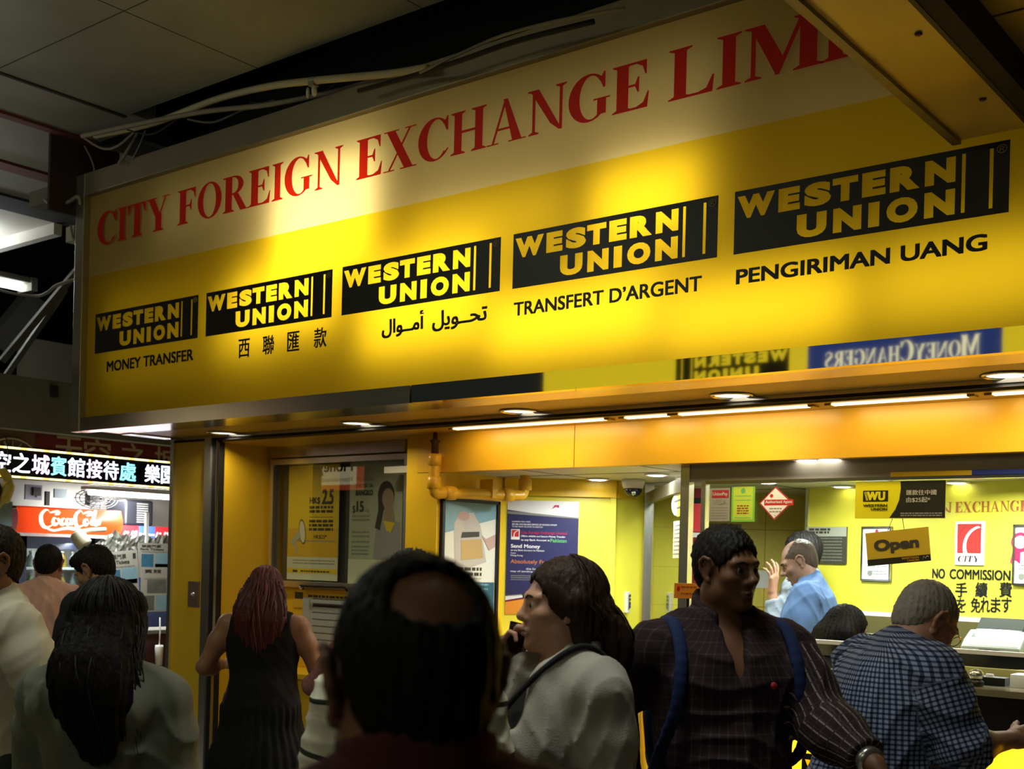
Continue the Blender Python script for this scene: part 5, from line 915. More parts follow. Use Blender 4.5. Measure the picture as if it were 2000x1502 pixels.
# ================================================================ people: one continuous skinned surface per body, grown from blended limbs
def axis(lo, hi, h, zones=()):
    o = [lo]
    while o[-1] < hi:
        x = o[-1]; o.append(x + min([hf for a, b, hf in zones if a - hf <= x <= b] + [h]))
    return np.array(o, np.float32)
class Vol:
    def __init__(s, xs, ys, zs): s.ax = (xs, ys, zs); s.f = np.full((len(xs), len(ys), len(zs)), 9.0, np.float32)
    def win(s, lo, hi):
        sl = tuple(slice(max(0, np.searchsorted(a, l) - 1), min(len(a), np.searchsorted(a, h) + 1)) for a, l, h in zip(s.ax, lo, hi))
        return sl, s.ax[0][sl[0]][:, None, None], s.ax[1][sl[1]][None, :, None], s.ax[2][sl[2]][None, None, :]
    def put(s, sl, d, k):
        a = s.f[sl]
        if k <= 0: s.f[sl] = np.minimum(a, d); return
        h = np.maximum(k - np.abs(a - d), 0)/k; s.f[sl] = np.minimum(a, d) - h*h*k*.25
    def prim(s, p, inf=0.0, cuts=(), k=None):
        t = p['t']; k = p['k'] if k is None else k; m = inf + 2*k + .03
        if t == 'cone':
            a, b = p['a'], p['b']; R = max(p['ra'], p['rb'])*max(1, p.get('fs', 1)) + m
            sl, X, Y, Z = s.win(np.minimum(a, b) - R, np.maximum(a, b) + R)
            if min(s.f[sl].shape) == 0: return
            ba = b - a; L2 = float(ba @ ba) + 1e-9; px, py, pz = X - a[0], Y - a[1], Z - a[2]
            h = np.clip((px*ba[0] + py*ba[1] + pz*ba[2])/L2, 0, 1); qx, qy, qz = px - ba[0]*h, py - ba[1]*h, pz - ba[2]*h
            if 'fv' in p:
                v = p['fv']; c = (qx*v[0] + qy*v[1] + qz*v[2])*(1/p['fs'] - 1); qx, qy, qz = qx + v[0]*c, qy + v[1]*c, qz + v[2]*c
            d = np.sqrt(qx*qx + qy*qy + qz*qz) - (p['ra'] + (p['rb'] - p['ra'])*h) - inf
        else:
            c, r = p['c'], np.array(p['r']) + inf; R = float(max(r)) + m
            sl, X, Y, Z = s.win(c - R, c + R)
            if min(s.f[sl].shape) == 0: return
            q = [X - c[0], Y - c[1], Z - c[2]]
            if p.get('R') is not None:
                M_ = p['R']; q = [q[0]*M_[0, i] + q[1]*M_[1, i] + q[2]*M_[2, i] for i in range(3)]
            k0 = np.sqrt((q[0]/r[0])**2 + (q[1]/r[1])**2 + (q[2]/r[2])**2); k1 = np.sqrt((q[0]/r[0]**2)**2 + (q[1]/r[1]**2)**2 + (q[2]/r[2]**2)**2) + 1e-6
            d = k0*(k0 - 1)/k1
        for pt, n in cuts: d = np.maximum(d, (X - pt[0])*n[0] + (Y - pt[1])*n[1] + (Z - pt[2])*n[2])
        if p.get('neg'):
            a_ = s.f[sl]; h = np.maximum(k - np.abs(a_ + d), 0)/max(k, 1e-6); s.f[sl] = np.maximum(a_, -d) + h*h*k*.25; return
        s.put(sl, d.astype(np.float32), k)
    def cut(s, pt, n):
        X, Y, Z = s.ax[0][:, None, None], s.ax[1][None, :, None], s.ax[2][None, None, :]
        s.f = np.maximum(s.f, (X - pt[0])*n[0] + (Y - pt[1])*n[1] + (Z - pt[2])*n[2]).astype(np.float32)
    def wrinkle(s, amp, seed, fr=(14, 34), vert=.5):
        """soft folds: broad swells plus narrower creases that wander over the cloth"""
        rnd = np.random.RandomState(seed); X, Y, Z = s.ax[0][:, None, None], s.ax[1][None, :, None], s.ax[2][None, None, :]
        w_ = 0; m_ = 0
        for i in range(6):
            v = rnd.normal(size=3); v[2] = v[2]*vert + .5*rnd.choice((-1, 1)); v /= np.linalg.norm(v); f = rnd.uniform(fr[0]*3.2, fr[1]*3.6)
            if i < 2: f *= .35
            g = np.sin(f*(X*v[0] + Y*v[1] + Z*v[2]) + rnd.uniform(0, 6) + 1.8*np.sin(f*.31*(X*v[1] - Z*v[0] + .6*Y) + i) + 1.1*np.sin(13*X + 9*Z + i*2))
            q = -1.25*(1 - np.abs(g))**2.2 if i >= 2 else .22*g; msk = .5 + .5*np.sin(11*(X*v[2] + Z*v[0]) + 7*Y + i*1.7)
            w_ = w_ + q*(msk if i >= 2 else 1)
        s.f = (s.f + amp*(w_ + .45)).astype(np.float32)
    def mesh(s, smooth=1):
        f = s.f; sg = f < 0
        c = sum(sg[i:f.shape[0]-1+i, j:f.shape[1]-1+j, k:f.shape[2]-1+k].astype(np.int8) for i in (0, 1) for j in (0, 1) for k in (0, 1))
        cl = np.argwhere((c > 0) & (c < 8)); n = len(cl); idx = np.full(c.shape, -1, np.int32); idx[tuple(cl.T)] = np.arange(n)
        acc = np.zeros((n, 3)); cnt = np.zeros(n)
        for ax in range(3):
            o1, o2 = [q for q in range(3) if q != ax]
            for u in (0, 1):
                for v in (0, 1):
                    A = cl.copy(); A[:, o1] += u; A[:, o2] += v; Bq = A.copy(); Bq[:, ax] += 1
                    fa, fb = f[tuple(A.T)], f[tuple(Bq.T)]; m = (fa < 0) != (fb < 0); t = np.where(m, fa/np.where(m, fa - fb, 1), 0)
                    P = A.astype(float); P[:, ax] += t; acc[m] += P[m]; cnt[m] += 1
        acc /= cnt[:, None]
        V = np.stack([np.interp(acc[:, i], np.arange(len(s.ax[i])), s.ax[i]) for i in range(3)], 1)
        Q = []
        for ax in range(3):
            o1, o2 = (ax + 1) % 3, (ax + 2) % 3
            sl0 = [slice(None)]*3; sl0[ax] = slice(0, -1); sl1 = [slice(None)]*3; sl1[ax] = slice(1, None)
            e = np.argwhere(sg[tuple(sl0)] != sg[tuple(sl1)]); ok = (e[:, o1] > 0) & (e[:, o2] > 0) & (e[:, o1] < c.shape[o1]) & (e[:, o2] < c.shape[o2]); e = e[ok]
            g = []
            for u, v in ((1, 1), (0, 1), (0, 0), (1, 0)):
                q = e.copy(); q[:, o1] -= u; q[:, o2] -= v; g.append(idx[tuple(q.T)])
            g = np.stack(g, 1); fl = ~sg[tuple(e.T)]; g[fl] = g[fl][:, ::-1]; Q.append(g)
        Q = np.concatenate(Q); Q = Q[(Q >= 0).all(1)]
        E_ = np.concatenate([Q[:, [i, (i+1) % 4]] for i in range(4)])
        for _ in range(smooth):
            S = np.zeros_like(V); N_ = np.zeros(len(V)); np.add.at(S, E_[:, 0], V[E_[:, 1]]); np.add.at(N_, E_[:, 0], 1); V = V*.5 + .5*S/np.maximum(N_, 1)[:, None]
        return V, Q
def mesh_object(name, V, Q, m, parent, puv=None, extra=None):
    me = bpy.data.meshes.new(name)
    me.vertices.add(len(V)); me.vertices.foreach_set('co', np.asarray(V, np.float32).ravel()); me.loops.add(Q.size); me.loops.foreach_set('vertex_index', Q.astype(np.int32).ravel())
    me.polygons.add(len(Q)); me.polygons.foreach_set('loop_start', np.arange(0, Q.size, 4, dtype=np.int32)); me.polygons.foreach_set('loop_total', np.full(len(Q), 4, np.int32))
    me.polygons.foreach_set('use_smooth', np.ones(len(Q), bool)); me.update(calc_edges=True); me.validate()
    me.materials.append(m)
    if puv is not None:
        a = me.attributes.new('puv', 'FLOAT_VECTOR', 'POINT'); a.data.foreach_set('vector', np.asarray(puv, np.float32).ravel())
    return link(bpy.data.objects.new(name, me), parent)
def rotm(yaw=0, pitch=0, roll=0):
    """yaw turns the face to the left, pitch looks down, roll leans to the right shoulder"""
    a, b, c = map(math.radians, (yaw, -pitch, roll))
    Rz = np.array([[math.cos(a), -math.sin(a), 0], [math.sin(a), math.cos(a), 0], [0, 0, 1]]); Rx = np.array([[1, 0, 0], [0, math.cos(b), -math.sin(b)], [0, math.sin(b), math.cos(b)]])
    Ry = np.array([[math.cos(c), 0, math.sin(c)], [0, 1, 0], [-math.sin(c), 0, math.cos(c)]]); return Rz @ Rx @ Ry
def A_(*q): return np.array(q, float)
def C(tag_, a, b, ra, rb, k=.03, **kw): return dict(t='cone', tag=tag_, a=np.array(a, float), b=np.array(b, float), ra=ra, rb=rb, k=k, **kw)
def E(tag_, c, r, k=.03, R=None, **kw): return dict(t='ell', tag=tag_, c=np.array(c, float), r=r, k=k, R=R, **kw)
def head_prims(hc, R, s, jaw=1.0, nose=1.0, ear=1.0):
    T = lambda *p: hc + R @ (np.array(p)*s); o = []
    e = lambda c, r, k=.02, R2=None, **kw: o.append(E('head', T(*c), tuple(v*s for v in r), k*s, R if R2 is None else R @ R2, **kw))
    c = lambda a, b, ra, rb, k=.012, **kw: o.append(C('head', T(*a), T(*b), ra*s, rb*s, k*s, **kw))
    e((0, -.014, .032), (.074, .096, .088)); e((0, .028, -.02), (.063, .066, .08), .03); e((0, .035, -.065), (.050*jaw, .052, .052), .03)
    e((0, .074, -.102), (.024*jaw, .018, .018), .03); e((.05*jaw, .0, -.068), (.018, .035, .03), .03); e((-.05*jaw, .0, -.068), (.018, .035, .03), .03)
    for x in (-1, 1):
        e((x*.044, .062, -.022), (.022, .02, .018), .025); c((x*.012, .088, .024), (x*.046, .076, .022), .010, .010, .016)
        e((x*.031, .098, .002), (.019, .016, .012), .014, neg=True); e((x*.031, .0760, .001), (.0165, .014, .0135), .004)
        c((x*.015, .0885, .0078), (x*.045, .078, .0055), .0056, .0050, .005); c((x*.017, .0865, -.0078), (x*.044, .0775, -.0055), .0046, .0042, .005)
        c((x*.010, .096, -.036), (x*.014, .094, -.036), .009*nose, .008*nose, .008)
        # ear
        a0 = [(x*.074, .016, .012), (x*.084, .010, .030), (x*.090, -.006, .036), (x*.091, -.020, .024), (x*.087, -.022, .0), (x*.080, -.012, -.022), (x*.076, .0, -.034)]
        for i in range(6): c(tuple(np.array(a0[i])*(ear if i else 1)), tuple(np.array(a0[i+1])*ear), .0058, .0058, .005)
        e((x*.078, -.003, .004), (.006, .018, .028), .006); e((x*.079, .002, -.032), (.006, .009, .010), .006)
    c((0, .090, .010), (0, .108*(1 + (nose-1)*.2), -.026), .0085, .0105, .012); e((0, .109*(1 + (nose-1)*.2), -.030), (.013*nose, .012, .0105), .010)
    c((-.018, .089, -.066), (.018, .089, -.066), .0065, .0065, .008); c((-.012, .094, -.064), (.012, .094, -.064), .006, .006, .006); c((-.013, .0925, -.0755), (.013, .0925, -.0755), .0068, .0068, .007)
    e((0, .101, -.0695), (.026, .006, .0016), .004, neg=True); e((0, .096, -.090), (.02, .006, .005), .01, neg=True)
    return o
def hand_prims(tag_, wr, d, n, side, s=1.0, curl=(25, 25, 25, 25), thumb=(.6, .75, .25), spread=.0):
    d = d/np.linalg.norm(d); n = n - d*(n @ d); n /= np.linalg.norm(n); t = np.cross(d, n)*side; o = []
    L = ((.092, .044, .027, .021), (.096, .049, .030, .022), (.091, .045, .028, .021), (.082, .035, .022, .019))
    for i in range(4):
        u = .030 - .0205*i; a = wr + t*u*.55*s + d*.012*s; b = wr + d*L[i][0]*s + t*u*s
        o.append(C(tag_, a, b, .0165*s, .0125*s, .014*s))
    for i in range(4):
        u = .030 - .0205*i; p = wr + d*L[i][0]*s + t*u*s; g = math.radians(curl[i]*.7); r = (.0092, .0098, .0092, .0080)[i]*s
        dd = d + t*spread*(1.5 - i)*.5; dd /= np.linalg.norm(dd)
        for j in range(3):
            v = dd*math.cos(g) + n*math.sin(g); q = p + v*L[i][j+1]*s; o.append(C(tag_, p, q, r, r*.9, .0045*s)); p = q; r *= .9; g += math.radians(curl[i])
    p = wr + d*.022*s + t*.022*s; v = d*thumb[0] + t*thumb[1] + n*thumb[2]; v /= np.linalg.norm(v); r = .0135*s
    for j, ln in enumerate((.042, .034, .026)):
        q = p + v*ln*s; o.append(C(tag_, p, q, r, r*.85, .010*s if j == 0 else .005*s)); p = q; r *= .84; v = v + d*.18 + n*.10; v /= np.linalg.norm(v)
    return o
SKIN = {}
def skin(name, col): return mat('skin_' + name, col, .5, noise=.10, nscale=18, bump=.06, bscale=260, spec=.35)
def hairm(name, col, stretch=(90, 90, 6), spec=.18): return mat('hair_' + name, col, .55, noise=.45, nscale=1.0, bump=.7, bscale=1.0, stretch=stretch, spec=spec)
def cloth(name, col, noise=.06, bump=.12, **kw): return mat('cloth_' + name, col, .85, noise=noise, nscale=5, bump=bump, bscale=320, spec=.2, **kw)
def pattern_cloth(name, base, line1, line2, fu, fv, wu, wv, both=None, arm=None):
    """woven checks or stripes laid along the garment (puv: across, along)"""
    m = bpy.data.materials.new('cloth_' + name); m.use_nodes = True; N = m.node_tree.nodes; L = m.node_tree.links; b = N['Principled BSDF']; b.inputs['Roughness'].default_value = .85; b.inputs['Specular IOR Level'].default_value = .2
    at_ = N.new('ShaderNodeAttribute'); at_.attribute_name = 'puv'; sp = N.new('ShaderNodeSeparateXYZ'); L.new(at_.outputs['Vector'], sp.inputs[0])
    def line(out, f, w_):
        a = N.new('ShaderNodeMath'); a.operation = 'MULTIPLY'; a.inputs[1].default_value = f; L.new(sp.outputs[out], a.inputs[0])
        c = N.new('ShaderNodeMath'); c.operation = 'FRACT'; L.new(a.outputs[0], c.inputs[0]); d = N.new('ShaderNodeMath'); d.operation = 'LESS_THAN'; d.inputs[1].default_value = w_; L.new(c.outputs[0], d.inputs[0]); return d.outputs[0]
    def mix(fac, A, c2):
        x = N.new('ShaderNodeMix'); x.data_type = 'RGBA'; L.new(fac, x.inputs[0])
        if isinstance(A, tuple): x.inputs[6].default_value = (*A, 1)
        else: L.new(A, x.inputs[6])
        x.inputs[7].default_value = (*c2, 1); return x.outputs[2]
    lu = line(0, fu, wu); o = mix(lu, base, line1)
    if arm:
        ls = line(0, fu*.9, .15); a = N.new('ShaderNodeMath'); a.operation = 'MULTIPLY'; L.new(ls, a.inputs[0]); L.new(sp.outputs[2], a.inputs[1]); o = mix(a.outputs[0], o, arm)
    if fv:
        lv = line(1, fv, wv); o = mix(lv, o, line2)
        if both:
            a = N.new('ShaderNodeMath'); a.operation = 'MULTIPLY'; L.new(lu, a.inputs[0]); L.new(lv, a.inputs[1]); o = mix(a.outputs[0], o, both)
    L.new(o, b.inputs['Base Color']); return m
IRIS = mat('iris_dark', (.02, .012, .008), .15); SCLERA = mat('eye_white', (.36, .33, .30), .25); LIP = {}
def person(label, px, py_top, d, face, height_lock=None, yaw=0, pitch=0, roll=0, lean=0, tilt=0, twist=0, g=(1, 1), belly=0.0, female=False, el=None, wr=None, hands=None,
           skin_m=None, hair=None, clothes=(), h=.008, hf=.0045, brow=None, lip=None, headk=1.0, jaw=1.0, nose=1.0, neck_fwd=0.0, legs=True, seat=None, extras=None, shoulder=1.0, hand_s=1.0, name='person', neck=1.0, neck_h=.155, sh_z=1.40):
    rz = YAW + math.radians(face)
    Rt = rotm(twist, lean, tilt); piv = A_(0, 0, .98)
    def build(s):
        TT = lambda *p: (piv + Rt @ (np.array(p, float) - piv))*s
        nb = TT(0, -.018, 1.455); J = dict(nb=nb)
        Rh = rotm(yaw, pitch, roll); Rn = rotm(yaw*.3, (pitch + lean)*.5, 0)
        hc = nb + Rn @ (A_(0, .018 + neck_fwd, neck_h)*s) ; J['hc'] = hc; J['Rh'] = Rh; J['top'] = hc + Rh @ (A_(0, -.014, .123)*s*headk)
        for sd, nm in ((1, 'R'), (-1, 'L')):
            sh = TT(sd*.178*shoulder, -.015, sh_z); J['sh' + nm] = sh
            e_ = (el or {}).get(nm); w_ = (wr or {}).get(nm)
            J['el' + nm] = sh + (Rt @ A_(sd*.05, -.03, -.285) if e_ is None else np.array(e_))*s
            J['wr' + nm] = J['el' + nm] + (Rt @ A_(sd*.01, .06, -.245) if w_ is None else np.array(w_))*s
        return TT, J, hc, Rh
    s = 1.0; T_ = at(px, py_top, d=d)
    for _ in range(6):
        TT, J, hc, Rh = build(s); s *= (T_[2] - (seat or 0))/(J['top'][2])
    zoff = seat or 0.0
    TT, J, hc, Rh = build(s)
    ca, sa = math.cos(rz), math.sin(rz); tx = J['top'][0]*.35 + hc[0]*.65; ty = J['top'][1]*.35 + hc[1]*.65
    ox, oy = T_[0] - (ca*tx - sa*ty), T_[1] - (sa*tx + ca*ty)
    root = thing(name, label, 'person', (ox, oy, zoff), rz); root.empty_display_size = .3
    gx, gy = g; P = []
    def TE(tag_, c, r, k=.05, **kw): P.append(E(tag_, TT(*c), tuple(v*s for v in r), k*s, Rt, **kw))
    def TC(tag_, a, b, ra, rb, k=.04, **kw): P.append(C(tag_, TT(*a), TT(*b), ra*s, rb*s, k*s, **kw))
    TE('torso', (0, -.012, 1.27), (.155*gx, .108*gy, .20)); TE('torso', (0, -.032, 1.35), (.158*gx, .078*gy, .105)); TE('torso', (0, .004 + belly*.5, 1.09), (.138*gx, (.100 + belly*.6)*gy, .17), .08)
    TE('hips', (0, -.010 + belly*.3, .95), (.160*gx, (.118 + belly*.3)*gy, .125), .06)
    for x in (-1, 1):
        TE('torso', (x*.07*gx, .055*gy, 1.31), (.08, .05, .07)); TE('hips', (x*.072*gx, -.055*gy, .90), (.085*gx, .085*gy, .09))
        if female: TE('torso', (x*.078*gx, .085*gy, 1.255), (.068, .062, .062), .03)
        TC('torso', (x*.04, -.02, 1.39), (x*.172*shoulder, -.015, sh_z), .060, .060); TC('torso', (0, -.03, 1.485), (x*.13*shoulder, -.026, sh_z + .025), .043, .042)
    P.append(C('neck', TT(0, -.02, 1.43), hc + Rh @ (A_(0, -.022, -.03)*s), .059*s*neck, .054*s*neck, .03*s))
    P += head_prims(hc, Rh, s*headk, jaw, nose)
    for sd, nm in ((1, 'R'), (-1, 'L')):
        a, b, c_ = J['sh' + nm], J['el' + nm], J['wr' + nm]; ag = .5 + gx*.5
        P.append(C('arm' + nm, a, b, .054*s*ag, .041*s*ag, .03*s)); P.append(E('arm' + nm, a*.6 + b*.4, (.047*s*ag,)*3, .05*s)); P.append(C('fore' + nm, b, c_, .042*s*ag, .0275*s, .02*s)); P.append(E('fore' + nm, b*.72 + c_*.28, (.045*s*ag,)*3, .05*s))
        hd = (hands or {}).get(nm, {}); dv = (c_ - b)/np.linalg.norm(c_ - b); nv = hd.get('n', A_(-sd, 0, 0))
        P += hand_prims('hand' + nm, c_, np.array(hd.get('d', dv), float), np.array(nv, float), sd, s*1.0*hand_s, hd.get('curl', (28, 30, 32, 34)), hd.get('thumb', (.75, .5, .3)), hd.get('spread', 0))
        J['hd' + nm] = np.array(hd.get('d', dv), float)/np.linalg.norm(hd.get('d', dv))
        if legs:
            hp, kn, an = A_(sd*.088*gx, -.005, .90)*s, A_(sd*.095, .012, .49)*s, A_(sd*.10, -.03, .085)*s
            if seat is not None: hp, kn, an = A_(sd*.09, 0, .92)*s, A_(sd*.10, .40, .90)*s, A_(sd*.10, .40, .50)*s
            J['kn' + nm], J['an' + nm], J['hp' + nm] = kn, an, hp
            P.append(C('leg' + nm, hp, kn, .088*s*ag, .056*s, .04*s)); P.append(C('leg' + nm, kn, an, .054*s, .037*s, .03*s)); P.append(E('leg' + nm, kn*.65 + an*.35 + A_(0, -.018, 0)*s, (.05*s, .05*s, .10*s), .04*s))
            P.append(C('foot' + nm, an + A_(0, -.02, -.042)*s, an + A_(sd*.02, .15, -.055)*s, .037*s, .027*s, .03*s)); 
    zmin = 0.0 if legs and seat is None else .35
    allp = np.array([p.get('a', p.get('c')) for p in P] + [p.get('b', p.get('c')) for p in P])
    lo, hi = allp.min(0) - .16, allp.max(0) + .16; lo[2] = min(lo[2], .0) - .02
    hz = .13*s*headk
    def axes(h0, h1, hand_fine=True):
        Zs = [[(hc[i] - hz, hc[i] + hz, h1)] for i in range(3)]
        if hand_fine:
            for nm in 'RL':
                if (hands or {}).get(nm, {}).get('fine'):
                    m_ = J['wr' + nm] + J['hd' + nm]*.09*s
                    for i in range(3): Zs[i].append((m_[i] - .11*s, m_[i] + .11*s, h1))
        return [axis(lo[i], hi[i], h0, Zs[i]) for i in range(3)]
    v = Vol(*axes(h, hf))
    for p in P: v.prim(p)
    if legs and seat is None: v.cut((0, 0, .004), (0, 0, -1))
    V, Q = v.mesh(); o = mesh_object('body', V, Q, skin_m, root); del v
    H = lambda *p: hc + Rh @ (np.array(p)*s*headk)
    # eyes, brows, lips
    for x in (-1, 1):
        q = MB(); q.ellipsoid(H(x*.031, .0768, .001), (.0145*s*headk,)*3, SCLERA, 14, 10); q.lathe(H(x*.031, .0768, .001) + Rh @ A_(0, .0128, 0)*s*headk, [(.0078*s, -.001*s), (.006*s, .0018*s), (.001, .0023*s)], IRIS, tuple(Rh @ A_(0, 1, 0)), 12); lk(q, 'eye', root)
        q = MB(); q.tube(bez([H(x*.013, .0985, .020), H(x*.030, .0955, .0265), H(x*.050, .081, .020)], 5), [.0028*s]*4 + [.0034*s]*4 + [.002*s]*3, brow or hairm('black', (.012, .009, .007)), 6); lk(q, 'eyebrow', root)
    lm = lip or skin_m
    if lip is not None:
        q = MB(); q.tube(bez([H(-.021, .0875, -.068), H(-.008, .0995, -.0635), H(0, .1, -.0645), H(.008, .0995, -.0635), H(.021, .0875, -.068)], 5), [.0012*s] + [.0042*s]*19 + [.0012*s], lip, 7); q.tube(bez([H(-.020, .0875, -.0705), H(0, .0985, -.076), H(.020, .0875, -.0705)], 7), [.0012*s] + [.0048*s]*13 + [.0012*s], lip, 7); lk(q, 'lips', root)
    ctx = dict(s=s, J=J, hc=hc, Rh=Rh, H=H, TT=TT, Rt=Rt, P=P, root=root, lo=lo, hi=hi, h=h, sk=s*headk)
    for c_ in clothes: garment(ctx, **c_)
    if hair: hair_part(ctx, **hair)
    if extras: extras(ctx)
    return ctx
def lk(q, name, root):
    """link an MB already given in the person's own coordinates"""
    me = bpy.data.meshes.new(name); me.from_pydata(q.v, [], q.f); me.validate()
    for m in q.mats: me.materials.append(m)
    if len(me.polygons) == len(q.f): me.polygons.foreach_set('material_index', q.m); me.polygons.foreach_set('use_smooth', q.smooth)
    me.update(); return link(bpy.data.objects.new(name, me), root)
def garment(ctx, name, m, tags, hem=None, necks=(), xtra=None, inf=.012, keep=None, cuts=(), carve=(), extra=(), wr=.004, seed=1, h=None, fr=(9, 22), infs=None, pleat=0, over=None, lab=None, vert=.5, kk=None):
    """tags: limbs covered; keep: how far along a limb the cloth goes; cuts: hems; carve: neckline openings"""
    s, TT, J = ctx['s'], ctx['TT'], ctx['J']; keep = keep or {}; infs = infs or {}
    PP = [p for p in ctx['P'] if p['tag'] in tags] + list(extra) + (xtra(ctx) if xtra else [])
    cuts = list(cuts) + ([((0, 0, hem*s), (0, 0, -1))] if hem is not None else [])
    carve = list(carve) + [E('n', TT(*c_), tuple(np.array(r_)*s), .012, ctx['Rt'], neg=True) for c_, r_ in necks]
    h = h or ctx['h']; v = Vol(*[axis(ctx['lo'][i] - .1, ctx['hi'][i] + .1, h) for i in range(3)])
    for p in PP:
        cc = []
        if p['tag'] in keep:
            nm = p['tag'][-1]; a, b = {'arm': (J['sh'+nm], J['el'+nm]), 'for': (J['el'+nm], J['wr'+nm]), 'leg': (J.get('hp'+nm), J.get('an'+nm))}[p['tag'][:3]]
            n = (b - a)/np.linalg.norm(b - a); cc = [(a + (b - a)*keep[p['tag']], n)]
        v.prim(p, inf=infs.get(p['tag'], inf)*s, cuts=cc, k=(p['k'] if kk is None else kk))
    if pleat:
        X, Y = v.ax[0][:, None, None], v.ax[1][None, :, None]; v.f = (v.f + pleat*np.sin(np.arctan2(X, Y)*34)*(v.ax[2][None, None, :] < .95*s)).astype(np.float32)
    if wr: v.wrinkle(wr, seed, fr, vert)
    for cu in cuts:
        pt, n = cu(ctx) if callable(cu) else cu
        v.cut(np.array(pt), np.array(n, float))
    for e_ in carve: v.prim(e_)
    V, Q = v.mesh(1)
    # cloth coordinates: around and along the nearest limb
    cz = TT(0, 0, 1.2); ang = np.arctan2(V[:, 0] - cz[0], V[:, 1] - cz[1]); puv = np.stack([ang*.16, V[:, 2], np.zeros(len(V))], 1); best = np.full(len(V), .10*s)
    for nm in 'RL':
        for pre, (a, b) in (('arm', (J['sh'+nm], J['el'+nm])), ('fore', (J['el'+nm], J['wr'+nm]))):
            if pre + nm not in tags: continue
            ba = b - a; L = np.linalg.norm(ba); t_ = ((V - a) @ ba)/L**2; rel = V - a - np.clip(t_, 0, 1)[:, None]*ba; dd = np.linalg.norm(rel, axis=1); u0 = np.cross(ba, (0, 1, .01)); u0 /= np.linalg.norm(u0); u1 = np.cross(ba, u0); u1 /= np.linalg.norm(u1)
            ok = (dd < best) & (t_ > (.12 if pre == 'arm' else -.1)) & (t_ < 1.15); best = np.where(ok, dd, best)
            puv[ok] = np.stack([np.arctan2(rel @ u0, rel @ u1)*.065, t_*L + (.3 if pre == 'fore' else 0), np.ones(len(V))*(nm == 'L')], 1)[ok]
    o = mesh_object(name, V, Q, m, ctx['root'], puv)
    if lab: o['label'] = lab
    return o
def drape(ctx, child, q, name, lift=.003, side=1):
    """lay flat print on a garment, from the front"""
    from mathutils.bvhtree import BVHTree
    me = [o for o in ctx['root'].children if o.name.split('.')[0] == child][0].data
    bv = BVHTree.FromPolygons([v.co[:] for v in me.vertices], [tuple(p.vertices) for p in me.polygons]); out = []
    for x, y, z in q.v:
        h_ = bv.ray_cast(Vector((x, side*1.0, z)), Vector((0, -side, 0))); out.append((x, (h_[0].y + side*(lift + abs(y)) if h_[0] else y), z))
    q.v = out; return lk(q, name, ctx['root'])
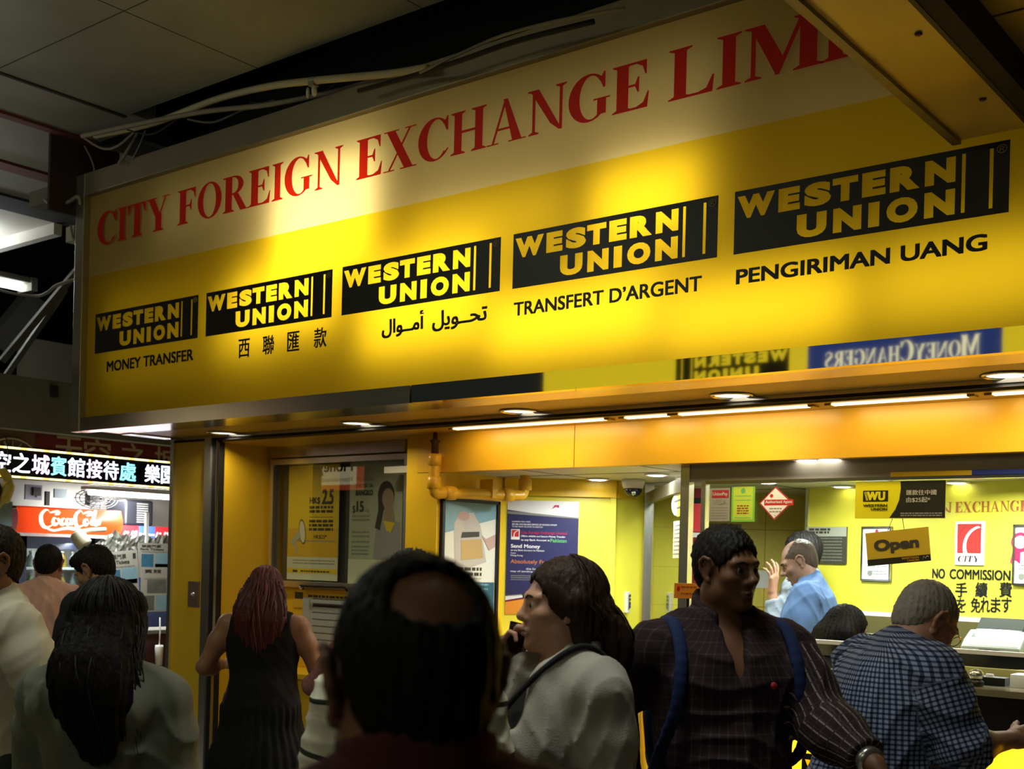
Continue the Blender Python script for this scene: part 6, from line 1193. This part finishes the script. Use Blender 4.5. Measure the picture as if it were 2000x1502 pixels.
def hair_part(ctx, style='short', m=None, front=.055, low=-.055, thick=.010, spike=.003, length=.3, carve=(), width=.09, back=.10, n=0, seed=2, mats=None, side=0.0, lift=0, fwd=0, nstr=0, strm=None, rr=.0022, flow=None):
    s, H, Rh, hc = ctx['sk'], ctx['H'], ctx['Rh'], ctx['hc']
    R = .16*s; lo, hi = hc - R, hc + R
    if style != 'short': lo = lo - A_(.14, .14, length + .1); hi = hi + A_(.14, .14, .02)
    v = Vol(*[axis(lo[i], hi[i], .0048 if style == 'short' else .0062) for i in range(3)])
    v.prim(E('h', H(0, -.016, .034 + lift), ((.075 + thick*(.6 if style == 'short' else 1))*s, (.096 + thick)*s, (.088 + thick)*s), .01, Rh))
    v.prim(E('h', H(0, -.050, -.024), (.058*s, (.050 + thick*.3)*s, .058*s), .03, Rh) if style == 'short' else E('h', H(0, -.052, -.028), ((.062 + thick*.7)*s, (.050 + thick*.6)*s, .062*s), .03, Rh))
    if fwd: v.prim(E('h', H(0, .055, .092), (.055*s, .05*s, .030*s), .03, Rh))
    # hairline: away from the face, up from the nape, round the ears
    fy = Rh @ A_(0, 1, 0); fz = Rh @ A_(0, 0, 1)
    face_ = E('h', H(0, .118 + (.065 - front), -.046), (.096*s, .10*s, .124*s), .012, Rh, neg=True); v.prim(face_)
    if style == 'short':
        v.cut(H(0, .02, low), tuple(Rh @ (A_(0, .35, -1)/1.06)))
        for x in (-1, 1): v.prim(E('h', H(x*.088, .004, -.016), (.030*s, .036*s, .050*s), .008, Rh, neg=True))
        if front < .09: v.prim(E('h', H(0, .13, .02), (.065*s, .05*s, .06*s), .012, Rh, neg=True))
    if style in ('long', 'braids'):
        L = length*.82; sx = side
        P0 = H(0, -.05, .02)
        for i in range(6):
            a, b = i/6, (i+1)/6; p0 = A_(hc[0] + sx*a, P0[1] - back*min(1, a*2.5)*.5, P0[2] - L*a); p1 = A_(hc[0] + sx*b, P0[1] - back*min(1, b*2.5)*.5, P0[2] - L*b)
            w0, w1 = [(.050 + .012*math.sin(math.pi*min(1, q*1.2)))*(1 - .35*max(0, q - .6)/.4)*s for q in (a, b)]
            v.prim(C('h', p0, p1, w0, w1, .04, fv=A_(1, 0, 0), fs=width/.055))
        for x in (-1, 1):
            v.prim(C('h', H(x*.066, -.030, .01), H(x*.070, -.045, -.10), .022*s, .026*s, .03)); v.prim(E('h', H(x*.082, -.016, .012), (.020*s, .032*s, .036*s), .02, Rh)); 
    for c_, r_ in carve: v.prim(E('h', H(*c_), tuple(np.array(r_)*s), .012, Rh, neg=True))
    if spike:
        X, Y, Z = [v.ax[i].reshape([-1 if j == i else 1 for j in range(3)]) for i in range(3)]; th = np.arctan2(X - hc[0], Y - hc[1])
        w_ = np.sin(th*31 + Z*9) + np.sin(th*57 + 2*np.sin(Z*24)) + (np.sin(X*260 + Y*90)*np.sin(Y*240 - X*70)*np.sin(Z*230) if style == 'short' else .6*np.sin(th*97 + Z*13))
        v.f = (v.f + spike*w_*.6).astype(np.float32)
    V, Q = v.mesh(0 if style == 'short' else 1)
    o = mesh_object('hair', V, Q, m, ctx['root'])
    if nstr:
        rnd = random.Random(seed); q = MB(); mats = mats or [m]
        for i in range(nstr):
            th = rnd.uniform(*(flow or (1.0, 5.28))); p0 = rnd.uniform(.0, .5); pts = []
            for k in range(5):
                ph = p0 + (1.62 - p0)*k/4; e0 = thick + .0035 + rnd.uniform(-.002, .003); pts.append(H((.075 + e0)*math.sin(ph)*math.sin(th), -.016 + (.096 + e0)*math.sin(ph)*math.cos(th), .034 + lift + (.088 + e0)*math.cos(ph)))
            ln = length*rnd.uniform(.55, .88); bs = pts[-1]; out = rnd.uniform(-.01, .03); wob = rnd.uniform(0, 6); cx = (bs[0] - hc[0])
            for k in range(1, 8):
                a = k/7; pts.append(A_(bs[0] + cx*(width/.085 - 1)*min(1, a*2)*.55 - cx*.35*max(0, a - .6) + .010*math.sin(wob + 5*a) + side*a, bs[1] - back*.32*min(1, a*2) - out*math.sin(math.pi*a) + .006*math.cos(wob*1.7 + 6*a), bs[2] - ln*a))
            pl = bez(pts, 3); n_ = len(pl); r0 = rr*rnd.uniform(.7, 1.3)*s; q.tube(pl, [r0*(1 if k < n_*.75 else 1 - .75*(k - n_*.75)/(n_*.25)) for k in range(n_)], rnd.choice(mats), 5)
        me0 = o.data; b2 = bmesh.new(); b2.from_mesh(me0); off = len(b2.verts); 
        for mm in q.mats:
            if mm.name not in [x.name for x in me0.materials]: me0.materials.append(mm)
        ids = [list(x.name for x in me0.materials).index(mm.name) for mm in q.mats]
        vs = [b2.verts.new(p) for p in q.v]
        for f_, k_ in zip(q.f, q.m):
            try: nf = b2.faces.new([vs[i] for i in f_]); nf.material_index = ids[k_]; nf.smooth = True
            except ValueError: pass
        b2.to_mesh(me0); b2.free(); me0.update()
    return o
def rng(*t): return list(t)
ARMS = ['armR', 'armL']; FORE = ['foreR', 'foreL']; LEGS = ['legR', 'legL']; FEET = ['footR', 'footL']
def trousers(m, seed=3, inf=.014): return dict(name='trousers', m=m, tags=['hips'] + LEGS, inf=inf, keep={'legR': 1.03, 'legL': 1.03}, extra=[], wr=.004, seed=seed, h=.010)
def shoes(m): return dict(name='shoes', m=m, tags=FEET, inf=.008, wr=0, h=.007, cuts=[((0, 0, .002), (0, 0, -1))])
# ---------------------------------------------------------------- the people
SK_DARK, SK_TAN, SK_PALE, SK_BROWN, SK_RUDDY = skin('deep', (.16, .072, .038)), skin('tan', (.34, .17, .10)), skin('pale', (.50, .29, .20)), skin('brown', (.26, .125, .07)), skin('ruddy', (.40, .20, .13))
HB, HD, HG, HS = hairm('black', (.010, .008, .007)), hairm('dark_brown', (.030, .016, .010)), hairm('grey', (.27, .235, .20), (60, 60, 30)), hairm('cropped_brown', (.07, .045, .03), (60, 60, 30))
HR1, HR2, HR3 = mat('hair_wine', (.060, .010, .011), .5, spec=.25), mat('hair_rose', (.16, .04, .04), .5, spec=.25), mat('hair_copper', (.10, .03, .025), .5, spec=.25)
DKT = cloth('dark_trousers', (.018, .018, .022)); SHOE = mat('shoe_black', (.012, .011, .01), .4)
def collar(m, top=1.515, tiltn=.5, inf=.016, rise=.0):
    return dict(name='collar', m=m, tags=['neck'], inf=inf, wr=0, h=.006, cuts=[lambda c: (c['TT'](0, -.03, top), tuple(c['Rt'] @ (A_(0, tiltn, 1)/math.hypot(1, tiltn)))), lambda c: (c['TT'](0, -.02, 1.44 + rise), (0, 0, -1))])
def glasses(ctx, m, rim=.0016, half=False):
    H, s = ctx['H'], ctx['sk']; q = MB()
    for x in (-1, 1):
        q.tube([H(x*.033 + .024*math.cos(a), .103, .0 + .018*math.sin(a)) for a in [2*math.pi*i/20 for i in range(21)]], rim*s, m, 6, caps=False); q.tube([H(x*.057, .101, .006), H(x*.078, .07, .010), H(x*.086, .0, .014), H(x*.084, -.014, .0)], rim*s, m, 6)
    q.tube(bez([H(-.010, .103, .004), H(0, .107, .008), H(.010, .103, .004)], 4), rim*s, m, 6); lk(q, 'glasses', ctx['root'])
RN, NK = ((0, .045, 1.515), (.085, .075, .055)), ((0, .05, 1.50), (.06, .07, .075))
# 1 — man in the white T-shirt, left edge
TEE = cloth('white_tee', (.44, .42, .33))
def tee_print(ctx):
    TT, s = ctx['TT'], ctx['s']; q = MB(); o = TT(0, 0, 1.20); f = Frame((0, 0, o[2]), (-1, 0, 0), (0, 1, 0)); st = mat('tee_stripe', (.20, .17, .10), .8)
    q.text(f, 'ARMANI', -.13*s, 0, .045*s, .028*s, .001, BLACK, .02, ser=True)
    for k in range(6): q.poly(f, [((.03 + .006*k)*s, (.05 + .02*k)*s), ((.048 + .006*k)*s, (.05 + .02*k)*s), ((.054 + .006*k)*s, (.07 + .02*k)*s), ((.036 + .006*k)*s, (.07 + .02*k)*s)], .001, st)
    for k in range(6): q.poly(f, [((.052 + .002*k)*s, (-.16 + .02*k)*s), ((.066 + .002*k)*s, (-.16 + .02*k)*s), ((.068 + .002*k)*s, (-.14 + .02*k)*s), ((.054 + .002*k)*s, (-.14 + .02*k)*s)], .001, st)
    drape(ctx, 't_shirt', q, 'shirt_print')
    glasses(ctx, BLACK, .0024)
person('man in white printed T-shirt and glasses cropped by the left edge', -20, 1030, 4.0, 128, yaw=14, pitch=6, lean=9, skin_m=SK_DARK, hair=dict(m=HB, front=.062, thick=.014, spike=.004), el={'L': (-.15, -.06, -.255), 'R': (.05, .0, -.285)}, wr={'L': (.0, .06, -.24), 'R': (0, .1, -.23)}, g=(1.12, 1.05), shoulder=1.16, lip=mat('lip_brown', (.20, .08, .06), .4),
       clothes=[dict(name='t_shirt', m=TEE, tags=['torso', 'hips'] + ARMS, inf=.018, infs={'armR': .024, 'armL': .024}, keep={'armR': .72, 'armL': .72}, hem=.82, necks=[RN], wr=.006, seed=4, fr=(7, 15)), trousers(DKT), shoes(SHOE)], extras=tee_print)
# 2 — man in the pink shirt, from behind
PINK = cloth('pink_shirt', (.78, .46, .38))
person('man in pink shirt seen from behind at the kiosk', 97, 1066, 7.2, 4, pitch=16, skin_m=SK_TAN, hair=dict(m=HB, front=.06, thick=.008, low=-.05), g=(1.22, 1.15), shoulder=1.12, el={'R': (.05, .04, -.27), 'L': (-.05, .04, -.27)}, wr={'R': (-.03, .22, .0), 'L': (.03, .22, .0)},
       clothes=[dict(name='shirt', m=PINK, tags=['torso', 'hips'] + ARMS, inf=.016, infs={'armR': .022, 'armL': .022}, keep={'armR': .85, 'armL': .85}, hem=.82, necks=[NK], wr=.006, seed=9, fr=(6, 14)), collar(PINK), trousers(DKT), shoes(SHOE)])
# 3 — man in the dark suit, bowing his head
SUIT = cloth('dark_suit', (.016, .017, .022)); SHW = cloth('white_shirt', (.62, .62, .60))
person('man in dark suit and white collar looking down beside the ticket sheets', 180, 1073, 6.2, 58, yaw=20, pitch=30, skin_m=SK_TAN, hair=dict(m=HB, front=.070, thick=.015, spike=.004, fwd=1), el={'R': (.06, .05, -.27), 'L': (-.06, .05, -.27)}, wr={'R': (-.06, .22, .06), 'L': (.06, .22, .06)}, neck_fwd=.03, lip=mat('lip_tan', (.30, .12, .09), .4),
       clothes=[dict(name='shirt', m=SHW, tags=['torso', 'hips'], inf=.010, hem=.9, necks=[NK], wr=.002), collar(SHW, 1.53), dict(name='jacket', m=SUIT, tags=['torso', 'hips'] + ARMS + FORE, inf=.024, keep={'foreR': .92, 'foreL': .92}, hem=.78, necks=[((0, .09, 1.42), (.055, .12, .16))], wr=.005, seed=5), trousers(SUIT), shoes(SHOE)])
# 4 — woman with long black hair in the grey hoodie
HOOD = cloth('sage_hoodie', (.115, .12, .095))
def hood(ctx):
    TT, s = ctx['TT'], ctx['s']; o = []
    pts = [(-.135, .06, 1.40), (-.14, -.03, 1.425), (-.105, -.11, 1.38), (0, -.145, 1.325), (.105, -.11, 1.38), (.14, -.03, 1.425), (.135, .06, 1.40)]
    for a, b in zip(pts, pts[1:]): o.append(C('hood', TT(*a), TT(*b), .042*s, .042*s, .03))
    o.append(E('hood', TT(0, -.12, 1.27), (.11*s, .035*s, .10*s), .04)); return o
person('woman with long black hair in a grey hoodie seen from behind', 214, 1141, 3.15, -6, skin_m=SK_TAN, hair=dict(style='long', m=hairm('long_black', (.007, .0055, .005), spec=.05), side=.055, length=.40, width=.088, back=.24, spike=.0035, thick=.022, nstr=120, rr=.0022, mats=[HB], seed=5), g=(1.02, 1.0), female=True, shoulder=1.02,
       el={'R': (.035, .02, -.28), 'L': (-.05, .02, -.28)}, wr={'R': (-.06, .2, .0), 'L': (.06, .2, .0)},
       clothes=[dict(name='hoodie', m=HOOD, tags=['torso', 'hips'] + ARMS + FORE, inf=.024, keep={'foreR': .95, 'foreL': .95}, hem=.84, necks=[RN], wr=.008, seed=8, fr=(7, 15), xtra=hood), trousers(DKT), shoes(SHOE)])
# 5 — woman with red braids in the black dress
DRESS = cloth('black_dress', (.006, .0055, .006))
def skirt(ctx):
    TT, s = ctx['TT'], ctx['s']; return [C('sk', TT(0, -.0, 1.0), A_(0, 0, .56)*s, .175*s, .29*s, .05), C('sk', A_(0, 0, .56)*s, A_(0, 0, .34)*s, .29*s, .33*s, .05)]
person('woman with long wine red braids and black sleeveless dress at the booth ledge', 521, 1112, 6.35, -4, pitch=14, skin_m=SK_BROWN, hair=dict(style='long', m=HR1, length=.46, width=.115, back=.15, spike=.004, thick=.016, nstr=200, rr=.0042, mats=[HR1, HR2, HR3, HR1, HR2], seed=3), g=(1.30, 1.2), female=True, shoulder=1.18,
       el={'R': (.10, .05, -.25), 'L': (-.13, -.02, -.25)}, wr={'R': (-.03, .24, .0), 'L': (.06, .23, .0)},
       clothes=[dict(name='dress', m=DRESS, tags=['torso', 'hips'], inf=.014, necks=[((0, .0, 1.54), (.15, .14, .09)), ((.245, -.02, 1.42), (.075, .14, .13)), ((-.245, -.02, 1.42), (.075, .14, .13))], hem=.30, pleat=.006, wr=.003, xtra=skirt, seed=2), shoes(SHOE)])
# 6 — big balding head close to the camera
MAROON = cloth('maroon_shirt', (.055, .012, .014))
person('balding man in maroon shirt very near, seen from behind', 812, 1092, 1.14, 20, pitch=4, yaw=0, roll=0, skin_m=SK_DARK, hair=dict(m=hairm('near_black', (.007, .006, .005), (70, 70, 14), .06), front=.08, thick=.008, low=-.064, spike=.0022, carve=[((0, -.099, .088), (.050, .05, .029))]), g=(1.05, 1.0), h=.008, hf=.004, neck_fwd=-.005, neck_h=.122, neck=1.15,
       clothes=[dict(name='shirt', m=MAROON, tags=['torso', 'hips'] + ARMS, inf=.016, infs={'armR': .022, 'armL': .022}, keep={'armR': .8, 'armL': .8}, hem=.82, necks=[NK], wr=.004, seed=6), collar(MAROON, 1.53, .25, .016), trousers(DKT), shoes(SHOE)])
# 7 — cream striped sweater, mostly hidden
STRIPE = pattern_cloth('cream_stripes', (.62, .60, .48), (.62, .60, .48), (.03, .03, .025), 4, 9, .0, .10)
CRS = cloth('cream_sweater', (.55, .53, .42))
def bagstrap(ctx):
    TT, s = ctx['TT'], ctx['s']; q = MB(); pts = bez([TT(.12, .14, 1.33), TT(.135, .06, 1.455), TT(.135, -.03, 1.47), TT(.125, -.115, 1.38), TT(.11, -.16, 1.22), TT(.09, -.165, 1.05)], 5); q.tube(pts, .012*s, mat('strap_black', (.015, .014, .013), .6), 6); lk(q, 'strap', ctx['root'])
person('person in cream striped sweater mostly hidden behind the near balding man', 808, 1088, 2.6, 2, pitch=6, skin_m=SK_TAN, hair=dict(m=HB, front=.06, thick=.016, spike=.006), g=(.88, .95), shoulder=.82, el={'R': (.05, .0, -.28), 'L': (-.06, .0, -.28)},
       clothes=[dict(name='sweater', m=STRIPE, tags=['torso', 'hips'] + ARMS + FORE, inf=.02, keep={'foreR': .95, 'foreL': .95}, hem=.84, necks=[RN], wr=.006, seed=12), trousers(DKT), shoes(SHOE)], extras=bagstrap)
# 8 — person in red lace at the booth ledge
LACE = mat('cloth_red_lace', (.26, .10, .09), .8, noise=.65, nscale=70)
person('person in rose lace top leaning on the ledge, mostly hidden by the balding man', 722, 1168, 5.9, -8, skin_m=SK_BROWN, hair=dict(style='long', m=HD, length=.2, width=.10, back=.1), g=(1.1, 1.05), female=True, el={'L': (-.16, .02, -.20), 'R': (.07, .04, -.26)}, wr={'L': (-.05, .20, -.02), 'R': (-.04, .2, 0)},
       clothes=[dict(name='lace_top', m=LACE, tags=['torso', 'hips'] + ARMS + FORE, inf=.014, keep={'foreR': .6, 'foreL': .8}, hem=.84, necks=[RN], wr=.004), trousers(DKT), shoes(SHOE)])
# 9 — woman on the phone, profile
CARD = cloth('grey_cardigan', (.33, .31, .27), bump=.25); TOPK = cloth('black_top', (.014, .013, .014)); LIPR = mat('lip_rose', (.30, .10, .09), .35)
def phone_bits(ctx):
    J, s, TT = ctx['J'], ctx['s'], ctx['TT']; w_ = J['wrR']; d = J['hdR']; q = MB()
    c = w_ + d*.085*s + A_(-.026, -.010, 0)*s; f = Frame(c - d*.055*s, np.cross(A_(1, .25, 0), d), A_(-1, -.25, 0)); q.fbox(f, -.030*s, 0, .022*s, .105*s, -.004, .003, mat('phone_black', (.012, .012, .014), .2)); lk(q, 'phone', ctx['root'])
    q = MB(); q.tube(bez([TT(-.11, -.13, 1.40), TT(-.115, -.08, 1.48), TT(-.118, .0, 1.516), TT(-.10, .10, 1.455), TT(-.045, .185, 1.34), TT(.0, .205, 1.25), TT(.06, .185, 1.15), TT(.13, .10, 1.0)], 6), .008*s, TOPK, 6); lk(q, 'bag_strap', ctx['root'])
def lapels(ctx):
    TT, s = ctx['TT'], ctx['s']; return [C('lp', TT(x*.075, .06, 1.44), TT(x*.10, .135, 1.24), .014*s, .016*s, .02) for x in (-1, 1)] + [C('lp', TT(-.075, .06, 1.44), TT(-.06, -.05, 1.495), .014*s, .014*s, .02), C('lp', TT(.075, .06, 1.44), TT(.06, -.05, 1.495), .014*s, .014*s, .02), C('lp', TT(-.06, -.05, 1.495), TT(.06, -.05, 1.495), .014*s, .014*s, .02)]
person('woman in grey cardigan talking on a phone held to her cheek', 1102, 1095, 3.0, 116, yaw=-14, pitch=-2, skin_m=skin('fair_tan', (.46, .25, .17)), lip=LIPR, nose=.86, jaw=.90, headk=1.0, female=True, g=(1.0, 1.0), hf=.0038, brow=hairm('brow_brown', (.035, .02, .012)),
       hair=dict(style='long', m=hairm('long_brown', (.028, .015, .009)), length=.31, width=.082, back=.15, spike=.003, thick=.014, front=.068, nstr=80, rr=.0018, mats=[HD], seed=8, flow=(1.75, 4.53)),
       el={'R': (.02, .205, -.185), 'L': (-.045, -.035, -.285)}, wr={'R': (-.075, -.085, .215), 'L': (.02, .06, -.24)}, hands={'R': dict(d=(-.10, -.22, .97), n=(-.92, -.25, -.12), curl=(42, 46, 50, 54), thumb=(.85, .25, .25), fine=True)},
       clothes=[dict(name='black_top', m=TOPK, tags=['torso', 'hips'], inf=.010, hem=.86, necks=[((0, .06, 1.48), (.075, .08, .09))], wr=.003), dict(name='cardigan', m=CARD, tags=['torso', 'hips'] + ARMS + FORE, inf=.022, keep={'foreR': .93, 'foreL': .95}, hem=.78, carve=[], necks=[((0, .16, 1.10), (.07, .13, .42)), ((0, .06, 1.52), (.07, .09, .08))], wr=.007, seed=14, fr=(7, 16), xtra=lapels), trousers(DKT), shoes(SHOE)], extras=phone_bits)
# 10 — man in the dark plaid shirt
PLAID = pattern_cloth('dark_plaid', (.022, .011, .014), (.036, .025, .029), (.033, .022, .026), 46, 34, .16, .13, (.06, .05, .054), arm=(.22, .17, .18))
def plaid_bits(ctx):
    TT, s = ctx['TT'], ctx['s']; q = MB(); q.lathe(TT(-.085, .137, 1.31), [(.011*s, 0), (.009*s, .004*s)], mat('badge_red', (.35, .01, .012), .6), tuple(ctx['Rt'] @ A_(-.2, 1, .1)), 10); lk(q, 'badge', ctx['root'])
    t = thing('backpack', 'blue backpack worn by the man in the dark plaid shirt', 'backpack', tuple(ctx['root'].location), ctx['root'].rotation_euler.z)
    bl = cloth('backpack_blue', (.012, .024, .085)); V = Vol(*[axis(a, b, .012) for a, b in zip(TT(-.24, -.42, .85), TT(.24, -.05, 1.55))])
    V.prim(E('b', TT(0, -.215, 1.18), (.15*s, .085*s, .24*s), .04)); V.prim(E('b', TT(0, -.27, 1.08), (.12*s, .06*s, .12*s), .04)); V.wrinkle(.006, 3, (8, 16)); a, b = V.mesh(); mesh_object('bag_body', a, b, bl, t)
    for x in (-1, 1):
        v2 = Vol(*[axis(p, r_, .008) for p, r_ in zip(TT(-.3, -.3, .8), TT(.3, .3, 1.6))]); pts = bez([TT(*p) for p in ((x*.10, -.16, 1.36), (x*.138, -.09, 1.452), (x*.150, -.02, 1.470), (x*.155, .055, 1.450), (x*.160, .112, 1.37), (x*.172, .122, 1.26), (x*.195, .085, 1.15), (x*.185, .0, 1.08), (x*.15, -.13, 1.03))], 4)
        for p, r_ in zip(pts, pts[1:]): v2.prim(C('s', p, r_, .012*s, .012*s, .006, fv=A_(1, 0, 0), fs=1.5))
        a, b = v2.mesh(); mesh_object('shoulder_strap', a, b, bl, t)
    q = MB(); wv = J_cuff(ctx, 'L', .90); q.tube([wv[0] - wv[1]*.012, wv[0] + wv[1]*.012], .037*s, mat('watch_silver', (.55, .55, .52), .25, .9), 14); lk(q, 'watch', ctx['root'])
def J_cuff(ctx, nm, t_):
    a, b = ctx['J']['el' + nm], ctx['J']['wr' + nm]; n = (b - a)/np.linalg.norm(b - a); return a + (b - a)*t_, n
person('man in dark plaid shirt with blue backpack straps walking towards the camera', 1420, 1031, 3.25, 192, yaw=22, pitch=3, roll=2, skin_m=SK_DARK, lip=mat('lip_dark', (.15, .06, .05), .4), nose=1.15, jaw=1.08, headk=.89, hf=.0038, hair=dict(m=HB, front=.063, thick=.013, spike=.0035, fwd=0), g=(1.12, 1.12), belly=.03, shoulder=1.03, sh_z=1.385,
       el={'R': (.085, -.19, -.18), 'L': (-.045, .15, -.175)}, wr={'R': (-.04, .10, -.22), 'L': (-.035, .20, -.07)}, hands={'L': dict(d=(-.42, .40, -.80), n=(.75, -.2, -.5), curl=(18, 20, 24, 26), fine=True)},
       clothes=[dict(name='plaid_shirt', m=PLAID, tags=['torso', 'hips'] + ARMS + FORE, inf=.020, infs={'armR': .026, 'armL': .024, 'foreR': .024, 'foreL': .024}, keep={'foreR': .92, 'foreL': .86}, hem=.80, necks=[((0, .13, 1.385), (.018, .09, .060)), ((0, .13, 1.44), (.036, .10, .06)), ((0, .10, 1.50), (.066, .10, .065))], wr=.008, seed=21, fr=(6, 14), h=.0065), {**collar(PLAID, 1.53, .5, .022), 'necks': [((0, .10, 1.47), (.042, .10, .10))]}, trousers(DKT), shoes(SHOE)], extras=plaid_bits)
# 11 — grey-haired man in the blue checked shirt at the counter
CHECK = pattern_cloth('blue_checks', (.27, .32, .42), (.055, .07, .15), (.055, .07, .15), 70, 70, .42, .42, (.012, .014, .035))
def check_bits(ctx): glasses(ctx, mat('gold_rim', (.45, .36, .18), .25, .9), .0016)
person('grey-haired man with glasses in blue checked shirt leaning at the counter', 1822, 1146, 3.65, -72, yaw=-6, pitch=36, lean=16, neck_fwd=.02, skin_m=SK_RUDDY, lip=mat('lip_pink', (.34, .14, .11), .4), nose=1.1, jaw=1.1, headk=1.03, hair=dict(m=HG, front=.050, thick=.0035, low=-.035, spike=.002, carve=[((0, .05, .115), (.05, .06, .04))]), g=(1.30, 1.42), belly=.09, shoulder=1.10, neck=1.15, sh_z=1.425,
       el={'R': (.07, .04, -.215), 'L': (-.06, .10, -.26)}, wr={'R': (-.03, .215, .02), 'L': (.06, .22, .0)}, hands={'R': dict(n=(-.7, 0, -.6), curl=(35, 38, 42, 45), fine=True)}, brow=HG,
       clothes=[dict(name='checked_shirt', m=CHECK, tags=['torso', 'hips'] + ARMS + FORE, inf=.020, infs={'armR': .024, 'armL': .024, 'foreR': .024, 'foreL': .024}, keep={'foreR': .12, 'foreL': .12}, hem=.80, necks=[((0, .06, 1.50), (.06, .08, .07))], wr=.007, seed=33, fr=(6, 13), h=.0065), collar(CHECK, 1.535, .35, .018), trousers(DKT), shoes(SHOE)], extras=check_bits)
# 12-14 — behind the glass
SKYB = cloth('sky_shirt', (.105, .18, .36)); PALEW = cloth('pale_shirt', (.22, .25, .29))
person('clerk in sky blue shirt with thinning hair looking down behind the glass', 1556, 1057, 6.8, 68, yaw=14, pitch=26, lean=8, skin_m=skin('pale_indoors', (.29, .15, .10)), lip=mat('lip_pale', (.45, .2, .17), .4), nose=1.2, headk=.95, hair=dict(m=HS, front=.052, thick=.004, low=-.05, spike=.0012, carve=[((0, .05, .095), (.05, .09, .055))]), g=(1.2, 1.15), shoulder=1.08, el={'R': (.06, .06, -.26), 'L': (-.08, .08, -.26)}, wr={'R': (-.06, .22, -.05), 'L': (.08, .20, -.04)},
       clothes=[dict(name='shirt', m=SKYB, tags=['torso', 'hips'] + ARMS + FORE, inf=.018, infs={'armL': .028, 'armR': .028}, keep={'foreR': .9, 'foreL': .9}, hem=.85, necks=[NK], wr=.007, seed=41, fr=(6, 13)), collar(SKYB, 1.525), trousers(DKT), shoes(SHOE)])
person('clerk in pale shirt raising a hand, behind the blue-shirted clerk', 1566, 1041, 7.4, 62, pitch=6, skin_m=SK_TAN, hair=dict(m=HB, front=.06, thick=.014, spike=.004), g=(1.1, 1.05), shoulder=1.05, el={'L': (-.08, .07, -.25), 'R': (.06, .06, -.26)}, wr={'L': (.02, .05, .235), 'R': (-.05, .2, .02)}, hands={'L': dict(d=(.0, -.1, 1), n=(.3, 1, 0), curl=(16, 18, 22, 26), spread=.5, fine=True)},
       clothes=[dict(name='shirt', m=PALEW, tags=['torso', 'hips'] + ARMS + FORE, inf=.018, keep={'foreR': .9, 'foreL': .85}, hem=.85, necks=[NK], wr=.006, seed=44), collar(PALEW, 1.52), trousers(DKT), shoes(SHOE)])
c14 = person('seated dark-haired clerk whose head shows above the counter rail', 1656, 1187, 6.2, -75, pitch=10, skin_m=SK_TAN, seat=-.28, hair=dict(style='long', m=mat('hair_seated', (.006, .0045, .004), .6, spec=.03, bump=.5, bscale=60), length=.16, width=.115, back=.08, thick=.02, spike=.003), female=True, g=(1.05, 1.0), el={'R': (.05, .08, -.25), 'L': (-.05, .08, -.25)}, wr={'R': (-.04, .22, .02), 'L': (.04, .22, .02)},
       clothes=[dict(name='blouse', m=TOPK, tags=['torso', 'hips'] + ARMS + FORE, inf=.016, keep={'foreR': .9, 'foreL': .9}, hem=.86, necks=[RN], wr=.004), trousers(DKT), shoes(SHOE)])
lx_, ly_ = c14['root'].location.x, c14['root'].location.y; sz_ = .83*c14['s'] - .28 - .01
t = thing('office_stool', 'dark stool under the seated clerk behind the counter', 'stool', (lx_, ly_, 0)); m = MB(); m.lathe((lx_, ly_, sz_ - .05), [(.16, 0), (.18, .015), (.18, .045), (.15, .05)], BLACK, seg=20); m.build('seat', t); m = MB(); m.tube([(lx_, ly_, .03), (lx_, ly_, sz_ - .05)], .025, DARK); m.build('column', t)
m = MB()
for k in range(5): g = 2*math.pi*k/5; m.tube([(lx_, ly_, .05), (lx_ + .22*math.cos(g), ly_ + .22*math.sin(g), .02)], .02, DARK)
m.build('base', t)
